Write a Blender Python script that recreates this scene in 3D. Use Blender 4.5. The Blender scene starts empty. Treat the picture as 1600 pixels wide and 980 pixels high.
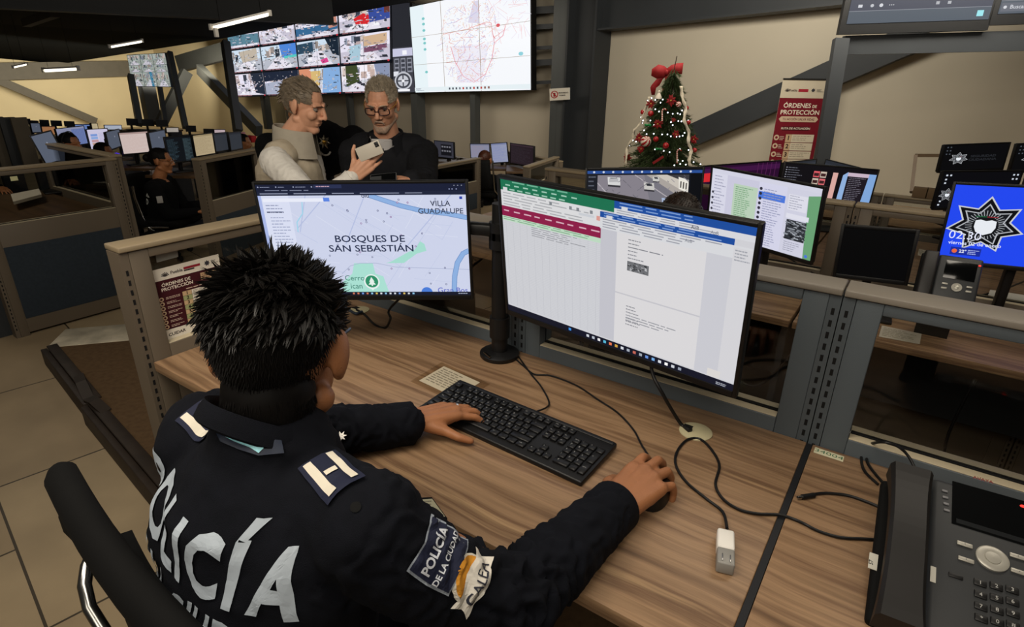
import bpy, bmesh, math, random
import numpy as np
from mathutils import Vector, Matrix, Euler, noise
from mathutils.bvhtree import BVHTree

S = bpy.context.scene
random.seed(7)
PI = math.pi
rad = math.radians

# ------------------------------------------------------------------ camera
FPX = 919.5
YAW, PIT, ROL = rad(34.295), rad(22.449), rad(0.973)
_Rz = Matrix.Rotation(YAW, 3, 'Z')
FW = _Rz @ Vector((0, math.cos(PIT), -math.sin(PIT)))
_up = _Rz @ Vector((0, math.sin(PIT), math.cos(PIT)))
_rt = _Rz @ Vector((1, 0, 0))
RT = math.cos(ROL) * _rt + math.sin(ROL) * _up
UP = -math.sin(ROL) * _rt + math.cos(ROL) * _up
CAM = Vector((0, 0, 1.481))
cd = bpy.data.cameras.new('camera')
cd.sensor_width = 36
cd.lens = 36 * FPX / 1600
cd.clip_start = 0.02
cam = bpy.data.objects.new('camera', cd)
S.collection.objects.link(cam)
cm = Matrix.Identity(4)
for i in range(3):
    cm[i][0], cm[i][1], cm[i][2], cm[i][3] = RT[i], UP[i], -FW[i], CAM[i]
cam.matrix_world = cm
S.camera = cam

# ------------------------------------------------------------------ world, exposure, large lamps
S.view_settings.view_transform = 'Standard'
S.view_settings.look = 'None'
S.view_settings.exposure = 0.0
S.view_settings.gamma = 1.0
S.view_settings.use_curve_mapping = False
wd = bpy.data.worlds.new('world')
S.world = wd
wd.use_nodes = True
wd.node_tree.nodes['Background'].inputs[0].default_value = (1.0, 0.9, 0.78, 1)
wd.node_tree.nodes['Background'].inputs[1].default_value = 0.035


def area(name, loc, target, sx, sy, energy, col=(1, 0.9, 0.76)):
    l = bpy.data.lights.new(name, 'AREA')
    l.shape = 'RECTANGLE'
    l.size, l.size_y, l.energy, l.color = sx, sy, energy, col
    o = bpy.data.objects.new(name, l)
    S.collection.objects.link(o)
    o.location = loc
    o.rotation_euler = (Vector(target) - Vector(loc)).to_track_quat('-Z', 'Y').to_euler()
    return o


# ceiling troffers over the near rows, unseen fills added for their light, washers over the far walls
area('ceiling_light_near', (-0.5, 0.15, 2.75), (-0.5, 0.75, 0.7), 1.6, 0.8, 24)
area('ceiling_light_row', (0.6, 2.6, 2.9), (0.4, 3.0, 0.6), 2.0, 0.5, 24)
area('fill_light_left', (-5.3, 0.9, 2.2), (-5.1, 1.3, 0.5), 0.8, 0.5, 9)  # unseen fill, added to brighten the desk inside the left cubicle
area('fill_light_aisle', (-1.3, -0.2, 2.25), (-2.5, 1.9, 1.1), 1.4, 0.9, 24)  # unseen fill, lowered and aimed at the standing men's faces
area('fill_light_far', (-2.6, 3.6, 2.5), (-4.6, 6.2, 0.5), 1.2, 0.6, 26)  # unseen fill, added to lighten the far woman's lettering and partitions
area('fill_light_behind', (0.5, -1.3, 2.5), (-1.0, 1.2, 0.9), 1.6, 0.8, 22)  # unseen frontal fill added behind the camera, soft like a bounced flash
area('wall_washer_right', (-0.9, 5.6, 2.6), (-1.2, 8.6, 1.2), 4.0, 0.4, 125, (1, .93, .80))
area('wall_washer_screen', (-7.5, 7.0, 2.2), (-7.8, 9.6, 0.6), 4.0, 0.4, 30)
w = area('wall_fill_far', (-18.6, 7.2, 1.35), (-23.5, 8.0, 0.7), 6.0, 0.3, 165, (1, 0.92, 0.74))  # unseen light, put behind the posts to brighten the left wall
w.data.spread = rad(125)
w = area('wall_washer_corner', (-15.0, 9.3, 1.5), (-17.0, 11.2, 0.8), 3.0, 0.3, 45, (1, 0.88, 0.66))
w.data.spread = rad(120)


# ------------------------------------------------------------------ pixel helpers for laying out the plan
def ray(x, y):
    return FW + RT * ((x - 800) / FPX) - UP * ((y - 490) / FPX)


def at(x, y, d):
    return CAM + ray(x, y) * d


def atz(x, y, z):
    r = ray(x, y)
    return CAM + r * ((z - CAM.z) / r.z)


def aty(x, y, Y):
    r = ray(x, y)
    return CAM + r * (Y / r.y)


def atx(x, y, X):
    r = ray(x, y)
    return CAM + r * (X / r.x)


def onplane(x, y, p, n):
    r = ray(x, y)
    return CAM + r * ((Vector(p) - CAM).dot(n) / r.dot(n))


# ------------------------------------------------------------------ materials
def lin(h):
    if not isinstance(h, str):
        return tuple(h)[:3]
    h = h.lstrip('#')
    c = [int(h[i:i + 2], 16) / 255 for i in (0, 2, 4)]
    return tuple(x / 12.92 if x <= .04045 else ((x + .055) / 1.055) ** 2.4 for x in c)


_mats = {}


def mat(name, col, rough=.6, metal=0.0, var=.08, scale=6, bump=0, bscale=250, spec=.4, stretch=None):
    if name in _mats:
        return _mats[name]
    m = bpy.data.materials.new(name)
    m.use_nodes = True
    nt = m.node_tree
    N, L = nt.nodes, nt.links
    b = N['Principled BSDF']
    c = lin(col)
    tc = N.new('ShaderNodeTexCoord')
    no = N.new('ShaderNodeTexNoise')
    no.inputs['Scale'].default_value = scale
    no.inputs['Detail'].default_value = 5
    if stretch:
        mp = N.new('ShaderNodeMapping')
        mp.inputs['Scale'].default_value = stretch
        L.new(tc.outputs['Object'], mp.inputs[0])
        L.new(mp.outputs[0], no.inputs[0])
    else:
        L.new(tc.outputs['Object'], no.inputs[0])
    cr = N.new('ShaderNodeValToRGB')
    cr.color_ramp.elements[0].position = .3
    cr.color_ramp.elements[1].position = .7
    cr.color_ramp.elements[0].color = (*[x * (1 - var) for x in c], 1)
    cr.color_ramp.elements[1].color = (*[min(1, x * (1 + var)) for x in c], 1)
    L.new(no.outputs[0], cr.inputs[0])
    L.new(cr.outputs[0], b.inputs['Base Color'])
    b.inputs['Roughness'].default_value = rough
    b.inputs['Metallic'].default_value = metal
    b.inputs['Specular IOR Level'].default_value = spec
    if bump:
        n2 = N.new('ShaderNodeTexNoise')
        n2.inputs['Scale'].default_value = bscale
        L.new(tc.outputs['Object'], n2.inputs[0])
        bp = N.new('ShaderNodeBump')
        bp.inputs['Strength'].default_value = bump
        bp.inputs['Distance'].default_value = .002
        L.new(n2.outputs[0], bp.inputs['Height'])
        L.new(bp.outputs[0], b.inputs['Normal'])
    _mats[name] = m
    return m


def emit(h, s=1.0):
    k = ('e', h, s)
    if k in _mats:
        return _mats[k]
    m = bpy.data.materials.new('screen_light')
    m.use_nodes = True
    nt = m.node_tree
    nt.nodes.clear()
    e = nt.nodes.new('ShaderNodeEmission')
    e.inputs[0].default_value = (*lin(h), 1)
    e.inputs[1].default_value = s
    g = nt.nodes.new('ShaderNodeBsdfGlossy')
    g.inputs['Color'].default_value = (.02, .02, .02, 1)
    g.inputs['Roughness'].default_value = .35
    a = nt.nodes.new('ShaderNodeAddShader')
    o = nt.nodes.new('ShaderNodeOutputMaterial')
    nt.links.new(e.outputs[0], a.inputs[0])
    nt.links.new(g.outputs[0], a.inputs[1])
    nt.links.new(a.outputs[0], o.inputs[0])
    _mats[k] = m
    return m


def ink(h, s=1.0):
    return mat('print_' + str(h), h, .75, var=.03, spec=.25)


def wood_mat(name, cols, sc=(.75, 19, 19)):
    m = bpy.data.materials.new(name)
    m.use_nodes = True
    nt = m.node_tree
    N, L = nt.nodes, nt.links
    b = N['Principled BSDF']
    g = N.new('ShaderNodeNewGeometry')
    mp = N.new('ShaderNodeMapping')
    mp.inputs['Scale'].default_value = sc
    L.new(g.outputs['Position'], mp.inputs[0])
    # slow warp so that the grain wanders
    wn = N.new('ShaderNodeTexNoise')
    wn.inputs['Scale'].default_value = 2.2
    L.new(g.outputs['Position'], wn.inputs[0])
    vm = N.new('ShaderNodeVectorMath')
    vm.operation = 'MULTIPLY_ADD'
    vm.inputs[1].default_value = (0, 1.1, 0)
    L.new(wn.outputs['Color'], vm.inputs[0])
    L.new(mp.outputs[0], vm.inputs[2])
    n1 = N.new('ShaderNodeTexNoise')
    n1.inputs['Scale'].default_value = 1.0
    n1.inputs['Detail'].default_value = 6
    n1.inputs['Roughness'].default_value = .62
    L.new(vm.outputs[0], n1.inputs[0])
    cr = N.new('ShaderNodeValToRGB')
    el = cr.color_ramp.elements
    el[0].position, el[1].position = .30, .70
    el[0].color = (*lin(cols[0]), 1)
    el[1].color = (*lin(cols[-1]), 1)
    for i, c in enumerate(cols[1:-1]):
        e = el.new(.30 + .40 * (i + 1) / (len(cols) - 1))
        e.color = (*lin(c), 1)
    L.new(n1.outputs[0], cr.inputs[0])
    n2 = N.new('ShaderNodeTexNoise')
    n2.inputs['Scale'].default_value = 5
    n2.inputs['Detail'].default_value = 3
    L.new(vm.outputs[0], n2.inputs[0])
    mx = N.new('ShaderNodeMixRGB')
    mx.blend_type = 'MULTIPLY'
    mx.inputs[0].default_value = .35
    L.new(cr.outputs[0], mx.inputs[1])
    L.new(n2.outputs[0], mx.inputs[2])
    L.new(mx.outputs[0], b.inputs['Base Color'])
    b.inputs['Roughness'].default_value = .42
    b.inputs['Specular IOR Level'].default_value = .35
    return m


def glass_mat(name, tint=(.8, .8, .78), refl=.08):
    m = bpy.data.materials.new(name)
    m.use_nodes = True
    nt = m.node_tree
    nt.nodes.clear()
    N, L = nt.nodes, nt.links
    t = N.new('ShaderNodeBsdfTransparent')
    t.inputs[0].default_value = (*tint, 1)
    g = N.new('ShaderNodeBsdfGlossy')
    g.inputs['Roughness'].default_value = .03
    f = N.new('ShaderNodeFresnel')
    f.inputs[0].default_value = 1.4
    x = N.new('ShaderNodeMixShader')
    L.new(f.outputs[0], x.inputs[0])
    L.new(t.outputs[0], x.inputs[1])
    L.new(g.outputs[0], x.inputs[2])
    o = N.new('ShaderNodeOutputMaterial')
    L.new(x.outputs[0], o.inputs[0])
    return m


GLASS = glass_mat('partition_glass')
LENS = glass_mat('lens_glass', (.85, .85, .85))
WOOD = wood_mat('walnut_laminate', ('#584230', '#83664b', '#a48464', '#775a42', '#b99872'))
PAINT = mat('grey_paint_screen_tint', '#4d5459', .45, var=.05, scale=3, bump=.15, bscale=500)  # bluish light of the screens painted into the grey of the fronts
CAPM = mat('grey_cap_toplit', '#7b746a', .5, var=.04, scale=3)  # same paint as the fronts, warm overhead light put into the colour
CAPW = mat('taupe_cap_toplit', '#84765f', .5, var=.04, scale=3)  # cap tone for the dimmer left side, overhead light painted in
PAINTW = mat('taupe_paint', '#5f5548', .5, var=.05, scale=3)
FABRIC = mat('blue_grey_fabric', '#262f38', .95, var=.12, scale=60, bump=.4, bscale=800)
BLACK = mat('black_plastic', '#0d0d0e', .45, var=.15, scale=20)
MATTE = mat('matte_black', '#080808', .8, var=.15, scale=20, spec=.2)
GREYP = mat('dark_grey_plastic', '#2b2d2f', .5, var=.08, scale=20)
CHROME = mat('chrome', '#b0afac', .22, 1.0, var=.03)
STEEL = mat('painted_steel', '#4a4d4d', .55, var=.08, scale=2)
STEELD = mat('dark_painted_steel', '#2b2e31', .6, var=.1, scale=2)
WHITEP = mat('white_plastic', '#e9e6df', .4, var=.02)
SKIN_A = mat('skin_tan', '#a06a45', .5, var=.12, scale=14, bump=.25, bscale=380)
SKIN_B = mat('skin_light', '#cf9a7c', .5, var=.1, scale=16, bump=.25, bscale=380)
NAVY = mat('navy_twill', '#0c0e15', .9, var=.15, scale=30, bump=.5, bscale=900, spec=.15)
UNIBLK = mat('black_twill', '#0a0b0d', .9, var=.15, scale=30, bump=.4, bscale=800, spec=.15)
HAIR_BLK = mat('black_hair', '#0b0908', .6, var=.4, scale=40, spec=.16)
HAIR_WET = mat('wet_black_hair', '#0e0c0a', .42, var=.5, scale=60, spec=.28)
HAIR_BRN = mat('dark_brown_hair', '#1d130d', .5, var=.4, scale=40)
HAIR_GRY = mat('grey_brown_hair', '#6b5f4f', .55, var=.45, scale=60)
HAIR_SLV = mat('silver_hair', '#9a8f7d', .55, var=.4, scale=60)


# ------------------------------------------------------------------ mesh builder
WM = {}


def V(*a):
    return Vector(a)


_txt = {}


def text_mesh(s, bold=0.0):
    k = (s, bold)
    if k in _txt:
        return _txt[k]
    cu = bpy.data.curves.new('t', 'FONT')
    cu.body = s
    cu.size = 1
    cu.resolution_u = 3
    cu.offset = bold
    o = bpy.data.objects.new('t', cu)
    S.collection.objects.link(o)
    dg = bpy.context.evaluated_depsgraph_get()
    dg.update()
    me = o.evaluated_get(dg).to_mesh()
    vs = [v.co.xy.copy() for v in me.vertices]
    fs = [tuple(p.vertices) for p in me.polygons]
    o.evaluated_get(dg).to_mesh_clear()
    bpy.data.objects.remove(o)
    bpy.data.curves.remove(cu)
    if vs:
        x0, x1 = min(v.x for v in vs), max(v.x for v in vs)
    else:
        x0 = x1 = 0
    _txt[k] = (vs, fs, x0, x1)
    return _txt[k]


class MB:
    def __init__(s, M=None):
        s.v, s.f, s.m, s.sm = [], [], [], []
        s.M = M or Matrix()
        s.mats = []

    def mi(s, m):
        if m is None:
            return 0
        if isinstance(m, int):
            return m
        if m not in s.mats:
            s.mats.append(m)
        return s.mats.index(m)

    def add(s, vs, fs, m=None, smooth=False):
        b = len(s.v)
        s.v += [s.M @ Vector(p) for p in vs]
        i = s.mi(m)
        for f in fs:
            s.f.append(tuple(b + k for k in f))
            s.m.append(i)
            s.sm.append(smooth)
        return s

    def bm(s, bm, T=None, m=None, smooth=False):
        bm.verts.index_update()
        vs = [(T @ v.co if T else v.co.copy()) for v in bm.verts]
        s.add(vs, [tuple(v.index for v in f.verts) for f in bm.faces], m, smooth)
        bm.free()
        return s

    def box(s, c, size, m=None, bev=0, R=None, seg=2):
        bm = bmesh.new()
        bmesh.ops.create_cube(bm, size=1)
        bmesh.ops.scale(bm, vec=Vector(size), verts=bm.verts)
        if bev:
            bmesh.ops.bevel(bm, geom=list(bm.edges), offset=bev, segments=seg, affect='EDGES', profile=.5)
        T = Matrix.Translation(Vector(c)) @ (R.to_4x4() if R else Matrix())
        return s.bm(bm, T, m, bool(bev))

    def bx(s, x0, x1, y0, y1, z0, z1, m=None, bev=0):
        return s.box(((x0 + x1) / 2, (y0 + y1) / 2, (z0 + z1) / 2), (abs(x1 - x0), abs(y1 - y0), abs(z1 - z0)), m, bev)

    def beam(s, p, q, w, h, m=None, up=(0, 0, 1), bev=0):
        p, q = Vector(p), Vector(q)
        d = (q - p)
        l = d.length
        x = d.normalized()
        z = Vector(up)
        z = (z - x * z.dot(x)).normalized()
        y = z.cross(x)
        R = Matrix((x, y, z)).transposed()
        return s.box((p + q) / 2, (l, w, h), m, bev, R)

    def tube(s, pts, r, m=None, n=8, caps=True, flat=1.0):
        pts = [Vector(p) for p in pts]
        k = len(pts)
        rr = r if isinstance(r, (list, tuple)) else [r] * k
        t0 = (pts[1] - pts[0]).normalized()
        a = t0.orthogonal().normalized()
        vs = []
        for i in range(k):
            t = (pts[min(i + 1, k - 1)] - pts[max(i - 1, 0)]).normalized()
            a = (a - t * a.dot(t))
            a = a.normalized() if a.length > 1e-6 else t.orthogonal().normalized()
            b = t.cross(a)
            for j in range(n):
                an = 2 * PI * j / n
                vs.append(pts[i] + (a * math.cos(an) + b * math.sin(an) * flat) * rr[i])
        fs = []
        for i in range(k - 1):
            for j in range(n):
                j2 = (j + 1) % n
                fs.append((i * n + j, i * n + j2, (i + 1) * n + j2, (i + 1) * n + j))
        if caps:
            fs.append(tuple(range(n - 1, -1, -1)))
            fs.append(tuple((k - 1) * n + j for j in range(n)))
        return s.add(vs, fs, m, True)

    def lathe(s, prof, T=None, m=None, n=24, smooth=True):
        vs, fs = [], []
        for r, z in prof:
            for j in range(n):
                a = 2 * PI * j / n
                p = Vector((r * math.cos(a), r * math.sin(a), z))
                vs.append(T @ p if T else p)
        k = len(prof)
        for i in range(k - 1):
            for j in range(n):
                j2 = (j + 1) % n
                fs.append((i * n + j, i * n + j2, (i + 1) * n + j2, (i + 1) * n + j))
        fs.append(tuple(range(n - 1, -1, -1)))
        fs.append(tuple((k - 1) * n + j for j in range(n)))
        return s.add(vs, fs, m, smooth)

    def ell(s, c, r, m=None, R=None, nu=20, nv=12):
        vs, fs = [], []
        for i in range(nv + 1):
            th = PI * i / nv
            for j in range(nu):
                ph = 2 * PI * j / nu
                p = Vector((r[0] * math.sin(th) * math.cos(ph), r[1] * math.sin(th) * math.sin(ph), r[2] * math.cos(th)))
                if R:
                    p = R @ p
                vs.append(Vector(c) + p)
        for i in range(nv):
            for j in range(nu):
                j2 = (j + 1) % nu
                fs.append((i * nu + j, (i + 1) * nu + j, (i + 1) * nu + j2, i * nu + j2))
        return s.add(vs, fs, m, True)

    def cap(s, p, r0, q, r1, n=14, k=4, m=None):
        """a tapered capsule, for bodies"""
        p, q = Vector(p), Vector(q)
        t = (q - p).normalized()
        pts, rr = [], []
        for i in range(k + 1):
            a = PI / 2 * (1 - i / k)
            pts.append(p - t * r0 * math.sin(a))
            rr.append(max(r0 * math.cos(a), 1e-4))
        for i in range(k + 1):
            a = PI / 2 * i / k
            pts.append(q + t * r1 * math.sin(a))
            rr.append(max(r1 * math.cos(a), 1e-4))
        return s.tube(pts, rr, m, n)

    def prism(s, poly, T, h, m=None, smooth=False):
        n = len(poly)
        vs = [T @ Vector((x, y, 0)) for x, y in poly] + [T @ Vector((x, y, h)) for x, y in poly]
        fs = [tuple(range(n - 1, -1, -1)), tuple(range(n, 2 * n))]
        fs += [(i, (i + 1) % n, n + (i + 1) % n, n + i) for i in range(n)]
        return s.add(vs, fs, m, smooth)

    def text(s, t, O, ux, uy, size, m=None, align='C', bold=0.0, wide=1.0):
        vs, fs, x0, x1 = text_mesh(t, bold)
        off = {'L': x0, 'C': (x0 + x1) / 2, 'R': x1}[align]
        O, ux, uy = Vector(O), Vector(ux), Vector(uy)
        return s.add([O + ux * ((v.x - off) * size * wide) + uy * (v.y * size) for v in vs], fs, m)

    def build(s, name, m=None, parent=None):
        me = bpy.data.meshes.new(name)
        W = WM.get(parent.name) if parent else None
        vs = s.v
        if W is not None:
            Wi = W.inverted()
            vs = [Wi @ v for v in vs]
        me.from_pydata([tuple(v) for v in vs], [], s.f)
        ms = s.mats if s.mats else ([m] if not isinstance(m, (list, tuple)) else m)
        for x in ms:
            me.materials.append(x)
        me.polygons.foreach_set('material_index', s.m)
        me.polygons.foreach_set('use_smooth', s.sm)
        if any(s.sm):
            try:
                me.set_sharp_from_angle(angle=rad(45))
            except Exception:
                pass
        me.update()
        o = bpy.data.objects.new(name, me)
        S.collection.objects.link(o)
        if parent:
            o.parent = parent
            WM[o.name] = W
        return o


def tag(o, label=None, cat=None, group=None, kind=None):
    if label:
        o['label'] = label
    if cat:
        o['category'] = cat
    if group:
        o['group'] = group
    if kind:
        o['kind'] = kind
    return o


def thing(name, label, cat, loc=(0, 0, 0), M=None, group=None):
    o = bpy.data.objects.new(name, None)
    S.collection.objects.link(o)
    o.empty_display_size = .05
    T = M.copy() if M else Matrix.Translation(Vector(loc))
    o.matrix_world = T
    WM[o.name] = T
    return tag(o, label, cat, group, 'thing')


def frame(x, y, z, o):
    M = Matrix.Identity(4)
    for i in range(3):
        M[i][0], M[i][1], M[i][2], M[i][3] = x[i], y[i], z[i], o[i]
    return M


class Cv:
    """flat print or screen picture: a canvas of W x H units from its top left corner, laid on its surface in thin layers"""
    def __init__(s, mb, O, ux, uy, w, h, W, H, fn=emit, st=1.0, eps=2e-5):
        s.mb, s.O, s.ux, s.uy = mb, Vector(O), Vector(ux).normalized(), Vector(uy).normalized()
        s.n = s.uy.cross(s.ux).normalized()
        s.a, s.b, s.W, s.H, s.fn, s.st, s.eps, s.k = w / W, h / H, W, H, fn, st, eps, 0

    def P(s, x, y):
        return s.O + s.ux * (x * s.a) + s.uy * (y * s.b) + s.n * (s.eps * s.k)

    def poly(s, pts, c):
        s.k += 1
        s.mb.add([s.P(*p) for p in pts], [tuple(range(len(pts)))], s.fn(c, s.st))
        return s

    def rect(s, x, y, w, h, c):
        return s.poly([(x, y), (x, y + h), (x + w, y + h), (x + w, y)], c)

    def circ(s, x, y, r, c, n=20):
        return s.poly([(x + r * math.cos(-2 * PI * i / n), y + r * math.sin(-2 * PI * i / n)) for i in range(n)], c)

    def line(s, pts, w, c):
        s.k += 1
        vs, fs = [], []
        for i, (x, y) in enumerate(pts):
            x0, y0 = pts[max(i - 1, 0)]
            x1, y1 = pts[min(i + 1, len(pts) - 1)]
            d = math.hypot(x1 - x0, y1 - y0) or 1
            nx, ny = -(y1 - y0) / d * w / 2, (x1 - x0) / d * w / 2
            vs += [s.P(x + nx, y + ny), s.P(x - nx, y - ny)]
            if i:
                fs.append((2 * i - 2, 2 * i, 2 * i + 1, 2 * i - 1))
        s.mb.add(vs, fs, s.fn(c, s.st))
        return s

    def rows(s, x, y, w, n, dy, h, c, seed=0):
        """greeked lines of writing too small to read"""
        rg = random.Random(seed)
        s.k += 1
        vs, fs = [], []
        for i in range(n):
            xx = x
            end = x + w * rg.uniform(.55, 1)
            while xx < end:
                l = min(rg.uniform(.08, .22) * w, end - xx)
                b = len(vs)
                yy = y + i * dy
                vs += [s.P(xx, yy), s.P(xx, yy + h), s.P(xx + l, yy + h), s.P(xx + l, yy)]
                fs.append((b, b + 1, b + 2, b + 3))
                xx += l + .03 * w
        s.mb.add(vs, fs, s.fn(c, s.st))
        return s

    def text(s, t, x, y, size, c, align='C', bold=0.0, wide=1.0):
        s.k += 1
        s.mb.text(t, s.P(x, y), s.ux * s.a, -s.uy * s.b, size, s.fn(c, s.st), align, bold, wide)
        return s


def remesh_obj(mb, name, voxel, mat_, parent=None, smooth=4, fac=.5, post=None):
    """join overlapping solids into one continuous skin"""
    o = mb.build('tmp', mat_)
    md = o.modifiers.new('r', 'REMESH')
    md.mode = 'VOXEL'
    md.voxel_size = voxel
    if smooth:
        sm = o.modifiers.new('s', 'SMOOTH')
        sm.iterations, sm.factor = smooth, fac
    dg = bpy.context.evaluated_depsgraph_get()
    dg.update()
    me = bpy.data.meshes.new_from_object(o.evaluated_get(dg))
    bpy.data.objects.remove(o)
    me.name = name
    n = len(me.vertices)
    co = np.empty(n * 3, np.float32)
    me.vertices.foreach_get('co', co)
    co = co.reshape(-1, 3)
    if post:
        no = np.empty(n * 3, np.float32)
        me.vertices.foreach_get('normal', no)
        co = post(co.astype(float), no.reshape(-1, 3).astype(float))
    ob = bpy.data.objects.new(name, me)
    tri = BVHTree.FromPolygons([Vector(c) for c in co], [tuple(p.vertices) for p in me.polygons])
    W = WM.get(parent.name) if parent else None
    if W is not None:
        Wi = np.array(W.inverted())
        co = co @ Wi[:3, :3].T + Wi[:3, 3]
    me.vertices.foreach_set('co', np.asarray(co, np.float32).ravel())
    me.polygons.foreach_set('use_smooth', [True] * len(me.polygons))
    me.materials.clear()
    me.materials.append(mat_)
    me.update()
    S.collection.objects.link(ob)
    if parent:
        ob.parent = parent
        WM[ob.name] = W
    ob['_b'] = 1
    del ob['_b']
    return ob, tri


def fbm(p, f):
    return noise.fractal(Vector(p) * f, 1.0, 2.0, 3)


def wrinkle(amp, freq, st=(1, 1, 1)):
    def post(co, no):
        out = co.copy()
        for i in range(len(co)):
            p = co[i]
            out[i] += no[i] * (amp * fbm((p[0] * st[0], p[1] * st[1], p[2] * st[2]), freq))
        return out
    return post

# ================================================================== STRUCTURE
FZ = -0.10                      # hall floor; the near row of desks stands on a carpeted platform at z = 0
WANG = rad(8)
WD = V(-math.cos(WANG), math.sin(WANG), 0)      # along the far wall, towards the left
WN = V(math.sin(WANG), math.cos(WANG), 0)       # into the far wall
WP = V(-5.876, 9.065, 0)


def onwall(x, y, off=0.0):
    return onplane(x, y, WP + WN * off, WN)


def wallbox(name, s0, s1, z0, z1, o0, o1, m, bev=0):
    mb = MB(frame(-WD, WN, V(0, 0, 1), WP))
    mb.bx(-s1, -s0, o0, o1, z0, z1, m, bev)
    return tag(mb.build(name), kind='structure')


def tile_mat():
    m = bpy.data.materials.new('stone_tile')
    m.use_nodes = True
    nt = m.node_tree
    N, L = nt.nodes, nt.links
    b = N['Principled BSDF']
    g = N.new('ShaderNodeNewGeometry')
    mp = N.new('ShaderNodeMapping')
    mp.inputs['Rotation'].default_value = (0, 0, rad(8.6))
    mp.inputs['Location'].default_value = (.5, .015, 0)
    L.new(g.outputs['Position'], mp.inputs[0])
    br = N.new('ShaderNodeTexBrick')
    br.inputs['Scale'].default_value = 1
    br.inputs['Brick Width'].default_value = .92
    br.inputs['Row Height'].default_value = .60
    br.inputs['Mortar Size'].default_value = .0045
    br.inputs['Color1'].default_value = (*lin('#9f8d70'), 1)
    br.inputs['Color2'].default_value = (*lin('#948267'), 1)
    br.inputs['Mortar'].default_value = (*lin('#3f372c'), 1)
    L.new(mp.outputs[0], br.inputs[0])
    n = N.new('ShaderNodeTexNoise')
    n.inputs['Scale'].default_value = 4
    n.inputs['Detail'].default_value = 8
    L.new(g.outputs['Position'], n.inputs[0])
    mx = N.new('ShaderNodeMixRGB')
    mx.blend_type = 'OVERLAY'
    mx.inputs[0].default_value = .3
    L.new(br.outputs[0], mx.inputs[1])
    L.new(n.outputs[0], mx.inputs[2])
    L.new(mx.outputs[0], b.inputs['Base Color'])
    b.inputs['Roughness'].default_value = .5
    b.inputs['Specular IOR Level'].default_value = .3
    return m


TILE = tile_mat()
CARPET = mat('brown_carpet', '#5d4a36', 1.0, var=.15, scale=40, bump=.6, bscale=700, spec=.05)
MARBLE = mat('worn_marble', '#b9b09b', .5, var=.3, scale=9)
DKWOOD = mat('dark_wood_strip', '#2a211a', .6, var=.3, scale=12)
WALLR = mat('beige_wall_panel', '#b8af9d', .8, var=.03, scale=1.2)
WALLL = mat('cream_wall_panel', '#cbbb96', .8, var=.03, scale=1.2)
CEILM = mat('black_ceiling', '#040505', 1.0, var=.2, scale=2, spec=.05)

mb = MB()
mb.add([(-6.7, -4, FZ), (9, -4, FZ), (9, 15, FZ), (-6.7, 15, FZ)], [(0, 1, 2, 3)], TILE)
tag(mb.build('floor'), kind='structure')
FFZ = -.60                      # the far end of the hall lies lower
mb = MB()
mb.add([(-30, -4, FFZ), (-6.7, -4, FFZ), (-6.7, 15, FFZ), (-30, 15, FFZ), (-6.7, -4, FZ), (-6.7, 15, FZ)], [(0, 1, 2, 3), (1, 4, 5, 2)], TILE)
tag(mb.build('floor_far'), kind='structure')

# the carpeted platform with its dark wooden riser and a worn stone edge
PE = [V(-3.83, .985, 0), V(-2.05, .735, 0), V(-.4, .50, 0), V(3.0, .05, 0)]
pl = atz(215, 530, 0)
pl.z = 0
mb = MB()
poly = [(p.x, p.y) for p in PE] + [(3.0, 1.42), (-3.2, 1.75), (pl.x - .35, pl.y + .25), (pl.x, pl.y)]
n_ = len(poly)
bm = bmesh.new()
bv = [bm.verts.new((x, y, FZ)) for x, y in poly]
bf = bm.faces.new(bv)
r_ = bmesh.ops.extrude_face_region(bm, geom=[bf])
bmesh.ops.translate(bm, vec=(0, 0, -FZ), verts=[e for e in r_['geom'] if isinstance(e, bmesh.types.BMVert)])
bmesh.ops.recalc_face_normals(bm, faces=bm.faces)
mb.bm(bm, None, CARPET)
tag(mb.build('floor_platform'), kind='structure')
mb = MB()
for a, b in ((PE[0], V(-3.0, .868, 0)), (V(-2.98, .85, 0), PE[1]), (PE[1], PE[2]), (PE[2], PE[3])):
    d = (b - a).normalized()
    o = V(-d.y, d.x, 0)
    mb.beam(a + V(0, 0, FZ / 2) - o * .02, b + V(0, 0, FZ / 2) - o * .02, .03, -FZ - .004, DKWOOD, bev=.004)
    mb.beam(a + o * .02 + V(0, 0, .004), b + o * .02 + V(0, 0, .004), .05, .012, DKWOOD, bev=.003)
tag(mb.build('trim_1'), kind='structure')
mb = MB()
a, b = PE[0], pl
d = (b - a).normalized()
o = V(-d.y, d.x, 0)
mb.beam(a + o * .05 + V(0, 0, -.02) + o * .07, b + d * .5 + o * .12 + V(0, 0, -.02), .26, .05, MARBLE, bev=.004)
tag(mb.build('trim_2'), kind='structure')
# a second floor level for the next row of desks
mb = MB()
mb.bx(-2.6, 5, 1.43, 3.1, FZ - .1, FZ + .002, CARPET)
tag(mb.build('floor_carpet'), kind='structure')

# far wall, left end wall
S_L = (onwall(262, 190) - WP).dot(WD)
wallbox('wall_back', -14, S_L, -.7, 4.2, 0, .2, WALLR)
mb = MB(frame(-WD, WN, V(0, 0, 1), WP))
mb.bx(-S_L - .2, -S_L, -16, .2, -.7, 4.2, WALLL)
tag(mb.build('wall_left'), kind='structure')
mb = MB(frame(-WD, WN, V(0, 0, 1), WP))
mb.bx(-S_L, -S_L + 9.0, -.012, -.002, -.7, 4.0, WALLL)
tag(mb.build('wall_lining'), kind='structure')

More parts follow.
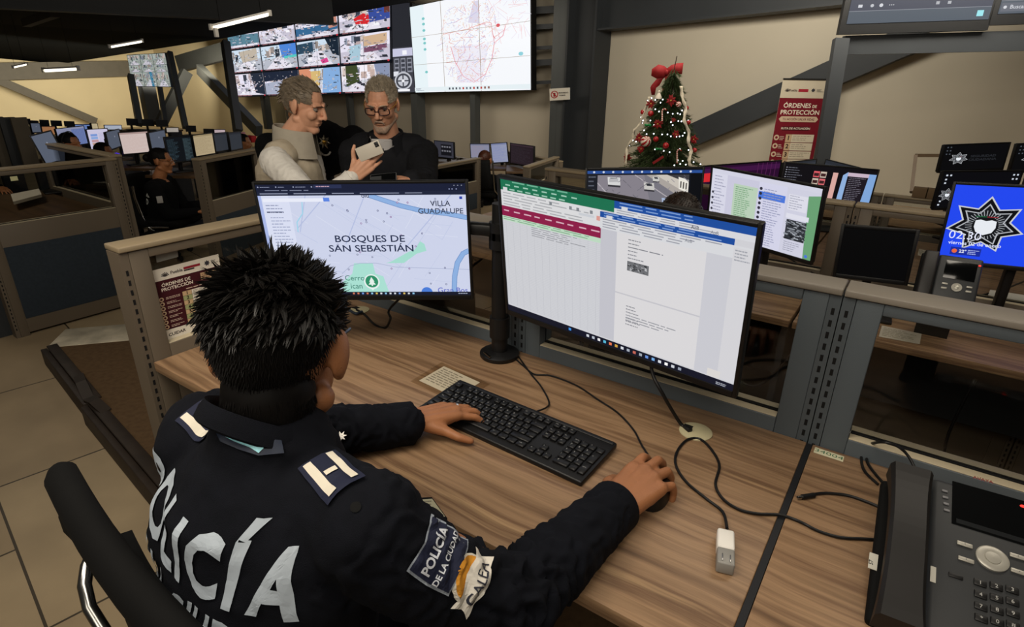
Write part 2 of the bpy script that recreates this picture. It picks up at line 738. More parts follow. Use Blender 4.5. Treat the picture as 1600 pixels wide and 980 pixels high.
# black ceiling over the left half, its edge running along the screens
E1, E2 = at(655, 0, 9.6), at(355, 59, 15.0)
E3 = at(95, 100, 19.0)
B1 = E1 - WN * 10 + V(0, 0, .45)
B2 = E3 - WN * 14 + V(0, 0, 1.2)
mb = MB()
up = V(0, 0, .25)
pts = [E1, E2, E3, B2, B1]
mb.add([p for p in pts] + [p + up for p in pts], [(4, 3, 2, 1, 0), (5, 6, 7, 8, 9)] + [(i, (i + 1) % 5, 5 + (i + 1) % 5, 5 + i) for i in range(5)], CEILM)
tag(mb.build('ceiling'), kind='structure')
# high roof above the rest of the hall
mb = MB()
mb.add([(-30, -4, 4.2), (9, -4, 4.2), (9, 15, 4.2), (-30, 15, 4.2)], [(3, 2, 1, 0)], CEILM)
tag(mb.build('ceiling_roof'), kind='structure')


def beamthing(name, p, q, w, h, m, **k):
    b = MB()
    b.beam(p, q, w, h, m, **k)
    return tag(b.build(name), kind='structure')


def ibeam(name, p, q, w, h, m, tf=.025, tw=.03):
    p, q = Vector(p), Vector(q)
    b = MB()
    u = V(0, 0, 1)
    b.beam(p, q, tw, h, m)
    b.beam(p + u * (h / 2 - tf / 2), q + u * (h / 2 - tf / 2), w, tf, m)
    b.beam(p - u * (h / 2 - tf / 2), q - u * (h / 2 - tf / 2), w, tf, m)
    return tag(b.build(name), kind='structure')


# the dark beam crossing the top of the room on the left
p, q = at(-120, -12, 6.0), at(520, 25, 8.8)
ibeam('beam_1', p + V(0, 0, .06), q + V(0, 0, .06), .26, .36, STEELD)
p, q = at(0, 60, 11.5), at(215, 70, 14.0)
beamthing('beam_5', at(85, 20, 7.5), at(40, 36, 8.5), .1, .1, mat('rusty_steel', '#4a3f33', .7))

# big steel column and the beam over the right wall
cb = onwall(908, 250, -.22)
HC = MB(frame(-WD, WN, V(0, 0, 1), V(cb.x, cb.y, 0)))
for x0, x1, y0, y1 in ((-.27, -.235, -.2, .2), (.235, .27, -.2, .2), (-.235, .235, -.03, .03)):
    HC.bx(x0, x1, y0, y1, FZ, 4.0, STEELD)
HC.bx(-.42, -.30, -.16, -.04, FZ, 4.0, STEEL)
tag(HC.build('column_1'), kind='structure')
a, b = onwall(938, 49, -.25), onwall(1330, 8, -.25)
zc_ = (a.z + b.z) / 2
d = (b - a).normalized()
ibeam('beam_2', V(a.x, a.y, a.z + .3), b + d * 6 + V(0, 0, .3), .3, .6, STEELD)
# diagonal brace on the right wall
beamthing('beam_3', onwall(1075, 215, -.14), onwall(1450, 50, -.14), .16, .30, STEELD)
# left wall: horizontal beam, long brace, short braces around the corner
LP = WP + WD * (S_L - .35)


def onleft(x, y):
    return onplane(x, y, LP, WD)


a, b = onleft(-60, 113), onleft(205, 107)
beamthing('beam_4', a, b, .3, .48, mat('taupe_steel', '#575145', .6))
beamthing('beam_6', onleft(-10, 122), onleft(150, 190), .16, .24, mat('taupe_steel', '#575145', .6))
beamthing('beam_7', at(312, 108, 15.5), at(405, 205, 14.0), .16, .26, STEEL)
beamthing('beam_8', at(292, 112, 15.8), at(252, 192, 15.6), .16, .26, STEEL)
beamthing('beam_9', at(281, 100, 16.6), at(352, 80, 15.8), .2, .42, STEEL)
beamthing('beam_10', at(225, 115, 16.8), at(240, 192, 16.8), .3, .35, STEELD, up=(0, 1, 0))
for i, (x0, y0, x1, y1, dd, w) in enumerate(((204, 118, 218, 195, 14.6, .13), (265, 82, 290, 200, 14.2, .11), (246, 112, 258, 190, 15.2, .1), (352, 66, 372, 205, 13.6, .16))):
    beamthing('column_%d' % (i + 2), at(x0, y0, dd), at(x1, y1, dd * .97), w, w, STEEL, up=(0, 1, 0))

# ================================================================== PARTITIONS
SILLM = mat('grey_sill_toplit', '#b5a98f', .5, var=.03)  # paler copy of the frame paint, overhead light painted onto the ledges
SLOTM = mat('slot_shade_gasket_black', '#050505', .9)  # gasket black; also painted shade for the slots and the cable hole


def partition(M, L, zc, z0, zg, label, group=None, paint=PAINT, capm=CAPM, kind='cubicle_partition', ends=(1, 1), fab=True, cat='partition'):
    t = thing(kind, label, cat, M=M @ Matrix.Translation((0, 0, z0)), group=group)
    if paint is PAINTW:
        capm = CAPW
    g1 = zc - .040
    e0, e1 = (.023 if ends[0] else 0), (.023 if ends[1] else 0)
    b = MB(M)
    b.bx(.001, L - .001, -.006, .071, zc - .015, zc, capm, .003)
    b.build('top_cap', None, t)
    b = MB(M)
    for x0, x1 in ((e0, e0 + .048), (L - e1 - .048, L - e1)):
        b.bx(x0 + .0005, x1, 0, .065, z0, zc - .0165, paint, .002)
    b.bx(e0 + .048, L - e1 - .048, 0, .065, g1, zc - .0165, paint, .002)
    b.bx(e0 + .048, L - e1 - .048, 0, .065, z0 + .02, zg, paint, .002)
    b.bx(e0 + .05, L - e1 - .05, .027, .038, zg, zg + .004, SLOTM)
    b.build('frame', None, t)
    b = MB(M)
    b.bx(e0 + .049, L - e1 - .049, .0012, .0255, zg, zg + .0022, SILLM, .0008)
    b.bx(e0 + .049, L - e1 - .049, .0395, .064, zg, zg + .0022, SILLM, .0008)
    b.build('sill', None, t)
    b = MB(M)
    b.bx(e0 + .048, L - e1 - .048, .030, .035, zg, g1, GLASS)
    b.build('glass_pane', None, t)
    if fab:
        b = MB(M)
        b.bx(e0 + .05, L - e1 - .05, -.004, .069, z0 + .11, zg - .13, FABRIC, .004)
        b.build('fabric_panel', None, t)
    for k in (0, 1):
        if not ends[k]:
            continue
        x0 = .0005 if k == 0 else L - .0225
        b = MB(M)
        b.bx(x0, x0 + .022, .001, .064, z0, zc - .0165, paint)
        z = z0 + .05
        while z < zc - .05:
            b.bx(x0 + .008, x0 + .014, .0004, .002, z, z + .014, SLOTM)  # raised dark box painted as the shade inside a slot
            z += .026
        b.build('slot_strip', None, t)
    return t


XF = V(1, 0, 0)
ZF = V(0, 0, 1)


def fwdM(x, y):                      # face towards -y
    return Matrix.Translation((x, y, 0))


def sideM(x, y, dx=0.0, dy=1.0):     # runs along (dx,dy), face to the right of it
    a = V(dx, dy, 0).normalized()
    return frame(a, V(-a.y, a.x, 0), ZF, V(x, y, 0))


partition(fwdM(-1.605, 1.265), .765, 1.096, .0, .775, 'grey glazed partition behind the monitor with the street map', fab=False)
partition(fwdM(-.840, 1.265), .765, 1.096, .0, .775, 'grey glazed partition behind the monitor with the spreadsheet', fab=False)
partition(fwdM(-.074, 1.265), .765, 1.096, .0, .775, 'grey glazed partition behind the black desk telephone', fab=False)
partition(fwdM(.692, 1.265), .765, 1.096, .0, .775, 'grey partition continuing past the right edge of the photo', fab=False)
partition(sideM(-1.59, .60), .66, 1.062, .0, .775, 'grey side partition with the protection orders poster on its glass', paint=PAINTW, capm=CAPM, fab=False)

# ------------------------------------------------------------------ desks
def desk(x0, x1, y0, y1, z, zf, label, kind='desk', wood=WOOD, panel=True, group=None):
    t = thing(kind, label, 'desk', ((x0 + x1) / 2, (y0 + y1) / 2, zf), group=group)
    b = MB()
    b.bx(x0, x1, y0, y1, z - .027, z, wood, .002)
    b.build('desktop', None, t)
    b = MB()
    b.bx(x0 + .01, x0 + .035, y0 + .08, y1 - .04, zf, z - .027, STEELD)
    b.build('end_panel', None, t)
    b = MB()
    b.bx(x1 - .035, x1 - .01, y0 + .08, y1 - .04, zf, z - .027, STEELD)
    b.build('end_panel', None, t)
    b = MB()
    b.bx(x0 + .04, x1 - .04, y1 - .06, y1 - .04, zf + .25, z - .03, STEELD)
    b.build('modesty_panel', None, t)
    return t


desk(-1.588, -.0755, .62, 1.263, .74, 0, "wood-grain desk under the seated officer's hands and keyboard")
desk(-.063, .70, .62, 1.263, .74, 0, 'wood-grain desk carrying the large black telephone')
b = MB()
b.bx(-.0750, -.0640, .60, 1.262, .70, .7385, mat('desk_joint_rubber', '#15161a', .6))
tag(b.build('joint_strip'), 'black filler strip in the seam between the two wood-grain desks', 'strip')

# next row of desks, one level lower
desk(-2.25, -.29, 2.29, 2.86, .62, FZ, 'wood desk in the second row under the traffic and chat monitors')
desk(-.278, 1.55, 2.29, 2.86, .62, FZ, 'wood desk in the second row under the dark monitor and blue monitor')
TR2 = ['grey partition behind the traffic camera monitor in the second row', 'grey partition behind the chat monitor in the second row', 'grey partition behind the small dark monitor in the second row', 'grey partition behind the blue star monitor in the second row']
for i in range(4):
    partition(fwdM(-1.77 + i * .78 - .0, 2.90), .775, .976, FZ, .66, TR2[i], paint=PAINTW, fab=False)
# third row
desk(-2.6, -.45, 3.35, 4.55, .50, FZ, 'wood desk in the third row under the monitor with red cards')
desk(-.44, 1.9, 3.35, 4.55, .50, FZ, 'wood desk in the third row under the black star monitors')
for i in range(4):
    partition(fwdM(-1.9 + i * .85, 5.0), .845, .70, FZ, .45, ['taupe partition behind the purple screen in the third row', 'taupe partition behind the monitor with red cards in the third row', 'taupe partition left of the black star monitors in the third row', 'taupe partition behind the black star monitors in the third row'][i], paint=PAINTW, fab=False)
desk(-1.75, -.95, 5.2, 5.75, .45, FZ, 'wood desk in the fourth row left of the tall steel post')
desk(-.65, 1.2, 5.2, 6.1, .45, FZ, 'wood desk in the fourth row right of the tall steel post')

# ================================================================== SCREENS
class CvQ(Cv):
    """canvas over a four-cornered flat area (corners TL, TR, BR, BL)"""
    def __init__(s, mb, tl, tr, br, bl, W, H, fn=emit, st=1.0, eps=2e-5):
        s.mb, s.q, s.W, s.H, s.fn, s.st, s.eps, s.k = mb, [Vector(p) for p in (tl, tr, br, bl)], W, H, fn, st, eps, 0
        s.ux = (s.q[1] - s.q[0]).normalized()
        s.uy = (s.q[3] - s.q[0]).normalized()
        s.a = (s.q[1] - s.q[0]).length / W
        s.b = (s.q[3] - s.q[0]).length / H
        s.n = s.uy.cross(s.ux).normalized()

    def P(s, x, y):
        u, v = x / s.W, y / s.H
        tl, tr, br, bl = s.q
        return (tl * (1 - u) + tr * u) * (1 - v) + (bl * (1 - u) + br * u) * v + s.n * (s.eps * s.k)


def star(cv, x, y, R, r, n, c, rot=-PI / 2, sx=1.0):
    pts = []
    for i in range(2 * n):
        a = rot - PI * i / n
        q = R if i % 2 == 0 else r
        pts.append((x + q * math.cos(a) * sx, y + q * math.sin(a)))
    # fan, so that the star stays flat and clean
    cv.k += 1
    vs = [cv.P(x, y)] + [cv.P(*p) for p in pts]
    cv.mb.add(vs, [(0, 1 + i, 1 + (i + 1) % (2 * n)) for i in range(2 * n)], cv.fn(c, cv.st))


def dashes(cv, n, x0, y0, x1, y1, l, w, cols, seed, inside=None, axis=None):
    rg = random.Random(seed)
    by = {}
    for _ in range(n):
        x, y = rg.uniform(x0, x1), rg.uniform(y0, y1)
        if inside and not inside(x, y):
            continue
        a = rg.choice(axis) if axis else rg.uniform(0, PI)
        ll = l * rg.uniform(.4, 1.4)
        dx, dy = math.cos(a) * ll / 2, math.sin(a) * ll / 2
        px, py = -math.sin(a) * w / 2, math.cos(a) * w / 2
        by.setdefault(rg.choice(cols), []).append([(x - dx + px, y - dy + py), (x + dx + px, y + dy + py), (x + dx - px, y + dy - py), (x - dx - px, y - dy - py)])
    for c, qs in by.items():
        cv.k += 1
        vs, fs = [], []
        for q in qs:
            b = len(vs)
            vs += [cv.P(*p) for p in q]
            fs.append((b, b + 1, b + 2, b + 3))
        cv.mb.add(vs, fs, cv.fn(c, cv.st))


def police_star(cv, x, y, R, sx=1.15):
    star(cv, x, y, R, R * .62, 7, '#c9ccd0', sx=sx)
    star(cv, x, y, R * .92, R * .57, 7, '#0b0c10', sx=sx)
    star(cv, x, y, R * .74, R * .46, 7, '#b7bac0', sx=sx)
    star(cv, x, y, R * .68, R * .42, 7, '#15171c', sx=sx)
    for i in range(35):
        a = 2 * PI * i / 35
        cv.line([(x + R * .30 * math.cos(a) * sx, y + R * .3 * math.sin(a)), (x + R * .5 * math.cos(a) * sx, y + R * .5 * math.sin(a))], R * .022, '#9fa3a8')
    cv.circ(x, y + R * .04, R * .36, '#101216')
    sh = [(-.26, -.2), (-.27, .02), (-.2, .2), (0, .3), (.2, .2), (.27, .02), (.26, -.2), (.14, -.24), (0, -.2), (-.14, -.24)]
    cv.poly([(x + R * a * sx, y + R * (b + .06)) for a, b in sh], '#e6eaf0')
    cv.rect(x - R * .3, y - R * .30, R * .3, R * .035, '#1d5d3a')
    cv.rect(x + R * .0, y - R * .30, R * .3, R * .035, '#8e2530')


# --- pictures on the screens ---------------------------------------------------
def c_map(cv):                                   # 1430 x 804
    cv.rect(0, 0, 1430, 804, '#cdd3ea')
    rg = random.Random(3)
    for i in range(46):
        a = rg.choice((.55, -1.0, .62, -.95, .1))
        x, y, l = rg.uniform(60, 1400), rg.uniform(90, 760), rg.uniform(80, 420)
        x1, y1 = x + l * math.cos(a), y + l * math.sin(a)
        if not (10 < x1 < 1420 and 80 < y1 < 770):
            continue
        cv.line([(x, y), (x1, y1)], 3, rg.choice(('#bcc5e2', '#c2cae4', '#dadff0')))
    for p in (((330, 75), (250, 330)), ((740, 75), (560, 420)), ((1330, 75), (1000, 430)), ((470, 75), (240, 300))):
        cv.line(p, 7, '#b5bfe0')
    cv.poly([(830, 560), (870, 548), (1000, 478), (1050, 460), (1090, 400), (1120, 420), (1130, 470), (1060, 490), (960, 560)], '#a5dcce')
    cv.poly([(600, 560), (735, 560), (745, 640), (800, 660), (830, 790), (480, 790), (500, 700), (575, 640)], '#a9dfd2')
    cv.line([(500, 640), (570, 580), (640, 560), (760, 560), (900, 590), (1430, 610)], 4, '#aab3d0')
    cv.line([(300, 120), (290, 200), (240, 260), (235, 330)], 8, '#9fd4ea')
    cv.rect(0, 75, 30, 730, '#aab8e6')
    cv.rect(22, 75, 190, 440, '#d9def2')
    cv.rect(30, 95, 460, 24, '#e8ebf8')
    cv.rect(450, 92, 42, 26, '#5a83e0')
    cv.rows(42, 140, 150, 3, 22, 6, '#8d95b5', 1)
    cv.rows(42, 185, 120, 1, 22, 9, '#525a75', 2)
    cv.rows(60, 225, 140, 12, 22, 6, '#9aa2c0', 4)
    for w, c in ((34, '#6c8fc4'), (26, '#8db0e0')):
        cv.line([(770, 78), (860, 110), (980, 150), (1120, 185), (1290, 205), (1432, 235)], w, c)
        cv.line([(1308, 790), (1320, 660), (1345, 560), (1390, 490), (1432, 470)], w + 4, c)
    for i in range(34):
        x, y = rg.uniform(380, 1400), rg.uniform(100, 740)
        cv.circ(x, y, 7, rg.choice(('#5a5f88', '#8a5f98', '#6f7596')), 10)
        cv.circ(x, y, 3.5, '#d5daee', 8)
    cv.text('BOSQUES DE', 738, 402, 68, '#26304d', bold=.012, wide=1.26)
    cv.text('SAN SEBASTIÁN', 738, 472, 68, '#26304d', bold=.012, wide=1.26)
    cv.text('VILLA', 1252, 152, 52, '#3a4258', bold=.012, wide=1.05)
    cv.text('GUADALUPE', 1252, 204, 52, '#3a4258', bold=.012, wide=1.05)
    cv.text('oid', 742, 92, 42, '#3a4258', bold=.01)
    cv.text('Cerro', 590, 690, 58, '#3e7f70', bold=.004)
    cv.text('ican', 595, 752, 58, '#3e7f70', bold=.004)
    cv.circ(712, 700, 57, '#e8f0f0', 30)
    cv.poly([(690, 745), (712, 768), (734, 745)], '#e8f0f0')
    cv.circ(712, 698, 47, '#2f8f68', 30)
    cv.poly([(712, 664), (692, 700), (700, 700), (686, 722), (738, 722), (724, 700), (732, 700)], '#e4f0ea')
    cv.rect(707, 722, 10, 10, '#e4f0ea')
    cv.circ(1110, 785, 42, '#4a7cd8', 26)
    cv.text('Gran Bos', 1300, 786, 58, '#5a67c4', bold=.004)
    cv.rect(0, 0, 1430, 75, '#1b2036')
    cv.rect(0, 50, 1430, 26, '#20263c')
    for i, x in enumerate((16, 140, 260, 385, 510)):
        cv.rows(x + 14, 16, 70, 1, 9, 5, '#8a90aa', i)
        cv.circ(x, 18, 5, '#9aa0ba', 8)
    cv.rect(400, 4, 190, 24, '#2a3150')
    cv.rows(415, 13, 120, 1, 9, 5, '#c5a0b0', 9)
    cv.rows(60, 38, 460, 1, 9, 5, '#7a8098', 8)
    cv.rows(20, 60, 1380, 1, 9, 5, '#9aa0b8', 10)
    for x in (1350, 1375, 1400):
        cv.rect(x, 12, 8, 3, '#c8ccdc')
    for x in (1320, 1340, 1368):
        cv.circ(x, 38, 5, '#8087a8', 8)
    cv.rect(1385, 88, 20, 18, '#2b40a8')
    cv.rect(0, 778, 1430, 26, '#171b2c')
    for i in range(14):
        cv.rect(560 + i * 34, 784, 14, 13, rg.choice(('#8ec4e8', '#c8d4e8', '#d07858', '#e0c060', '#7098e0', '#d8dce4')))
    cv.rows(1340, 788, 80, 1, 6, 6, '#a8b0c4', 5)


def c_sheet(cv):                                 # 1000 x 560
    cv.rect(0, 0, 1000, 560, '#cfcfd4')
    cv.rect(0, 0, 520, 42, '#1f7050')
    cv.rows(60, 4, 400, 1, 8, 5, '#6fae94', 3)
    for i in range(8):
        cv.rect(25 + i * 45, 18, 24, 5, '#9cc7b4')
    cv.rect(12, 30, 22, 12, '#d3d3d6')
    for i in range(7):
        cv.rect(45 + i * 40, 33, 26, 5, '#9cc7b4')
    cv.rect(0, 42, 468, 62, '#d9d9db')
    cv.rows(10, 50, 420, 5, 11, 4, '#a9aaae', 4)
    for x in (240, 330, 362, 420):
        cv.rect(x, 52, 12, 12, '#80848a')
    cv.rect(372, 68, 66, 9, '#c9ccd2')
    cv.rect(448, 66, 20, 16, '#d99a90')
    cv.rect(0, 104, 468, 40, '#8c2048')
    for i in range(9):
        cv.rect(10 + i * 52, 119, 26 + (i % 3) * 5, 5, '#d8aebc')
    cv.rect(0, 144, 468, 18, '#bcd9c0')
    cv.rows(5, 147, 455, 2, 8, 3, '#7ea486', 6)
    cv.rect(0, 162, 468, 368, '#cdced3')
    for i in range(52):
        cv.rect(0, 166 + i * 7, 468, .9, '#bfc0c6')
    for i in range(13):
        cv.rect(18 + i * 36, 162, 1.2, 366, '#b8b9c0')
    cv.rows(150, 164, 310, 5, 8, 2.5, '#8f9096', 7)
    cv.rect(468, 42, 66, 488, '#c2c2ca')
    cv.rect(520, 0, 480, 26, '#1f4d9c')
    cv.rows(540, 4, 400, 2, 11, 4, '#7a9ad0', 8)
    cv.rect(548, 16, 24, 10, '#d4d5da')
    cv.rect(520, 26, 480, 20, '#d6d7dc')
    cv.rows(530, 30, 460, 2, 8, 3, '#9a9ca6', 18)
    cv.rect(464, 46, 476, 20, '#1f4d9c')
    cv.rows(480, 49, 440, 2, 9, 4, '#7a9ad0', 9)
    cv.rect(490, 56, 24, 10, '#d4d5da')
    cv.rect(464, 66, 536, 40, '#d6d7db')
    cv.rows(475, 70, 500, 4, 9, 3.5, '#9a9ca6', 19)
    cv.text('AaB', 812, 42, 16, '#50535c', bold=.01)
    cv.text('AaB', 876, 46, 16, '#7c808a')
    cv.text('AaB', 795, 88, 15, '#7c808a')
    cv.rect(534, 106, 324, 424, '#d9d7d9')
    cv.rect(534, 326, 324, 5, '#c3c2c8')
    cv.rect(858, 106, 82, 424, '#c9c9d0')
    cv.rect(940, 72, 60, 458, '#d3d2d6')
    cv.rows(945, 78, 48, 4, 10, 4, '#a0a2aa', 11)
    cv.rect(905, 505, 45, 28, '#dad6d2')
    cv.rows(580, 122, 62, 6, 13, 3.5, '#84858c', 12)
    cv.rows(580, 148, 198, 1, 13, 3.5, '#84858c', 13)
    # small greyscale picture in the page
    cv.rect(579, 200, 84, 35, '#6e6f73')
    rg = random.Random(5)
    for i in range(46):
        cv.rect(579 + rg.uniform(0, 74), 200 + rg.uniform(0, 29), rg.uniform(3, 10), rg.uniform(2, 6), rg.choice(('#3c3d40', '#9a9b9f', '#525357', '#b8b9bc', '#2c2d30')))
    cv.rows(582, 368, 60, 7, 12, 3.5, '#84858c', 14)
    cv.rows(582, 404, 200, 3, 10, 3.5, '#94959c', 15)
    cv.rect(0, 534, 1000, 26, '#161827')
    for i, c in enumerate(('#3f8fe0', '#cfd4dc', '#b8c0cc', '#e8e8ea', '#58b8d8', '#e87850', '#d0a040', '#d8dce4', '#a8b0bc', '#c86858', '#a0a8b4', '#6890d8', '#78b0e8', '#d8dce4', '#ffffff', '#d0d4dc', '#98a0b0')):
        cv.rect(325 + i * 26 + (60 if i else 0), 542, 12, 11, c)
    cv.rows(940, 545, 50, 2, 6, 3, '#b0b4c0', 16)


def c_traffic(cv):                               # 1000 x 600
    cv.rect(0, 0, 1000, 600, '#10131c')
    cv.rect(0, 10, 1000, 26, '#2a4f96')
    for i in range(11):
        cv.circ(60 + i * 84, 22, 10, '#cfd6e4', 10)
    cv.rect(0, 36, 90, 564, '#1b1e26')
    cv.rows(12, 60, 66, 6, 40, 12, '#5a5f6c', 2)
    cv.rect(92, 50, 800, 550, '#77757e')
    cv.poly([(92, 50), (92, 260), (360, 600), (640, 600), (500, 50)], '#858089')
    cv.poly([(560, 50), (892, 230), (892, 50)], '#c9c2b8')
    cv.poly([(520, 50), (892, 300), (892, 230), (600, 50)], '#a9a29c')
    cv.poly([(700, 50), (892, 130), (892, 50)], '#3b3a3e')
    cv.poly([(800, 70), (890, 100), (890, 210), (810, 180)], '#e8e4da')
    for i in range(3):
        cv.rect(818 + i * 24, 110 + i * 8, 12, 60, '#56524e')
    cv.line([(92, 120), (520, 600)], 8, '#b5b0b6')
    cv.line([(420, 50), (892, 380)], 8, '#b0aab0')

    def car(x, y, w, h, c, d=10):
        cv.poly([(x, y), (x + d, y + h), (x + w + d, y + h * 1.15), (x + w, y + h * .1)], c)
        cv.poly([(x + w * .2, y + h * .1), (x + w * .25 + d, y + h * .5), (x + w * .8 + d, y + h * .55), (x + w * .75, y + h * .15)], '#2a2d34')
        cv.poly([(x + d, y + h), (x + d, y + h * 1.25), (x + w + d, y + h * 1.4), (x + w + d, y + h * 1.15)], '#37363c')
    car(180, 66, 110, 70, '#d4d4d4', 6)
    cv.rect(196, 80, 80, 34, '#b4b4b6')
    car(500, 120, 90, 62, '#c6c4c0', 8)
    car(400, 290, 125, 78, '#9aa2ac', 14)
    cv.rect(430, 300, 60, 22, '#b4bcc6')
    car(665, 262, 130, 62, '#a4b4d0', 10)
    cv.rect(690, 290, 70, 16, '#4f6fb4')
    car(575, 66, 56, 40, '#c8c6c2', 5)
    dashes(cv, 60, 110, 60, 880, 580, 40, 5, ('#6c6a74', '#8d8993', '#5f5d66'), 8, axis=(.75, .8, -.6))
    cv.poly([(280, 300), (340, 270), (360, 380), (300, 400)], '#2f8f78')
    cv.circ(430, 430, 26, '#26242a', 10)
    cv.circ(520, 440, 26, '#26242a', 10)
    cv.rect(905, 36, 95, 564, '#0b0d12')


def c_chat(cv):                                  # 1000 x 600
    cv.rect(0, 0, 1000, 600, '#c9c8dc')
    cv.rect(0, 0, 1000, 40, '#d2d2e2')
    cv.rect(0, 40, 160, 560, '#d6d6e6')
    cv.rows(30, 60, 120, 18, 28, 8, '#9b9cb4', 1)
    for i in range(6):
        cv.circ(22, 215 + i * 52, 12, '#3a3a48', 10)
    cv.rect(230, 100, 230, 500, '#b9cfb8')
    cv.rows(250, 120, 170, 26, 18, 8, '#7fa883', 2)
    cv.rect(470, 40, 250, 560, '#d3d3e8')
    cv.rect(472, 118, 240, 60, '#4d77d8')
    for i in range(12):
        cv.circ(490, 95 + i * 42, 14, '#30303e', 10)
    cv.rows(520, 90, 170, 24, 21, 7, '#9598b8', 3)
    cv.rect(720, 40, 280, 560, '#cfcfe0')
    cv.poly([(900, 80), (1000, 60), (1000, 600), (930, 600)], '#6aa074')
    cv.rect(740, 90, 160, 130, '#dcdce8')
    cv.rows(750, 100, 120, 6, 20, 6, '#9c9eb0', 4)
    cv.rect(740, 250, 190, 40, '#dedeea')
    cv.rect(750, 300, 170, 170, '#33363c')
    dashes(cv, 70, 755, 305, 915, 465, 34, 8, ('#70747c', '#aab0b8', '#1c1e22', '#8f949c'), 5, axis=(0, .1))
    cv.rows(752, 490, 150, 5, 18, 6, '#9c9eb0', 6)
    cv.circ(955, 575, 14, '#4d77d8', 10)


def c_cards(cv):                                 # 1000 x 600
    cv.rect(0, 0, 1000, 600, '#0f0d12')
    cv.rows(40, 60, 170, 13, 40, 10, '#686a74', 1)
    for i in range(13):
        cv.circ(22, 66 + i * 40, 9, '#8c8c96', 8)
    for i in range(2):
        for j in range(4):
            cv.rect(330 + i * 75, 90 + j * 120, 66, 100, ('#d85a62', '#c8b8a8', '#d86a70', '#c04850')[(i + j) % 4])
            cv.rect(336 + i * 75, 120 + j * 120, 54, 50, '#3c2022')
    cv.rect(540, 90, 55, 500, '#d8a8a0')
    cv.poly([(650, 120), (700, 60), (700, 600), (640, 600)], '#8fb0dc')
    cv.rect(700, 70, 230, 60, '#c8b4c4')
    cv.rect(700, 130, 230, 470, '#1d1820')
    cv.rows(720, 150, 180, 14, 30, 8, '#7a7684', 2)
    cv.poly([(925, 70), (1000, 70), (1000, 600), (900, 600)], '#7fa5d8')


def c_purple(cv):
    cv.rect(0, 0, 1000, 600, '#2a0d2c')
    cv.rect(0, 30, 1000, 70, '#3f1542')
    for i in range(5):
        cv.line([(700 + i * 60, 0), (690 + i * 60, 600)], 8, '#54204e')
    cv.rect(0, 90, 120, 120, '#d02a30')


def c_blue(cv):                                  # 1000 x 600
    cv.rect(0, 0, 1000, 600, '#2147ee')
    police_star(cv, 235, 300, 225, 1.08)
    cv.text('02:30', 130, 424, 92, '#e8ecff', bold=-.005)
    cv.text('viernes 02 de enero', 200, 470, 40, '#dfe6ff', bold=.01)
    cv.rect(62, 492, 190, 62, '#1a2d9a')
    cv.circ(88, 523, 17, '#e8683a', 14)
    cv.text('22°', 140, 534, 34, '#f0f2ff', bold=.02)
    cv.rows(172, 508, 70, 3, 14, 6, '#a8b4e8', 2)


def c_star(cv):                                  # 1000 x 600
    cv.rect(0, 0, 1000, 600, '#0a0a0c')
    police_star(cv, 260, 320, 150, 1.0)
    cv.text('SEGURIDAD', 640, 300, 74, '#26282c', bold=.03)
    cv.text('CIUDADANA', 640, 385, 74, '#26282c', bold=.03)
    for i in range(2):
        for j in range(3):
            cv.rect(40 + i * 50, 30 + j * 80, 22, 26, '#4a5058')


def c_icons(cv):
    cv.rect(0, 0, 1000, 600, '#0b0b0f')
    for x, y in ((40, 40), (90, 40), (40, 110), (40, 170), (900, 40), (950, 40), (900, 110), (950, 110), (40, 480), (30, 540)):
        cv.rect(x, y, 24, 26, '#c8d0dc')
    police_star(cv, 120, 380, 110, 1.0)


def c_off(cv):
    cv.rect(0, 0, 1000, 600, '#050506')


def c_haze(cv):  # even grey-blue glow with a painted spot of glare
    cv.rect(0, 0, 1000, 600, '#565d6c')
    cv.circ(560, 210, 30, '#8a90a0')


def c_dim(cv):
    cv.rect(0, 0, 1000, 600, '#34383f')
    cv.rect(0, 0, 1000, 60, '#2a2d34')


def c_doc(bg, bar, acc, seed=0):
    def f(cv):
        cv.rect(0, 0, 1000, 600, bg)
        cv.rect(0, 0, 1000, 50, bar)
        cv.rows(40, 90, 900, 14, 34, 8, acc, seed)
    return f


def c_table(cv):
    cv.rect(0, 0, 1000, 600, '#8f93ae')
    cv.rect(520, 60, 480, 540, '#6f80b4')
    for i in range(8):
        cv.rect(540 + i * 55, 60, 8, 540, '#49578e')
    cv.rows(40, 60, 420, 14, 36, 10, '#6d6f8c', 2)


def c_agenda(cv):
    cv.rect(0, 0, 1000, 600, '#d5d0ea')
    for i, c in enumerate(('#7f9fe0', '#8fb0e8', '#c89aa0', '#d0a898')):
        cv.rect(120, 140 + i * 90, 330, 70, c)
    cv.rows(520, 120, 420, 12, 36, 8, '#a9a4c8', 3)


def c_code(cv):
    cv.rect(0, 0, 1000, 600, '#101419')
    cv.rows(60, 60, 400, 16, 32, 8, '#3f5560', 3)
    cv.rect(640, 40, 340, 560, '#232c31')
    cv.rows(660, 60, 280, 16, 32, 8, '#51666c', 4)


def c_grid(cv):
    cv.rect(0, 0, 1000, 600, '#3a3a44')
    cv.rect(330, 100, 560, 420, '#17171c')
    for i in range(4):
        cv.rect(370 + i * 130, 160, 90, 60, '#77777f')
        cv.rect(370 + i * 130, 320, 90, 60, '#77777f')


# --- the monitor itself -----------------------------------------------------------
def pose(c, yaw, tilt, roll):
    yaw, tilt, roll = rad(yaw), rad(tilt), rad(roll)
    n0 = V(math.sin(yaw), -math.cos(yaw), 0)
    r0 = V(math.cos(yaw), math.sin(yaw), 0)
    u = ZF * math.cos(tilt) - n0 * math.sin(tilt)
    r = r0 * math.cos(roll) + u * math.sin(roll)
    u2 = u * math.cos(roll) - r0 * math.sin(roll)
    return frame(r, u2.cross(r), u2, Vector(c))


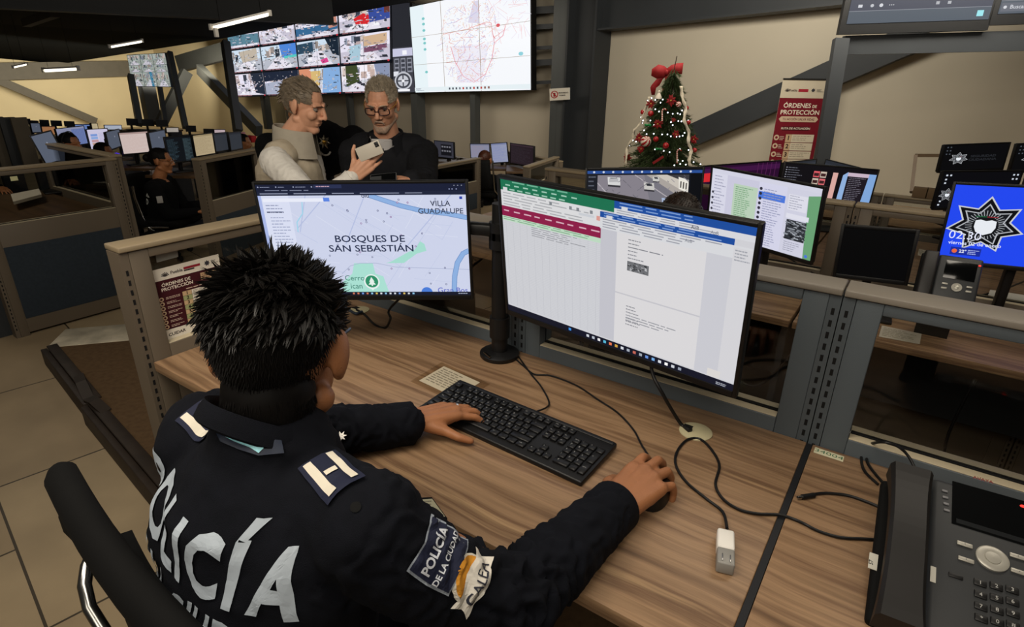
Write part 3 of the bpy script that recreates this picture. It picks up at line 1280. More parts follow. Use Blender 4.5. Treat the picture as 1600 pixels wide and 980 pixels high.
def monitor(M, w, h, label, content, W=1000, H=600, stand=None, st=1.0, group=None, bez=.009, chin=.016, thick=.03, name='monitor', cable=False, bezm=None):
    t = thing(name, label, 'monitor', M=M, group=group)
    b = MB(M)
    k = bezm or BLACK
    for x0, x1, z0, z1 in ((-w / 2, -w / 2 + bez, -h / 2, h / 2), (w / 2 - bez, w / 2, -h / 2, h / 2), (-w / 2 + bez, w / 2 - bez, h / 2 - bez, h / 2), (-w / 2 + bez, w / 2 - bez, -h / 2, -h / 2 + chin)):
        b.bx(x0, x1, -.003, .012, z0, z1, k, .0012)
    b.bx(-w / 2 + .004, w / 2 - .004, .002, thick, -h / 2 + .004, h / 2 - .004, k, .004)
    b.bx(-w * .27, w * .27, thick, thick + .022, -h * .32, h * .25, k, .006)
    b.build('housing', None, t)
    b = MB(M)
    sw, sh = w - 2 * bez, h - bez - chin
    cv = Cv(b, (-sw / 2, .0016, h / 2 - bez), (1, 0, 0), (0, 0, -1), sw, sh, W, H, st=st, eps=1.5e-5)
    content(cv)
    b.build('screen', None, t)
    if stand is not None:
        c = M @ V(0, thick + .022, -.02)
        n = M.to_3x3() @ V(0, 1, 0)
        n.z = 0
        n.normalize()
        r = n.cross(ZF) * -1
        f = c + n * .035
        b = MB()
        b.beam(V(c.x, c.y, c.z), f, .05, .05, k, bev=.006)
        b.beam(V(f.x, f.y, c.z + .03), V(f.x, f.y, stand + .01), .03, .055, k, up=n, bev=.005)
        b.build('stand', None, t)
        b = MB(frame(r, n, ZF, V(f.x, f.y, stand)))
        b.box((0, -.05, .0065), (.22, .17, .013), k, .005)
        b.build('base', None, t)
    return t


def mon_px(tl, tr, bl, dl, dr, label, content, stand=None, **kw):
    """a monitor from three corners of its frame and the distances of its left and right ends"""
    A, B = at(*tl, dl), at(*tr, dr)
    n = (B - A).cross(ZF).normalized()
    C = onplane(*bl, A, n)
    r = (B - A).normalized()
    u = A - C
    h = u.length
    u = (u - r * u.dot(r)).normalized()
    c = (A + B) / 2 - u * h / 2
    return monitor(frame(r, u.cross(r), u, c), (B - A).length, h, label, content, stand=stand, **kw)


# near desk
ML = pose((-1.148, 1.01, 1.06), 33.2, -4.3, 1.6)
monitor(ML, .54, .325, 'monitor showing a street map of Bosques de San Sebastián', c_map, 1430, 804, bez=.007, chin=.014)
MR = pose((-.507, 1.105, 1.072), -6.6, -7.4, -1.0)
monitor(MR, .61, .365, 'large monitor showing a spreadsheet beside a text page', c_sheet, 1000, 560, bez=.008, chin=.014)

# twin monitor arm clamped at the back of the desk
t = thing('twin_monitor_mount', 'black twin monitor arm with round foot, behind the two near monitors', 'monitor arm', (-.862, 1.205, .74))
b = MB(Matrix.Translation((-.862, 1.205, .74)))
b.lathe([(.052, 0), (.055, .004), (.055, .012), (.045, .018), (.02, .02)], m=BLACK, n=32)
b.build('foot', None, t)
b = MB()
b.tube([(-.862, 1.205, .755), (-.862, 1.205, 1.17)], .0225, BLACK, 20)
b.tube([(-.862, 1.205, .80), (-.862, 1.205, .86)], .028, BLACK, 20)
b.build('pole', None, t)
for Mx, zz, nm in ((ML, 1.10, 'left'), (MR, 1.075, 'right')):
    e = Mx @ V(0, .054, 0)
    mid = e + (Mx.to_3x3() @ V(0, .035, 0))
    b = MB()
    p0 = V(-.862, 1.205, zz)
    b.tube([p0 - V(0, 0, .022), p0 + V(0, 0, .022)], .03, BLACK, 20)
    b.beam(p0, V(mid.x, mid.y, zz), .035, .03, BLACK, bev=.006)
    b.tube([V(mid.x, mid.y, zz - .03), V(mid.x, mid.y, zz + .03)], .022, BLACK, 16)
    b.beam(V(mid.x, mid.y, e.z), e, .06, .06, BLACK, bev=.006)
    b.build('arm', None, t)
b = MB()
b.beam((-.885, 1.165, .7605), (-.855, 1.152, .7595), .006, .0015, CHROME)
b.build('hex_key', None, t)

# second row
monitor(pose((-1.056, 2.623, .915), 28.7, 1.6, 2.3), .54, .325, 'monitor showing a traffic camera view of cars in a street', c_traffic, stand=.62)
monitor(pose((-.546, 2.68, .929), -21.5, -6.3, -1.2), .54, .325, 'monitor showing chat windows, above the wood desk behind the partition', c_chat, stand=.62)
mon_px((1315, 350), (1438, 360), (1304, 433), 2.22, 2.10, 'small switched-off dark monitor just beyond the grey partition', c_off, stand=.62, bez=.012)
monitor(pose(CAM + (V(.38, 2.91, .956) - CAM) * .93, 3.6, 1.1, 2.7), .50, .302, 'monitor with bright blue screen and police star', c_blue, stand=.62)
# third row
mon_px((1100, 259), (1222, 250), (1101, 330), 4.0, 4.25, 'monitor with a dark purple screen behind the chat monitor', c_purple, stand=.50)
mon_px((1226.5, 252.5), (1375, 265), (1232, 312), 3.95, 3.8, 'black-screened monitor with red cards, right of the purple screen', c_cards, stand=.50)
mon_px((1476, 226), (1580, 222), (1470, 270), 4.0, 4.05, 'black monitor with dim star emblem and faint lettering', c_star, stand=.50)
mon_px((1590, 224), (1700, 219), (1584, 270), 4.05, 4.1, 'black star monitor cut off by the right edge, topmost row', c_star, stand=.50)
mon_px((1474, 267), (1600, 266), (1463, 328), 3.6, 3.65, 'black monitor with white desktop icons above the blue screen', c_icons, stand=.50)
mon_px((1225, 254), (1277, 248), (1226, 290), 4.9, 5.1, 'grey-lit monitor top edge peeking over the red-cards monitor', c_dim, stand=.45)
mon_px((1290, 248), (1345, 262), (1290, 300), 5.0, 4.8, 'dark monitor peeking behind the red-cards monitor beside the steel post', c_dim, stand=.45)

# ================================================================== WALL DISPLAYS
def feed(cv, x, y, w, h, seed, pal=None, pieces=()):
    rg = random.Random(seed)
    sky, wall, road, dark = pal or rg.choice((('#e8e4f4', '#b9a7a8', '#c9c4d4', '#3a3f4c'), ('#cfe0f0', '#9a8f8a', '#b8bcc8', '#2a3440'), ('#f4f0f8', '#c8b0a8', '#d8d4e0', '#54505c')))
    X, Y = lambda u: x + u * w, lambda v: y + v * h
    cv.rect(x, y, w, h, sky)
    for i in range(9):
        a = rg.uniform(0, .85)
        cv.rect(X(a), Y(rg.uniform(0, .25)), w * rg.uniform(.05, .15), h * rg.uniform(.2, .4), rg.choice((wall, dark, '#d8c8c0', '#8f97a8', wall)))
    v0 = rg.uniform(.4, .6)
    cv.poly([(X(0), Y(v0 + .1)), (X(0), Y(1)), (X(1), Y(1)), (X(1), Y(v0 - .05))], road)
    cv.poly([(X(.1), Y(1)), (X(.45), Y(v0)), (X(.6), Y(v0)), (X(.85), Y(1))], '#e6e2ee')
    cols = (dark, '#5c6470', '#8a8f9c', '#f4f2f8', '#c9b8b0', wall)
    for i in range(48):
        s_ = rg.uniform(.015, .05)
        cv.rect(X(rg.uniform(0, .94)), Y(rg.uniform(.1, .93)), w * s_, h * s_ * rg.uniform(.6, 1.8), rg.choice(cols))
    for i in range(8):
        u, v = rg.uniform(.05, .85), rg.uniform(.5, .85)
        cv.poly([(X(u), Y(v)), (X(u + .02), Y(v + .09)), (X(u + .12), Y(v + .1)), (X(u + .1), Y(v + .01))], rg.choice(('#f6f6fa', '#2c3038', '#d0d4dc', '#7c8494')))
    for (pts, c) in pieces:
        cv.poly([(X(a), Y(b)) for a, b in pts], c)
    dashes(cv, 40, x + w * .03, y + h * .05, x + w * .97, y + h * .95, w * .04, h * .022, cols, seed + 99, axis=(0, .1, 1.5, 1.6, -.6, .5))
    dashes(cv, 26, x + w * .05, y + h * .3, x + w * .95, y + h * .9, w * .08, h * .035, (dark, road, wall), seed + 7, axis=(0, .15, -.5))


OFFW = -.45
tl, tr, br, bl = onwall(352, 41, OFFW), onwall(611, -8, OFFW), onwall(613.5, 144.5, OFFW), onwall(371, 151.5, OFFW)
Mw = frame(-WD, WN, ZF, (tl + tr + br + bl) / 4)
t = thing('video_wall', 'long video wall of street camera pictures behind the standing men', 'video wall', M=Mw)
b = MB()
cv = CvQ(b, tl, tr, br, bl, 1200, 540, eps=4e-5)
cv.rect(0, 0, 1200, 540, '#0c0e14')
PCS = {(0, 3): [([(.3, .55), (.35, .75), (.6, .8), (.65, .5), (.5, .4)], '#d8282e'), ([(.6, .3), (1, .2), (1, .7), (.62, .75)], '#3a4f9c'), ([(.9, 0), (1, 0), (1, .5), (.9, .5)], '#6a3a34')],
       (0, 2): [([(0, .6), (1, .55), (1, .8), (0, .9)], '#3a6a94'), ([(.75, .2), (.98, .1), (.98, .7), (.8, .75)], '#c88a78')],
       (1, 1): [([(.55, 0), (1, 0), (1, .5), (.6, .55)], '#4f86d8'), ([(.65, .5), (1, .46), (1, .56), (.66, .6)], '#58c8c0')],
       (1, 2): [([(.55, .8), (.6, .95), (.75, .9), (.72, .72)], '#d8488c'), ([(.7, 0), (1, 0), (1, .7), (.85, .6)], '#1c2836'), ([(0, .1), (.4, .05), (.4, .45), (0, .5)], '#2f4a5e')],
       (1, 3): [([(.5, .1), (.95, .05), (.95, .4), (.5, .45)], '#d0b090'), ([(.2, .4), (.45, .35), (.4, .95), (.2, .95)], '#a8c8d8'), ([(.5, .5), (.95, .42), (.95, .62), (.5, .68)], '#7a5068')],
       (2, 2): [([(0, 0), (.3, 0), (.3, .6), (0, .6)], '#d89070'), ([(.62, 0), (1, 0), (1, 1), (.55, 1)], '#86aede'), ([(.3, .1), (.55, .1), (.5, .7), (.3, .7)], '#d8b878')],
       (2, 1): [([(0, 0), (1, 0), (1, .3), (0, .42)], '#20283a'), ([(0, .5), (1, .3), (1, 1), (0, 1)], '#aab0c4')],
       (2, 3): [([(.1, 0), (.35, 0), (.4, .6), (.1, .8)], '#3f4a2c'), ([(.7, 0), (1, 0), (1, .5), (.75, .5)], '#8a94b0')],
       (2, 0): [([(.6, 0), (1, 0), (1, 1), (.7, .9)], '#232c3c')], (0, 0): [([(0, .4), (1, .5), (1, .9), (0, .9)], '#5c8496')], (1, 0): [([(.3, .1), (.9, 0), (.9, .5), (.4, .6)], '#c0b4a4')]}
for r_ in range(3):
    for c_ in range(4):
        feed(cv, c_ * 300 + 4, r_ * 180 + 8, 290, 160, 10 * r_ + c_ + 1, None, PCS.get((r_, c_), ()))
        cv.rect(c_ * 300 + 4, r_ * 180 + 168, 290, 10, '#15181f')
        cv.rows(c_ * 300 + 20, r_ * 180 + 170, 240, 1, 5, 5, '#9a6a70', r_ * 7 + c_)
        cv.circ(c_ * 300 + 286, r_ * 180 + 172, 6, '#c8303c', 8)
for i in range(1, 8):
    cv.rect(i * 150 - .8, 0, 1.6, 540, '#3a3c46')
b.build('screen', None, t)


def backbox(t, tl, tr, br, bl, d, m=BLACK, name='housing', n=None):
    n = n if n is not None else WN
    q = [tl, tr, br, bl]
    c = sum(q, V(0, 0, 0)) / 4
    q = [c + (p - c) * 1.012 + n * .004 for p in q]
    b = MB()
    vs = q + [p + n * d for p in q]
    b.add(vs, [(0, 3, 2, 1), (4, 5, 6, 7)] + [(i, (i + 1) % 4, 4 + (i + 1) % 4, 4 + i) for i in range(4)], m)
    return b.build(name, None, t)


backbox(t, tl, tr, br, bl, .12)
# control panel between the feeds and the map
tl, tr, br, bl = onwall(612, 8, OFFW), onwall(640, 4, OFFW), onwall(648, 144, OFFW), onwall(615, 145, OFFW)
t2 = thing('control_display', 'narrow dark display with dial and button boxes, left of the map screen', 'display', M=frame(-WD, WN, ZF, (tl + tr + br + bl) / 4))
b = MB()
cv = CvQ(b, tl, tr, br, bl, 100, 400, eps=4e-4)
cv.rect(0, 0, 100, 400, '#3f4048')
cv.rect(0, 0, 100, 190, '#2a2b31')
cv.rect(0, 195, 100, 36, '#c8c8e0')
cv.rect(50, 205, 22, 20, '#f4f4fa')
for i in range(3):
    cv.rect(8 + i * 32, 240, 24, 66, '#8a8c98')
    for j in range(3):
        cv.rect(11 + i * 32, 246 + j * 20, 18, 13, '#3f414a')
cv.rect(4, 300, 24, 22, '#e0e2ea')
cv.circ(50, 345, 42, '#c4c6ce', 28)
cv.circ(50, 345, 35, '#45474f', 28)
cv.circ(50, 345, 26, '#c8cad2', 24)
cv.rect(22, 342, 56, 6, '#45474f')
cv.rect(47, 318, 6, 54, '#45474f')
cv.circ(50, 345, 7, '#f0f0f4', 12)
cv.rect(24, 384, 56, 11, '#f4f4f8')
b.build('screen', None, t2)
backbox(t2, tl, tr, br, bl, .12)
# the map
tl, tr, br, bl = onwall(640, 11.5, OFFW), onwall(828.5, -28, OFFW), onwall(829.3, 140.5, OFFW), onwall(649.5, 144.5, OFFW)
t3 = thing('map_display', 'tall white video wall showing a district map with red lines', 'video wall', M=frame(-WD, WN, ZF, (tl + tr + br + bl) / 4))
b = MB()
cv = CvQ(b, tl, tr, br, bl, 900, 840, eps=4e-4)
cv.rect(0, 0, 900, 840, '#f6f8fc')
cv.rect(0, 0, 120, 840, '#e8f4f8')
inn = lambda x, y: (x - 470) ** 2 / 230 ** 2 + (y - 390) ** 2 / 420 ** 2 < 1 and y < 760
cv.poly([(520, 60), (555, 60), (555, 250), (470, 230)], '#dcd8ea')
cv.poly([(330, 420), (620, 430), (560, 760), (380, 760)], '#eeecf6')
dashes(cv, 800, 250, 60, 720, 760, 17, 2.4, ('#ecacaa', '#bcc4e8', '#eccaa0', '#d4c8e6', '#e49aa0', '#c8dcf0', '#f0d8c4'), 4, inn)
dashes(cv, 110, 250, 60, 720, 760, 70, 3, ('#e08c90', '#b8b0dc', '#e8b8a0'), 5, inn)
dashes(cv, 60, 620, 20, 890, 400, 90, 2.5, ('#f0c8cc', '#e4d8ec'), 6)
cv.line([(330, 420), (360, 560), (420, 700), (500, 760), (590, 690), (640, 560), (660, 430), (720, 380), (740, 300)], 5, '#eca0a8')
cv.line([(640, 260), (660, 430)], 4, '#e8a0a6')
cv.line([(280, 300), (470, 285), (600, 250), (640, 260)], 4, '#e89c90')
for y in (130, 180, 240, 320, 360, 420, 640):
    cv.circ(115, y, 13, '#7fc8c8', 10)
cv.circ(840, 540, 16, '#8fd0dc', 10)
cv.circ(690, 290, 14, '#e04858', 10)
for v in (290, 560):
    cv.rect(0, v, 900, 3, '#9a8a78')
for u in (265, 555):
    cv.rect(u, 0, 3.4, 840, '#9a8a78')
cv.rect(0, 790, 900, 40, '#e6f0f4')
rg = random.Random(2)
for i in range(12):
    cv.rect(300 + i * 28, 800, 13, 20, rg.choice(('#4a4e58', '#c05048', '#707884', '#8a5a50')))
cv.rows(15, 800, 70, 3, 10, 5, '#9aa4b0', 3)
b.build('screen', None, t3)
backbox(t3, tl, tr, br, bl, .12)
# steel posts and rails that carry the displays
POSTM = STEEL
for i, (x, y0, y1, w) in enumerate(((545, 140, 235, .12), (652, 138, 235, .20), (742, 135, 235, .13), (412, 140, 215, .18), (876, 0, 275, .14))):
    p, q = onwall(x, y0, -.30), onwall(x + (4 if x < 800 else 2), y1, -.30)
    b = MB()
    b.beam(V(p.x, p.y, FZ), V(p.x, p.y, 2.6), w, w, POSTM, up=WN)
    tag(b.build('display_post'), ['grey steel post right of the profile man, below the camera pictures', 'wide grey steel post behind the bespectacled man', 'grey steel post below the middle of the map screen', 'dark steel post behind the head of the man in the vest', 'slim grey steel post beside the big column, carrying the small sign'][i], 'post')
for i, (y, h) in enumerate(((17, .10), (43, .07), (76, .05), (99, .09), (130, .05))):
    b = MB()
    b.beam(onwall(826, y, -.3), onwall(880, y - 3, -.3), .06, h, STEELD)
    tag(b.build('steel_rail'), ['topmost', 'second highest', 'middle', 'thick second lowest', 'lowest'][i] + ' steel rail between the map screen and the column', 'rail')

# small sign on the slim post
tl, tr, br, bl = onwall(858.5, 139, -.47), onwall(889.5, 137, -.47), onwall(889.5, 155.5, -.47), onwall(859, 157.5, -.47)
t = thing('warning_sign', 'small white sign with a red prohibition symbol on the slim post', 'sign', M=frame(-WD, WN, ZF, (tl + br) / 2))
backbox(t, tl, tr, br, bl, .012, WHITEP, 'sign_plate')
b = MB()
cv = CvQ(b, tl, tr, br, bl, 300, 180, fn=ink, eps=4e-4)
cv.rect(0, 0, 300, 180, '#d8d2c4')
cv.circ(75, 90, 58, '#a82a30', 28)
cv.circ(75, 90, 44, '#d8d2c4', 28)
cv.rect(58, 62, 34, 60, '#8a2a30')
cv.line([(40, 55), (112, 125)], 13, '#a82a30')
cv.text('PROHIBIDO', 212, 82, 28, '#33302c', bold=.03)
cv.text('FUMAR', 200, 118, 28, '#33302c', bold=.03)
b.build('sign_print', None, t)

# second video wall far left
A, B = at(199, 88, 14.8), at(258, 80.5, 14.2)
nn = (B - A).cross(ZF).normalized()
tl, tr, br, bl = A, B, onplane(268, 134, A, nn), onplane(208, 137, A, nn)
t = thing('video_wall', 'small square video wall of pale pictures in the far left corner', 'video wall', M=frame((B - A).normalized(), -nn, ZF, (tl + br) / 2))
b = MB()
cv = CvQ(b, tl, tr, br, bl, 600, 540, st=.72, eps=4e-5)
cv.rect(0, 0, 600, 540, '#14171c')
for r_, (y, h) in enumerate(((6, 170), (182, 110), (298, 236))):
    for c_ in range(3):
        feed(cv, c_ * 200 + 4, y, 192, h, 50 + r_ * 3 + c_, ('#b8c4bc', '#a89a90', '#aab4ac', '#4a585c'), [([(.55, 0), (.75, 0), (.8, 1), (.6, 1)], '#3f8fb4')] if (r_, c_) == (2, 1) else ())
b.build('screen', None, t)
backbox(t, tl, tr, br, bl, .12, n=-nn)

# big screens on a steel frame, top right
A, B = at(1309, 57, 5.0), at(1541, 42.5, 4.75)
d = (B - A).normalized()
nn = d.cross(ZF).normalized()
for k, (x0, x1, lab) in enumerate(((0, 1, 'large wall screen at the top right with a row of small icons'), (1.005, 2.0, 'large wall screen cut by the right edge, with search box'))):
    w = (B - A).length
    bl = A + d * (w * x0)
    br = A + d * (w * x1)
    tl, tr = bl + V(.0, 0, .62) + d * .02, br + V(0, 0, .62) + d * .02
    t = thing('wall_screen', lab, 'screen', M=frame(d, -nn, ZF, (tl + br) / 2))
    backbox(t, tl, tr, br, bl, .08, BLACK, n=-nn)
    b = MB()
    i0, i1 = d * .04, V(0, 0, .075)
    cv = CvQ(b, tl + i0, tr - d * .012, br - d * .012 + i1, bl + i0 + i1, 1000, 560, st=1, eps=3e-4)
    cv.rect(0, 0, 1000, 560, '#4b4e5b')
    cv.rect(0, 330, 1000, 130, '#4f525f')
    cv.rect(0, 462, 1000, 4, '#8f939c')
    cv.rect(0, 466, 1000, 94, '#58606a')
    if k == 0:
        cv.rect(60, 415, 30, 22, '#d4d6dc')
        cv.circ(160, 425, 13, '#c4c6cc', 10)
        cv.circ(225, 425, 14, '#d4d6dc', 12)
        for i in range(3):
            cv.circ(285 + i * 14, 425, 4, '#d4d6dc', 8)
        cv.rect(610, 412, 24, 22, '#b4b6bc')
        cv.rect(690, 412, 24, 22, '#b4b6bc')
        cv.rect(910, 490, 44, 44, '#9fe8f0')
    else:
        cv.text('40%', 90, 440, 46, '#c4c6cc', bold=.02)
        cv.rect(10, 480, 300, 64, '#6a6e78')
        cv.circ(36, 512, 12, '#d4d6dc', 12)
        cv.text('Buscar', 70, 524, 40, '#d4d6dc', 'L', bold=.01)
    b.build('screen', None, t)
t = thing('screen_frame', 'dark steel frame with tall post carrying the top right screens', 'frame', M=frame(d, -nn, ZF, V(A.x, A.y, FZ)))
p = at(1327, 62, 5.02)
p2 = at(1297, 251, 5.02)
b = MB()
b.beam(V(p2.x, p2.y, FZ) * .5 + V(p.x, p.y, FZ) * .5, V(p.x, p.y, A.z - .012), .11, .11, STEELD, up=nn)
b.build('post', None, t)
b = MB()
q0 = at(1330, 70, 5.08)
b.beam(q0, q0 + d * 3, .1, .15, STEELD)
b.build('crossbar', None, t)

# ================================================================== THINGS ON THE NEAR DESKS
DZ = .74
CORD = mat('black_cord', '#0b0b0c', .5, var=.1)


def cord(name, pts, r, label, cat='cable', m=None, sub=6, group=None, M=None):
    """a smooth cable through the given points"""
    P = [Vector(p) for p in pts]
    out = []
    for i in range(len(P) - 1):
        p0, p1, p2, p3 = P[max(i - 1, 0)], P[i], P[i + 1], P[min(i + 2, len(P) - 1)]
        for k in range(sub):
            t = k / sub
            out.append(.5 * ((2 * p1) + (p2 - p0) * t + (2 * p0 - 5 * p1 + 4 * p2 - p3) * t * t + (3 * p1 - p0 - 3 * p2 + p3) * t ** 3))
    out.append(P[-1])
    b = MB()
    b.tube(out, r, m or CORD, 8)
    return tag(b.build(name), label, cat, group, 'thing')


def desk_pts(px, z=DZ + .0035):
    return [atz(x, y, z) for x, y in px]


# --- keyboard
kA, kB, kC = atz(722, 594, .762), atz(960, 690, .762), atz(915, 745, .752)
kx = (kB - kA)
kx.z = 0
KL = .442
kx.normalize()
ky = V(-kx.y, kx.x, 0)
kc = (kA + kB) / 2 - ky * .073
KM = frame(kx, ky, ZF, V(kc.x, kc.y, DZ)) @ Matrix.Rotation(rad(4), 4, 'X')
t = thing('keyboard', 'black full-size computer keyboard under the left hand on the near desk', 'keyboard', M=KM)
KT = .016
b = MB(KM)
b.box((0, 0, .0105), (KL, .148, .013), BLACK, .004)
b.box((0, .066, .017), (KL * .98, .010, .004), BLACK, .0015)
b.build('keyboard_body', None, t)
KEYM = mat('key_black', '#121213', .42, var=.1)
LEG = ink('#9a9a98')
keys = []
u = .0188
x0 = -KL / 2 + .010
yr = [.050, .027, .008, -.0108, -.0296, -.0484]


def row(x, y, widths, labs, h=1):
    for i, w in enumerate(widths):
        if w > 0:
            keys.append((x + w * u / 2, y - (h - 1) * u / 2, w * u - .0030, h * u - .0032, labs[i] if i < len(labs) else ''))
        x += abs(w) * u


row(x0, yr[0], [1, -1] + [1] * 4 + [-.5] + [1] * 4 + [-.5] + [1] * 4, ['Esc', '', 'F1', 'F2', 'F3', 'F4', '', 'F5', 'F6', 'F7', 'F8', '', 'F9', 'F10', 'F11', 'F12'])
row(x0, yr[1], [1] * 13 + [2], list('|1234567890?¿') + ['<-'])
row(x0, yr[2], [1.5] + [1] * 12 + [1.5], ['Tab'] + list('QWERTYUIOP') + ['´', '+'])
row(x0, yr[3], [1.75] + [1] * 12 + [1.25], ['Bloq'] + list('ASDFGHJKLÑ') + ['{', '}'])
row(x0, yr[4], [1.25] + [1] * 11 + [2.75], ['', '<'] + list('ZXCVBNM') + [',', '.', '-'])
row(x0, yr[5], [1.25, 1.25, 1.25, 6.25, 1.25, 1.25, 1.25, 1.25], ['Ctrl', '', 'Alt', '', 'Alt', '', '', 'Ctrl'])
xn = x0 + 15.35 * u
row(xn, yr[0], [1, 1, 1], ['Imp', 'Blq', 'Pau'])
row(xn, yr[1], [1, 1, 1], ['Ins', 'Ini', 'Re'])
row(xn, yr[2], [1, 1, 1], ['Sup', 'Fin', 'Av'])
row(xn + u, yr[4], [1], ['^'])
row(xn, yr[5], [1, 1, 1], ['<', 'v', '>'])
xp = xn + 3.35 * u
row(xp, yr[1], [1] * 4, ['Num', '/', '*', '-'])
row(xp, yr[2], [1] * 3, list('789'))
row(xp, yr[3], [1] * 3, list('456'))
row(xp, yr[4], [1] * 3, list('123'))
row(xp, yr[5], [2, 1], ['0', '.'])
row(xp + 3 * u, yr[2], [1], ['+'], 2)
row(xp + 3 * u, yr[4], [1], ['Intro'], 2)
rest = MB(KM)
for i, (x, y, w, h, s_) in enumerate(keys):
    k = MB(KM) if i < 98 else rest
    k.box((x, y, .0195), (w, h, .006), KEYM, .0015, seg=1)
    if s_:
        k.text(s_, (x - w * .28, y + h * .02, .02265), (1, 0, 0), (0, 1, 0), .0062 if len(s_) == 1 else .0042, LEG, 'L')
    if i < 98:
        k.build('key', None, t)
tag(rest.build('keys', None, t), kind='stuff')

# --- mouse
MXY = atz(1017, 742, .765)
MM = frame(V(.98, .17, 0).normalized(), V(-.17, .98, 0).normalized(), ZF, V(-.283, .905, DZ))
t = thing('computer_mouse', 'black computer mouse gripped by the right hand', 'mouse', M=MM)
b = MB(MM)
vs, fs = [], []
nu, nv = 24, 10
for i in range(nv + 1):
    for j in range(nu):
        a = 2 * PI * j / nu
        e = math.cos(PI / 2 * i / nv)
        q = e ** .45
        zz = .034 * math.sin(PI / 2 * i / nv) ** .9 if i else 0
        yy = .056 * math.sin(a) * q
        vs.append((.030 * math.copysign(abs(math.cos(a)) ** .8, math.cos(a)) * q, yy, zz * (1 - .25 * (yy / .056)) + .001))
for i in range(nv):
    for j in range(nu):
        fs.append((i * nu + j, i * nu + (j + 1) % nu, (i + 1) * nu + (j + 1) % nu, (i + 1) * nu + j))
b.add(vs, fs, BLACK, True)
b.build('mouse_body', None, t)
b = MB(MM)
b.lathe([(.001, -.003), (.010, -.003), (.010, .003), (.001, .003)], Matrix.Translation((0, .028, .026)) @ Matrix.Rotation(PI / 2, 4, 'Y'), GREYP, 16)
b.build('scroll_wheel', None, t)
cord('mouse_cable', [MM @ V(0, .056, .008)] + desk_pts([(1004, 698), (990, 672), (965, 645), (935, 625), (900, 602), (860, 587), (835, 585), (818, 572), (800, 556)]), .0022, 'thin black mouse cable running from the hand to the arm foot')
cord('keyboard_cable', [KM @ V(.012, .073, .012)] + desk_pts([(858, 632), (846, 605), (830, 585), (812, 560), (806, 552)]), .0022, 'thin black keyboard cable crossing the mouse cable near the arm foot')


def flat(name, px, z, th, m, label, cat, draw=None, W=100, H=60, fn=ink, group=None):
    """thin thing lying on a surface; corners far-left, far-right, near-right, near-left"""
    q = [atz(x, y, z) for x, y in px]
    c = sum(q, V(0, 0, 0)) / 4
    ux = (q[1] - q[0]).normalized()
    t = thing(name, label, cat, M=frame(ux, ZF.cross(ux), ZF, V(c.x, c.y, z)), group=group)
    b = MB()
    b.add([p for p in q] + [p + V(0, 0, th) for p in q], [(0, 1, 2, 3), (7, 6, 5, 4)] + [(i, 4 + i, 4 + (i + 1) % 4, (i + 1) % 4) for i in range(4)], m)
    b.build('sheet' if th < .004 else 'body', None, t)
    if draw:
        b = MB()
        cv = CvQ(b, *[p + V(0, 0, th) for p in q], W, H, fn=fn, eps=4e-5)
        draw(cv)
        b.build('print', None, t)
    return t


PAPER = mat('paper', '#cfc8b8', .8, var=.04)
TAPE = glass_mat('clear_tape', (.93, .91, .86))


def d_note(cv):
    cv.k += 1
    cv.rows(6, 6, 84, 8, 6, 2.4, '#8a8579', 3)


flat('taped_note', [(693.5, 572.7), (750, 598), (712, 622), (655, 595)], DZ + .0005, .0006, PAPER, 'white printed note taped to the desk above the keyboard', 'note', d_note)
b = MB()
q = [atz(x, y, DZ + .0016) for x, y in ((690, 566), (766, 600), (716, 632), (641, 596))]
b.add(q, [(0, 3, 2, 1)], TAPE)
# tape sits over the note
o = b.build('tape')
tag(o, 'clear tape sheet sealing the white note to the desk', 'tape', None, 'thing')


def grommet(px, r, label):
    c = atz(px[0], px[1], DZ)
    t = thing('cable_grommet', label, 'grommet', c)
    b = MB(Matrix.Translation(c))
    m = mat('cream_plastic', '#b3ab8a', .5, var=.04)
    b.lathe([(r, 0), (r, .002), (r - .003, .0035), (.001, .0035)], None, m, 36)
    b.build('cover', None, t)
    b = MB(Matrix.Translation(c))
    b.box((-r * .55, r * .1, .0037), (.020, .018, .001), SLOTM)
    b.build('cable_hole', None, t)


grommet((1087, 675), .036, 'round cream cable grommet near the right desk seam')
grommet((561, 485), .033, 'round cream cable grommet under the map monitor')
gA = atz(1072, 672, DZ)
cord('power_cable', [MR @ V(.08, .05, -.12), aty(1018, 577, 1.13), aty(1035, 615, 1.12), atz(1062, 660, DZ + .012), gA + V(0, 0, .007)], .0042, 'black power cord dropping from the spreadsheet monitor into the cream grommet')
b = MB()
b.beam(gA + V(-.006, .004, .007), gA + V(.012, -.008, .007), .012, .009, CORD, bev=.002)
tag(b.build('cable_plug'), 'short black plug lying on the cream grommet by the desk seam', 'plug', None, 'thing')
cord('monitor_cable', [ML @ V(.15, .045, -.10), aty(611, 480, 1.15), aty(610, 498, 1.13), atz(602, 512, DZ + .004), atz(585, 507, DZ + .004), atz(570, 492, DZ + .004), atz(557, 484, DZ + .006)], .0036, 'black cable looping below the map monitor into its grommet')
cord('video_cable', desk_pts([(536, 478), (545, 484), (556, 490), (566, 487)], DZ + .008), .0045, 'blue grey video cable end by the grommet behind the officer', m=mat('slate_cord', '#2a3442', .5))
cord('charging_cable', [atz(1136, 826, .754)] + desk_pts([(1129, 800), (1103, 779), (1072, 753), (1056, 727), (1058, 706), (1073, 688), (1093, 686), (1111, 702), (1124, 727), (1118, 757), (1129, 779), (1154, 796), (1184, 803), (1219, 805), (1249, 815), (1279, 830), (1313, 840), (1345, 842), (1373, 844)]), .0028, 'black charging cable looping from white charger to the desk telephone')
cord('spare_cable', desk_pts([(1262, 776), (1283, 771), (1317, 773), (1343, 780), (1373, 792)]), .0028, 'short black cable with metal tip left of the telephone')
b = MB()
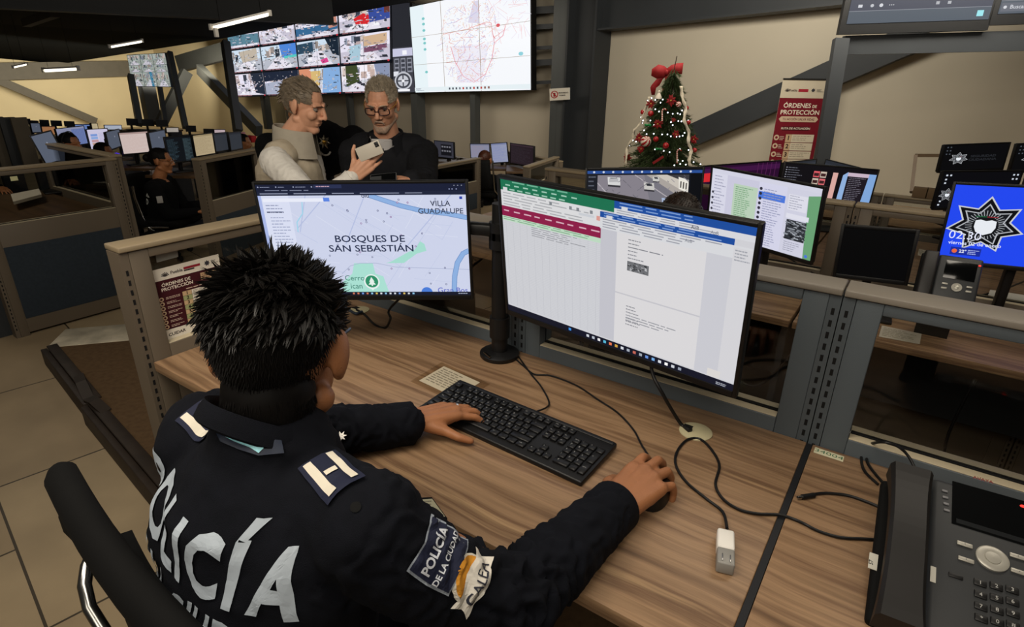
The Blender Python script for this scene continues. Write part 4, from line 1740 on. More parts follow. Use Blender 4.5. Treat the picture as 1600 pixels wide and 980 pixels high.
p, q = atz(1253, 777, DZ + .005), atz(1272, 774, DZ + .005)
b.tube([p, q], .005, CORD, 12)
b.tube([p - (q - p) * .35, p], .0032, CHROME, 12)
tag(b.build('cable_tip'), 'metal tip of the short cable near the desk seam', 'plug', None, 'thing')
cord('handset_cable', [atz(1372, 757, DZ + .004), atz(1350, 735, DZ + .004), atz(1346, 712, DZ + .004), atz(1353, 697, .752), aty(1378, 691, 1.235), aty(1403, 698, 1.235), aty(1420, 714, 1.235), atz(1432, 738, .775)], .0028, 'thin black telephone cord looping against the partition sill')
cord('handset_cable', [atz(1384, 760, DZ + .004), atz(1358, 728, DZ + .004), atz(1356, 713, DZ + .004), atz(1375, 709, DZ + .004), atz(1395, 715, DZ + .004)], .0028, 'small inner loop of black cord beside the telephone')

# --- white charger
ca, cb_ = atz(1136, 832, .765), atz(1134, 884, .75)
cy = (ca - cb_)
cy.z = 0
cl = .052
cy.normalize()
cx = V(cy.y, -cy.x, 0)
cc = atz(1131, 893, .745)
CM = frame(cx, cy, ZF, V(cc.x, cc.y, DZ) + cx * .001)
t = thing('phone_charger', 'white plug-in phone charger with two metal prongs, lying on the desk', 'charger', M=CM)
b = MB(CM)
b.box((0, .056, .0125), (.028, .046, .024), WHITEP, .004)
b.build('charger_body', None, t)
b = MB(CM)
b.box((0, .016, .0122), (.0275, .036, .0228), mat('grey_plastic', '#8f8d88', .4), .003)
b.build('plug_face', None, t)
for s_ in (-1, 1):
    b = MB(CM)
    b.box((s_ * .006, .010, .0243), (.0016, .016, .002), CHROME, .0004)
    b.build('prong', None, t)

flat('number_label', [(1274, 699), (1319, 714), (1317, 722), (1271, 707)], DZ, .0004, mat('cream_label', '#cfccae', .7), 'small cream label with handwritten green number beside the seam', 'label',
     lambda cv: (cv.text('34004', 50, 42, 44, '#3a6a4a', bold=.0, wide=.92)), 100, 60)
# smartphone on the desk behind the sleeve
t = flat('smartphone', [(653, 784), (675, 783), (699, 816), (676, 822)], DZ, .009, MATTE, 'smartphone with light screen on the desk beside the right sleeve', 'phone',
         lambda cv: (cv.rect(6, 5, 88, 50, '#aaa68c'), cv.rows(20, 10, 60, 5, 8, 2.5, '#5f5d50', 2)), 100, 60)

# --- desk telephone
TI = rad(19)
ta = rad(4)
tx = V(math.cos(ta), math.sin(ta), 0)
tyh = V(-math.sin(ta), math.cos(ta), 0)
ty = tyh * math.cos(TI) + ZF * math.sin(TI)
tn = tx.cross(ty)
TP = V(.133, 1.075, .855)
TM = frame(tx, ty, tn, TP)
TPI = TM.inverted()


def ph(x, y, h=0.0):
    p = onplane(x, y, TP + tn * h, tn)
    q = TPI @ p
    return q.x, q.y


t = thing('desk_telephone', 'large black desk telephone with dark screen, handset on its left', 'telephone', M=TM)
b = MB(TM)
b.box((.098, -.135, -.012), (.205, .285, .024), GREYP, .010, seg=3)
b.box((-.0, -.15, -.022), (.145, .265, .02), MATTE, .008, seg=3)
b.build('phone_body', None, t)
b = MB()
zb = TM @ V(.09, -.26, -.02)
for yy in (-.03,):
    p = TM @ V(.1, yy, -.024)
    b.beam(V(p.x, p.y, DZ), p, .15, .02, BLACK, bev=.003)
b.beam(TM @ V(.06, -.262, -.028), V((TM @ V(.06, -.262, 0)).x, (TM @ V(.06, -.262, 0)).y, DZ), .16, .02, BLACK, bev=.003)
b.build('phone_stand', None, t)
b = MB(TM)
xa, ya = ph(1488, 752)
xb, yb = ph(1590, 850)
b.bx(xa, xa + .098, yb, ya, -.001, .0008, mat('phone_screen_glass', '#0a0b0c', .12, spec=.5))
b.bx(xa + .006, xa + .092, yb + .004, yb + .012, .0008, .001, mat('phone_screen_bar', '#1c1e20', .2))
b.build('display', None, t)
b = MB(TM)
x, y = ph(1550, 874)
b.lathe([(.0205, 0), (.0205, .003), (.018, .0045), (.010, .0035), (.0095, .005), (.001, .006)], Matrix.Translation((x, y, 0)), mat('silver_plastic', '#a9a69c', .35, .3), 36)
b.build('navigation_ring', None, t)
SILV = mat('silver_plastic', '#a9a69c', .35, .3)
for px in ((1507, 852), (1509, 876), (1590, 871), (1592, 895)):
    x, y = ph(*px)
    b = MB(TM)
    b.box((x, y, .0015), (.020, .007, .003), SILV, .0012)
    b.text('•', (x, y - .0015, .0031), (1, 0, 0), (0, 1, 0), .006, ink('#33332f'))
    b.build('soft_key', None, t)
for px in ((1476, 768), (1477, 778), (1478, 788), (1479, 798)):
    x, y = ph(*px)
    b = MB(TM)
    b.box((x, y, .001), (.008, .004, .002), mat('grey_button', '#77777a', .4), .0008)
    b.build('line_key', None, t)
KP = '123456789*0#'
for r_ in range(4):
    for c_ in range(3):
        x, y = ph(1531 + c_ * 25 + r_ * .5, 912 + c_ * 5.5 + r_ * 18.5)
        b = MB(TM)
        b.box((x, y, .0015), (.0155, .011, .003), BLACK, .0015)
        b.text(KP[r_ * 3 + c_], (x, y - .0025, .0032), (1, 0, 0), (0, 1, 0), .008, ink('#b8b8b4'))
        b.build('number_key', None, t)
x, y = ph(1493, 901)
b = MB(TM)
b.box((x, y, .001), (.018, .007, .002), BLACK, .001)
b.build('mute_key', None, t)
b = MB(TM)
x, y = ph(1536, 752)
b.text('AVAYA', (x, y, .0004), (1, 0, 0), (0, 1, 0), .0085, ink('#7a2a2c'), bold=.02)
b.build('maker_mark', None, t)
b = MB(TM)
x, y = ph(1598, 792)
b.ell((x, y, .001), (.004, .0025, .002), emit('#ff3a30', 1.6))
b.build('message_light', None, t)
# handset
b = MB(TM)
hs = []
for i in range(17):
    f = i / 16
    yy = -.018 - .275 * f
    zz = .020 + .016 * math.sin(PI * f) * (1 if True else 0)
    w = .0255 + .005 * (abs(f - .5) * 2) ** 3
    th = .011 + .010 * (abs(f - .5) * 2) ** 4
    hs.append((yy, zz, w, th))
vs, fs = [], []
prof = [(-1, -1), (-1, .55), (-.82, 1), (.82, 1), (1, .55), (1, -1)]
for yy, zz, w, th in hs:
    for a, c_ in prof:
        vs.append((-.0385 + a * w, yy, zz + c_ * th))
k = len(prof)
for i in range(len(hs) - 1):
    for j in range(k):
        fs.append((i * k + j, i * k + (j + 1) % k, (i + 1) * k + (j + 1) % k, (i + 1) * k + j))
fs += [tuple(range(k - 1, -1, -1)), tuple((len(hs) - 1) * k + j for j in range(k))]
b.add(vs, fs, mat('handset_black', '#1a1817', .5, var=.1), False)
b.build('handset', None, t)
for px, sz, nm in (((1399, 883), (.012, .028), 'number_tag'), ((1472, 903), (.007, .026), 'side_tag')):
    x, y = ph(*px, .0)
    b = MB(TM)
    x = -.0715 if nm == 'number_tag' else .0035
    b.box((x, y, -.011 if nm == 'number_tag' else .0006), (sz[0], sz[1], .001), ink('#c9c6ba'))
    if nm == 'number_tag':
        b.text('57', (x, y - .003, -.0103), (0, 1, 0), (-1, 0, 0), .008, ink('#2a2a28'), bold=.02)
    b.build(nm, None, t)

# --- poster and label on the side partition's glass
PX = -1.6180


def onside(x, y):
    return atx(x, y, PX)


tl, tr, br, bl = onside(236, 423.5), onside(341, 397), onside(358, 502), onside(257.5, 532)
t = thing('poster', 'maroon protection orders poster taped inside the side partition glass', 'poster', M=frame(V(0, 1, 0), V(-1, 0, 0), ZF, (tl + br) / 2))
b = MB()
w_ = (tr - tl).length
b.add([tl, tr, br, bl] + [p + V(-.0006, 0, 0) for p in (tl, tr, br, bl)], [(0, 3, 2, 1), (4, 5, 6, 7), (0, 1, 5, 4), (1, 2, 6, 5), (2, 3, 7, 6), (3, 0, 4, 7)], PAPER)
b.build('sheet', None, t)


def d_poster(cv, banner=False):                    # 700 x 800
    cv.rect(0, 0, 700, 800, '#d9d3c6')
    y0 = 130
    cv.rect(0, y0, 700, 560 if not banner else 670, '#3d0d17' if not banner else '#8a1c2c')
    # head: emblem, two names
    for i in range(7):
        a = PI * (.1 + .8 * i / 6)
        cv.line([(120, 95), (120 - 42 * math.cos(a), 95 - 46 * math.sin(a))], 9, '#3a3434')
    cv.text('Puebla', 175, 85, 48, '#3a3434', 'L', bold=.02)
    cv.rect(310, 46, 175, 26, '#8a1c2c')
    cv.rect(310, 76, 110, 16, '#3a3434')
    star(cv, 560, 65, 34, 20, 7, '#33333a')
    cv.rows(605, 48, 75, 3, 14, 7, '#6a665e', 3)


def d_poster1(cv):
    d_poster(cv)
    cv.text('ÓRDENES DE', 215, 200, 50, '#e6ddcf', bold=.015)
    cv.text('PROTECCIÓN', 220, 250, 52, '#e6ddcf', bold=.015)
    cv.rect(470, 155, 190, 80, '#b79a78')
    cv.rows(485, 172, 160, 3, 20, 9, '#6a4a3a', 4)
    cv.rows(300, 282, 340, 1, 10, 9, '#d0b8a8', 6)
    for i in range(7):
        y = 310 + i * 53
        cv.rect(255, y, 95, 50, '#c0a37e' if i % 2 == 0 else '#98a070')
        cv.text(str(i + 1), 302, y + 40, 50, '#2a2018', bold=.04)
        cv.rect(352, y, 330, 50, '#d9d3c6')
        cv.rows(365, y + 12, 290, 2, 16, 6, '#8a8478', i)
        cv.circ(40, y + 26, 24, '#c4a98c', 18)
        cv.circ(40, y + 26, 12, '#3d0d17', 14)
        cv.rows(85, y + 14, 150, 2, 15, 6, '#d0b8a8', 20 + i)
    cv.rect(0, 690, 700, 110, '#d9d3c6')
    cv.text('CUIDAR', 130, 760, 48, '#3a3030', bold=.03)
    cv.rows(280, 730, 360, 2, 22, 8, '#8a8478', 9)


b = MB()
e_ = V(.0007, 0, 0)
cv = CvQ(b, tl + e_, tr + e_, br + e_, bl + e_, 700, 800, fn=ink, eps=5e-5)
d_poster1(cv)
b.build('print', None, t)
tl, tr, br, bl = onside(243, 397.5), onside(277.5, 391.5), onside(278.5, 401.5), onside(245, 410.5)
b = MB()
b.add([tl, tr, br, bl] + [p + V(-.0005, 0, 0) for p in (tl, tr, br, bl)], [(0, 3, 2, 1), (4, 5, 6, 7), (0, 1, 5, 4), (1, 2, 6, 5), (2, 3, 7, 6), (3, 0, 4, 7)], mat('grey_label', '#8f918c', .6))
tag(b.build('glass_label'), 'blank grey label on the glass above the maroon poster', 'label', None, 'thing')

# --- torn strip on the carpet
b = MB()
pp = [atz(x, y, .012) for x, y in ((122, 584), (128, 603), (138, 622), (150, 634), (166, 642))]
vs, fs = [], []
for i, p in enumerate(pp):
    d = (pp[min(i + 1, 4)] - pp[max(i - 1, 0)]).normalized()
    o = d.cross(ZF) * .022
    hgt = (.002, .03, .008, .035, .004)[i]
    vs += [p + o + V(0, 0, hgt - .012), p - o + V(0, 0, hgt - .006), p - o + V(0, 0, hgt - .003), p + o + V(0, 0, hgt - .009)]
for i in range(4):
    for j in range(4):
        fs.append((i * 4 + j, i * 4 + (j + 1) % 4, (i + 1) * 4 + (j + 1) % 4, (i + 1) * 4 + j))
fs += [(3, 2, 1, 0), (16, 17, 18, 19)]
b.add(vs, fs, DKWOOD)
tag(b.build('torn_strip'), 'dark torn strip curling on the brown carpet beside the partition', 'strip', None, 'thing')

# ================================================================== PEOPLE
def head_blob(b, H, jaw=1.0, ears=True, s=1.0):
    """H: frame at the head's centre, x right, y forward, z up"""
    b.M = H @ Matrix.Scale(s, 4)
    b.ell((0, -.015, .028), (.075, .096, .088))
    b.ell((0, .028, -.028), (.063, .066, .088))
    for k in (-1, 1):
        b.cap((k * .05 * jaw, .0, -.062), .022, (k * .012, .072, -.098), .019, 10, 3)
        b.ell((k * .040, .060, -.018), (.026, .028, .028))
        b.cap((k * .014, .086, .028), .0085, (k * .046, .070, .026), .009, 8, 3)
        b.ell((k * .012, .098, -.030), (.009, .010, .008))
        if ears:
            R = Euler((0, 0, -k * rad(22))).to_matrix()
            b.ell((k * .079, -.010, .000), (.009, .020, .033), None, R)
            b.ell((k * .077, -.004, -.026), (.008, .010, .012), None, R)
    b.ell((0, .076, -.096), (.024, .018, .018))
    b.cap((0, .094, .018), .008, (0, .113, -.022), .0115, 10, 3)
    b.cap((-.018, .088, -.056), .007, (.018, .088, -.056), .007, 8, 3)
    b.cap((-.014, .086, -.066), .007, (.014, .086, -.066), .007, 8, 3)
    b.M = Matrix()


def hand_blob(b, Hm, side, curls, thumb=(.5, .5), s=1.0, spread=(.14, .04, -.05, -.15), tcurl=.35, r=1.0):
    """Hm: frame at the wrist, y towards the fingers, z out of the back of the hand; side +1 when the thumb is on +x"""
    b.M = Hm @ Matrix.Scale(s, 4)
    kn = [(.030, .088, .002), (.010, .093, .005), (-.010, .089, .003), (-.029, .080, -.002)]
    ln = [(.042, .026, .021), (.047, .029, .022), (.043, .027, .021), (.033, .021, .019)]
    for i, (x, y, z) in enumerate(kn):
        b.cap((side * x * .62, .0, 0), .0165 * r, (side * x, y, z), .0125 * r, 12, 3)
        b.cap((side * x * .8, .05, -.006), .014 * r, (side * x, y, z), .0115 * r, 12, 3)
    for i, (x, y, z) in enumerate(kn):
        p = V(side * x, y, z)
        a = 0
        sp = side * spread[i]
        for j in range(3):
            a += curls[i][j]
            d = V(math.sin(sp) * math.cos(a), math.cos(sp) * math.cos(a), -math.sin(a))
            q = p + d * ln[i][j]
            rr = (.0098, .0088, .0078, .0068)
            if i == 3:
                rr = (.0086, .0077, .0068, .006)
            b.cap(p, rr[j] * r, q, rr[j + 1] * r, 12, 3)
            p = q
    # thumb
    p = V(side * .024, .018, -.006)
    q = p + V(side * .026, .030, -.010)
    b.cap(p, .0165 * r, q, .0125 * r, 12, 3)
    d = V(side * math.sin(thumb[0]), math.cos(thumb[0]), -math.sin(thumb[1])).normalized()
    q2 = q + d * .034
    b.cap(q, .0118 * r, q2, .0098 * r, 12, 3)
    d2 = (d + V(-side * tcurl, .25, -.12)).normalized()
    b.cap(q2, .0098 * r, q2 + d2 * .027, .0076 * r, 12, 3)
    b.M = Matrix()


def sockets(H, s=1.0, depth=.0065):
    """press the eye sockets and lips line into a face"""
    Hi = np.array((H @ Matrix.Scale(s, 4)).inverted())
    Hr = np.array(H)[:3, :3]

    def post(co, no):
        l = co @ Hi[:3, :3].T + Hi[:3, 3]
        out = co.copy()
        for c, sg, dp in (((-.032, .082, .010), (.016, .03, .010), depth), ((.032, .082, .010), (.016, .03, .010), depth), ((0, .098, -.061), (.024, .02, .0025), .004), ((-.036, .07, -.05), (.012, .03, .02), .004), ((.036, .07, -.05), (.012, .03, .02), .004)):
            d = (l - np.array(c)) / np.array(sg)
            g = np.exp(-(d ** 2).sum(1))
            out -= (g * dp * s)[:, None] * Hr[:, 1][None, :]
        return out
    return post


def strands(b, roots, m, n=3, seg=4):
    """roots: (base, direction, droop vector, length, radius)"""
    for p, d, g, l, r in roots:
        pts, rr = [], []
        for i in range(seg + 1):
            f = i / seg
            pts.append(p + d * (l * f) + g * (f * f))
            rr.append(r * (1 - f ** 1.5) + .00015)
        b.tube(pts, rr, m, n, False)


def hair_cap(b, H, region, m, s=1.0, grow=1.035, c=(0, -.015, .028), r=(.075, .096, .088), nu=64, nv=40, lump=.0, taper=0.0):
    """a skull-fitting shell where region(local point) says that hair grows"""
    vs, fs, ok = [], [], []
    for i in range(nv + 1):
        th = PI * i / nv
        for j in range(nu):
            ph_ = 2 * PI * j / nu
            e = V(math.sin(th) * math.cos(ph_), math.sin(th) * math.sin(ph_), math.cos(th))
            g = grow + lump * fbm(e, 5)
            p = V(c[0] + r[0] * e.x * g * (1 - taper * max(0, -e.z)), c[1] + r[1] * e.y * g, c[2] + r[2] * e.z * g)
            vs.append(H @ (p * s))
            ok.append(region(p))
    for i in range(nv):
        for j in range(nu):
            q = (i * nu + j, (i + 1) * nu + j, (i + 1) * nu + (j + 1) % nu, i * nu + (j + 1) % nu)
            if all(ok[k] for k in q):
                fs.append(q)
    b.add(vs, fs, m, True)


def skull_pt(H, e, s=1.0, grow=1.03, c=(0, -.015, .028), r=(.075, .096, .088)):
    p = V(c[0] + r[0] * e.x * grow, c[1] + r[1] * e.y * grow, c[2] + r[2] * e.z * grow)
    n = V(e.x / r[0], e.y / r[1], e.z / r[2]).normalized()
    return p, H @ (p * s), (H.to_3x3() @ n).normalized()


def headM(c, yaw, pitch=0, roll=0):
    """yaw: turn from +y towards -x; pitch: nodding down"""
    return Matrix.Translation(Vector(c)) @ Matrix.Rotation(rad(yaw), 4, 'Z') @ Matrix.Rotation(rad(-pitch), 4, 'X') @ Matrix.Rotation(rad(roll), 4, 'Y')


def decal(tri, items, o, ux, uy, dirv, off=.0016, maxl=.012, fixed=True):
    """lay flat lettering on a cloth surface: items are (verts2d, faces, material)"""
    out = MB()
    for vs, fs, m in items:
        bm = bmesh.new()
        bv = [bm.verts.new((x, y, 0)) for x, y in vs]
        for f in fs:
            try:
                bm.faces.new([bv[i] for i in f])
            except ValueError:
                pass
        bmesh.ops.triangulate(bm, faces=bm.faces)
        for _ in range(7):
            long = [e for e in bm.edges if e.calc_length() > maxl]
            if not long:
                break
            bmesh.ops.subdivide_edges(bm, edges=long, cuts=1)
            bmesh.ops.triangulate(bm, faces=bm.faces)
        bm.verts.index_update()
        P = []
        for v in bm.verts:
            s0 = o + ux * v.co.x + uy * v.co.y
            h, n, i, d = tri.ray_cast(s0, dirv, 1.0)
            P.append(None if h is None else h - dirv.normalized() * off)
        F = []
        for f in bm.faces:
            q = [v.index for v in f.verts]
            if all(P[i] is not None for i in q) and max((P[q[0]] - P[q[1]]).length, (P[q[1]] - P[q[2]]).length, (P[q[0]] - P[q[2]]).length) < maxl * 4:
                F.append(tuple(q))
        out.add([p if p else V(0, 0, 0) for p in P], F, m)
        bm.free()
    return out


def t2(s, x, y, size, m, bold=.02, wide=1.0, rot=0.0, align='C'):
    vs, fs, x0, x1 = text_mesh(s, bold)
    off = {'C': (x0 + x1) / 2, 'L': x0}[align]
    c_, s_ = math.cos(rot), math.sin(rot)
    q = [((v.x - off) * size * wide, v.y * size) for v in vs]
    return [(x + a * c_ - b_ * s_, y + a * s_ + b_ * c_) for a, b_ in q], fs, m


def poly2(pts, m):
    return pts, [tuple(range(len(pts)))], m


# ------------------------------------------------------------------ the seated officer
OH = headM((-.688, .430, 1.112), 38, 16, 2) @ Matrix.Scale(1.08, 4)
OT = thing('person', 'person in navy police shirt seated at the desk, seen from behind, typing', 'person', (-.65, .30, -.22))
LSH, RSH = V(-.800, .370, .950), V(-.470, .380, .945)
LEL, REL = V(-.905, .590, .800), V(-.330, .505, .800)
LWR, RWR = V(-.785, .765, .778), V(-.312, .782, .778)
LHM = frame(V(.90, -.42, .05).normalized(), V(.42, .90, -.04).normalized(), V(0, 0, 1), LWR + V(.004, .016, .003))
RHM = frame(V(.985, -.16, .0).normalized(), V(.16, .985, .06).normalized(), V(0, 0, 1), RWR + V(.006, .004, .006))
b = MB()
head_blob(b, OH)
b.cap((-.677, .405, 1.05), .060, (-.655, .378, .975), .066, 18)
b.cap((-.79, .37, .95), .05, (-.51, .385, .955), .05, 14)
b.ell((-.65, .36, .80), (.145, .095, .22))
b.cap((-.65, .32, .70), .13, (-.645, .255, .46), .14)
for sh, el, wr in ((LSH, LEL, LWR), (RSH, REL, RWR)):
    b.cap(sh, .05, el, .040)
    b.cap(el, .038, wr, .026)
C1 = [(.25, .55, .35), (.22, .45, .3), (.25, .5, .3), (.3, .5, .3)]
hand_blob(b, LHM, 1, [(.30, .45, .25), (.32, .50, .30), (.30, .55, .3), (.3, .5, .3)], (1.0, .18), 1.0)
hand_blob(b, RHM, -1, [(.10, .55, .45), (.15, .60, .5), (.25, .7, .6), (.35, .8, .6)], (.35, .55), 1.1)
body, otri = remesh_obj(b, 'body', .0034, SKIN_A, OT, 5, .5, sockets(OH))

# shirt: torso and sleeves as one cloth
b = MB()
b.cap((-.768, .366, .945), .066, (-.51, .380, .945), .070, 18)
b.ell((-.655, .345, .80), (.185, .128, .23), nu=32, nv=20)
b.ell((-.74, .33, .845), (.095, .095, .13))
b.ell((-.56, .345, .855), (.095, .095, .13))
b.cap((-.655, .320, .72), .165, (-.645, .260, .47), .170, 24)
b.cap((-.655, .375, .985), .088, (-.655, .360, .92), .13, 20)
b.cap(LSH, .080, V(-.878, .47, .875), .066)
b.cap(V(-.855, .48, .872), .066, LEL, .056)
b.cap(LEL, .055, LWR - V(.0, .01, -.004), .043)
b.cap(RSH, .076, V(-.405, .425, .862), .062)
b.cap(V(-.405, .425, .862), .062, REL, .057)
b.cap(REL, .057, RWR - V(0, .012, -.004), .045)


def shirt_post(co, no):
    out = co.copy()
    for i in range(len(co)):
        p = V(*co[i])
        a = .0045 * fbm(p, 9) + .0025 * fbm(p, 24)
        for sh, el, wr, ax in ((LSH, LEL, LWR, 1), (RSH, REL, RWR, 1)):
            for q0, q1 in ((sh, el), (el, wr)):
                dd = q1 - q0
                t_ = (p - q0).dot(dd) / dd.length_squared
                if -.1 < t_ < 1.1 and (p - q0 - dd * t_).length < .10:
                    s_ = t_ * dd.length
                    w = math.exp(-((min(abs((p - el).length), .3)) / .10) ** 2)
                    a += (.0022 + .004 * w) * math.sin(s_ * 150 + 3.5 * fbm(p, 14) * 3)
        out[i] += no[i] * a
    return out


shirt, stri = remesh_obj(b, 'shirt', .0055, NAVY, OT, 6, .5, shirt_post)


def ring_cloth(name, pts, w, th, m, parent, closed=True):
    pass


# sleeve cuffs
for wr, el in ((LWR, LEL), (RWR, REL)):
    d = (wr - el).normalized()
    b = MB()
    b.lathe([(.040, 0), (.046, .001), (.047, .02), (.047, .052), (.045, .055), (.040, .055)], (wr - d * .040).to_track_quat('Z', 'Y').to_matrix().to_4x4() if False else Matrix.Translation(wr - d * .046) @ d.to_track_quat('Z', 'Y').to_matrix().to_4x4(), NAVY, 28)
    b.build('cuff', None, shirt)
# collar
b = MB()
vs, fs = [], []
N_ = 44
for i in range(N_ + 1):
    a = -PI * .5 + (i / N_ - .5) * 2 * PI * .90      # open at the throat
    cx_, cy_ = math.cos(a), math.sin(a)
    rx, ry = .070, .078
    base = V(-.664, .390, 1.000)
    up_ = .030 + .012 * max(0, -cy_)
    tilt_ = .11 * cy_
    drop = .024 + .016 * (i / N_ - .5) ** 2 * 4
    for k_, (rr, zz) in enumerate(((1.0, -.02), (.95, up_), (1.0, up_ + .006), (1.12, up_ - .008), (1.16, up_ - drop * .6), (1.22, up_ - drop), (1.20, up_ - drop - .004), (1.12, up_ - drop * .6 - .006), (1.02, up_ - .03))):
        vs.append(base + V(cx_ * rx * rr, cy_ * ry * rr, zz - tilt_ * .4 * (rr)))
for i in range(N_):
    for k_ in range(8):
        fs.append((i * 9 + k_, (i + 1) * 9 + k_, (i + 1) * 9 + k_ + 1, i * 9 + k_ + 1))
b.add(vs, fs, NAVY, True)
b.build('collar', None, shirt)
# trousers
b = MB()
b.cap((-.64, .26, .44), .165, (-.64, .30, .38), .16, 20)
for k_ in (-1, 1):
    b.cap((-.64 + k_ * .09, .30, .38), .085, (-.64 + k_ * .14, .72, .40), .07)
    b.cap((-.64 + k_ * .14, .72, .40), .065, (-.64 + k_ * .13, .66, -.08), .05)
remesh_obj(b, 'trousers', .012, NAVY, OT, 4)
for k_ in (-1, 1):
    b = MB()
    b.cap((-.64 + k_ * .13, .63, -.165), .045, (-.64 + k_ * .14, .80, -.18), .035)
    b.build('shoe', BLACK, OT)

# hair: short shaved back and sides, wet spikes on top
def oreg(p):
    face = p.y > .060 - .25 * max(0, p.z - .05) if p.z < .085 else p.y > .085
    return not face and p.z > -.085 and not (p.y > .012 and p.z < .03) and not (abs(p.x) > .055 and -.035 < p.y < .03 and p.z < .02)


b = MB()
hair_cap(b, OH, oreg, HAIR_BLK, 1.0, 1.05, lump=.015, taper=.22)
rg = random.Random(11)
roots, wet = [], []
Rh = OH.to_3x3()
gold = PI * (3 - 5 ** .5)
# wet locks: the hairs of a lock run together to one tip
tips = []
for i in range(900):
    z = 1 - 1.25 * (i + .5) / 900
    r_ = math.sqrt(max(0, 1 - z * z))
    a_ = i * gold + rg.uniform(-.3, .3)
    e = V(r_ * math.cos(a_), r_ * math.sin(a_), z)
    pl_, pw, nw = skull_pt(OH, e, 1.0, 1.035)
    if pl_.z < .022 or not oreg(pl_):
        continue
    top = min(max((pl_.z - .02) / .06, 0), 1)
    w = fbm(pl_ + V(3, 1, 0), 14)
    w2 = fbm(pl_ + V(7, 2, 5), 14)
    fl = V(.9 * w, .75 if pl_.y > -.025 else -.75, (-.55 if pl_.y < -.03 else .25) + .5 * w2)
    d = (nw * (.02 + .48 * top ** 1.6 + rg.uniform(-.05, .14)) + Rh @ fl * .6 / 1.08 + V(rg.uniform(-.2, .2), rg.uniform(-.2, .2), rg.uniform(-.2, .2))).normalized()
    L_ = (.011 + .017 * top) * rg.uniform(.75, 1.3)
    tips.append((pl_, pw + d * L_ - ZF * L_ * .12))
tp = np.array([list(q[0]) for q in tips])
for i in range(6200):
    z = 1 - 2 * (i + .5) / 6200
    r_ = math.sqrt(1 - z * z)
    e = V(r_ * math.cos(i * gold), r_ * math.sin(i * gold), z)
    pl_, pw, nw = skull_pt(OH, e, 1.0, 1.035)
    if not oreg(pl_):
        continue
    if pl_.z > .028 + .012 * fbm(pl_, 30):
        k_ = int(((tp - np.array(list(pl_))) ** 2).sum(1).argmin())
        tip = tips[k_][1] + V(rg.uniform(-1, 1), rg.uniform(-1, 1), rg.uniform(-1, 1)) * .0022
        d = tip - pw
        wet.append((pw, (d + nw * .007).normalized(), (d - (d + nw * .007).normalized() * d.length), d.length, rg.uniform(.0012, .0021)))
    else:
        fade = max(0, min(1, (pl_.z + .085) / .1))
        fl = Rh @ V(0, -.1, -1.0)
        d = (nw * .28 + fl * .8 + V(rg.uniform(-.2, .2), rg.uniform(-.2, .2), rg.uniform(-.2, .2))).normalized()
        pw = OH @ V(pl_.x * (1 - .22 * max(0, -e.z)), pl_.y, pl_.z)
        roots.append((pw - nw * .001, d, nw * .0, .004 + .008 * fade * rg.uniform(.6, 1.2), .0010))
strands(b, roots, HAIR_BLK, 3, 3)
strands(b, wet, HAIR_WET, 4, 4)
b.M = OH
b.cap((0, -.040, -.045), .056, (0, -.028, -.092), .045, 24, 5, HAIR_BLK)
b.M = Matrix()
nape = []
for i in range(1500):
    t_ = rg.random()
    a = rg.uniform(-1.9, 1.9)
    r_ = .0555 - .0115 * t_
    q = V(r_ * math.sin(a), -.040 + .012 * t_ - r_ * math.cos(a), -.045 - .047 * t_)
    o_ = Rh @ V(math.sin(a), -math.cos(a), 0)
    d = (o_ * .22 + Rh @ V(rg.uniform(-.15, .15), .1, -1)).normalized()
    nape.append((OH @ q - o_ * .001, d, o_ * 0, (.013 - .006 * t_) * rg.uniform(.7, 1.2), .0011))
strands(b, nape, HAIR_BLK, 3, 2)
b.build('hair', None, OT)
# spectacles' temple arms and front
b = MB()
for k_ in (-1, 1):
    b.tube([OH @ V(k_ * .081, -.012, .022), OH @ V(k_ * .079, .05, .022), OH @ V(k_ * .072, .088, .018)], .0022, BLACK, 8)
    b.tube([OH @ V(k_ * (.036 + .030 * math.cos(a)), .100 - .012 * abs(math.cos(a)), .008 + .02 * math.sin(a)) for a in [2 * PI * j / 16 for j in range(17)]], .0016, BLACK, 6)
b.tube([OH @ V(-.008, .112, .014), OH @ V(.008, .112, .014)], .0016, BLACK, 6)
b.build('spectacles', None, OT)
# ring
b = MB()
rp = LHM @ V(-.0085, .099, .001)
ry_ = (LHM.to_3x3() @ V(-.05, .95, -.3)).normalized()
b.lathe([(.0098, -.0025), (.0112, -.0025), (.0112, .0025), (.0098, .0025)], Matrix.Translation(rp) @ ry_.to_track_quat('Z', 'Y').to_matrix().to_4x4(), mat('silver', '#d8d6d0', .2, 1.0), 24)
b.build('ring', None, OT)

# lettering on the back and the badges, laid on the cloth
REFL = mat('reflective_print', '#aeb9c4', .55, var=.06, scale=14)
WHT = ink('#d9d2c2')
NAVB = mat('navy_badge', '#141a33', .8)
def word(chars, y, size, wide, sp, bold, m):
    x, V_, F_ = 0, [], []
    for ch in chars:
        vs, fs, x0, x1 = text_mesh(ch, bold)
        if vs:
            k0 = len(V_)
            V_ += [(x + (v.x - x0) * size * wide, y + v.y * size) for v in vs]
            F_ += [tuple(k0 + i for i in f) for f in fs]
            x += (x1 - x0) * size * wide + sp
        else:
            x += size * .25
    return [(a - x / 2, b_) for a, b_ in V_], F_, m


items = [word('POLICÍA', 0, .112, .68, .0100, .034, REFL), word('DE LA CIUDAD', -.070, .066, .68, .0060, .03, REFL)]
for it_ in items:
    d = decal(stri, [it_], V(-.655, -.25, .882), V(1, 0, -.055).normalized(), V(.08, .05, 1).normalized(), V(0, 1, 0), .0025, .008)
    d.build('back_lettering', None, shirt)


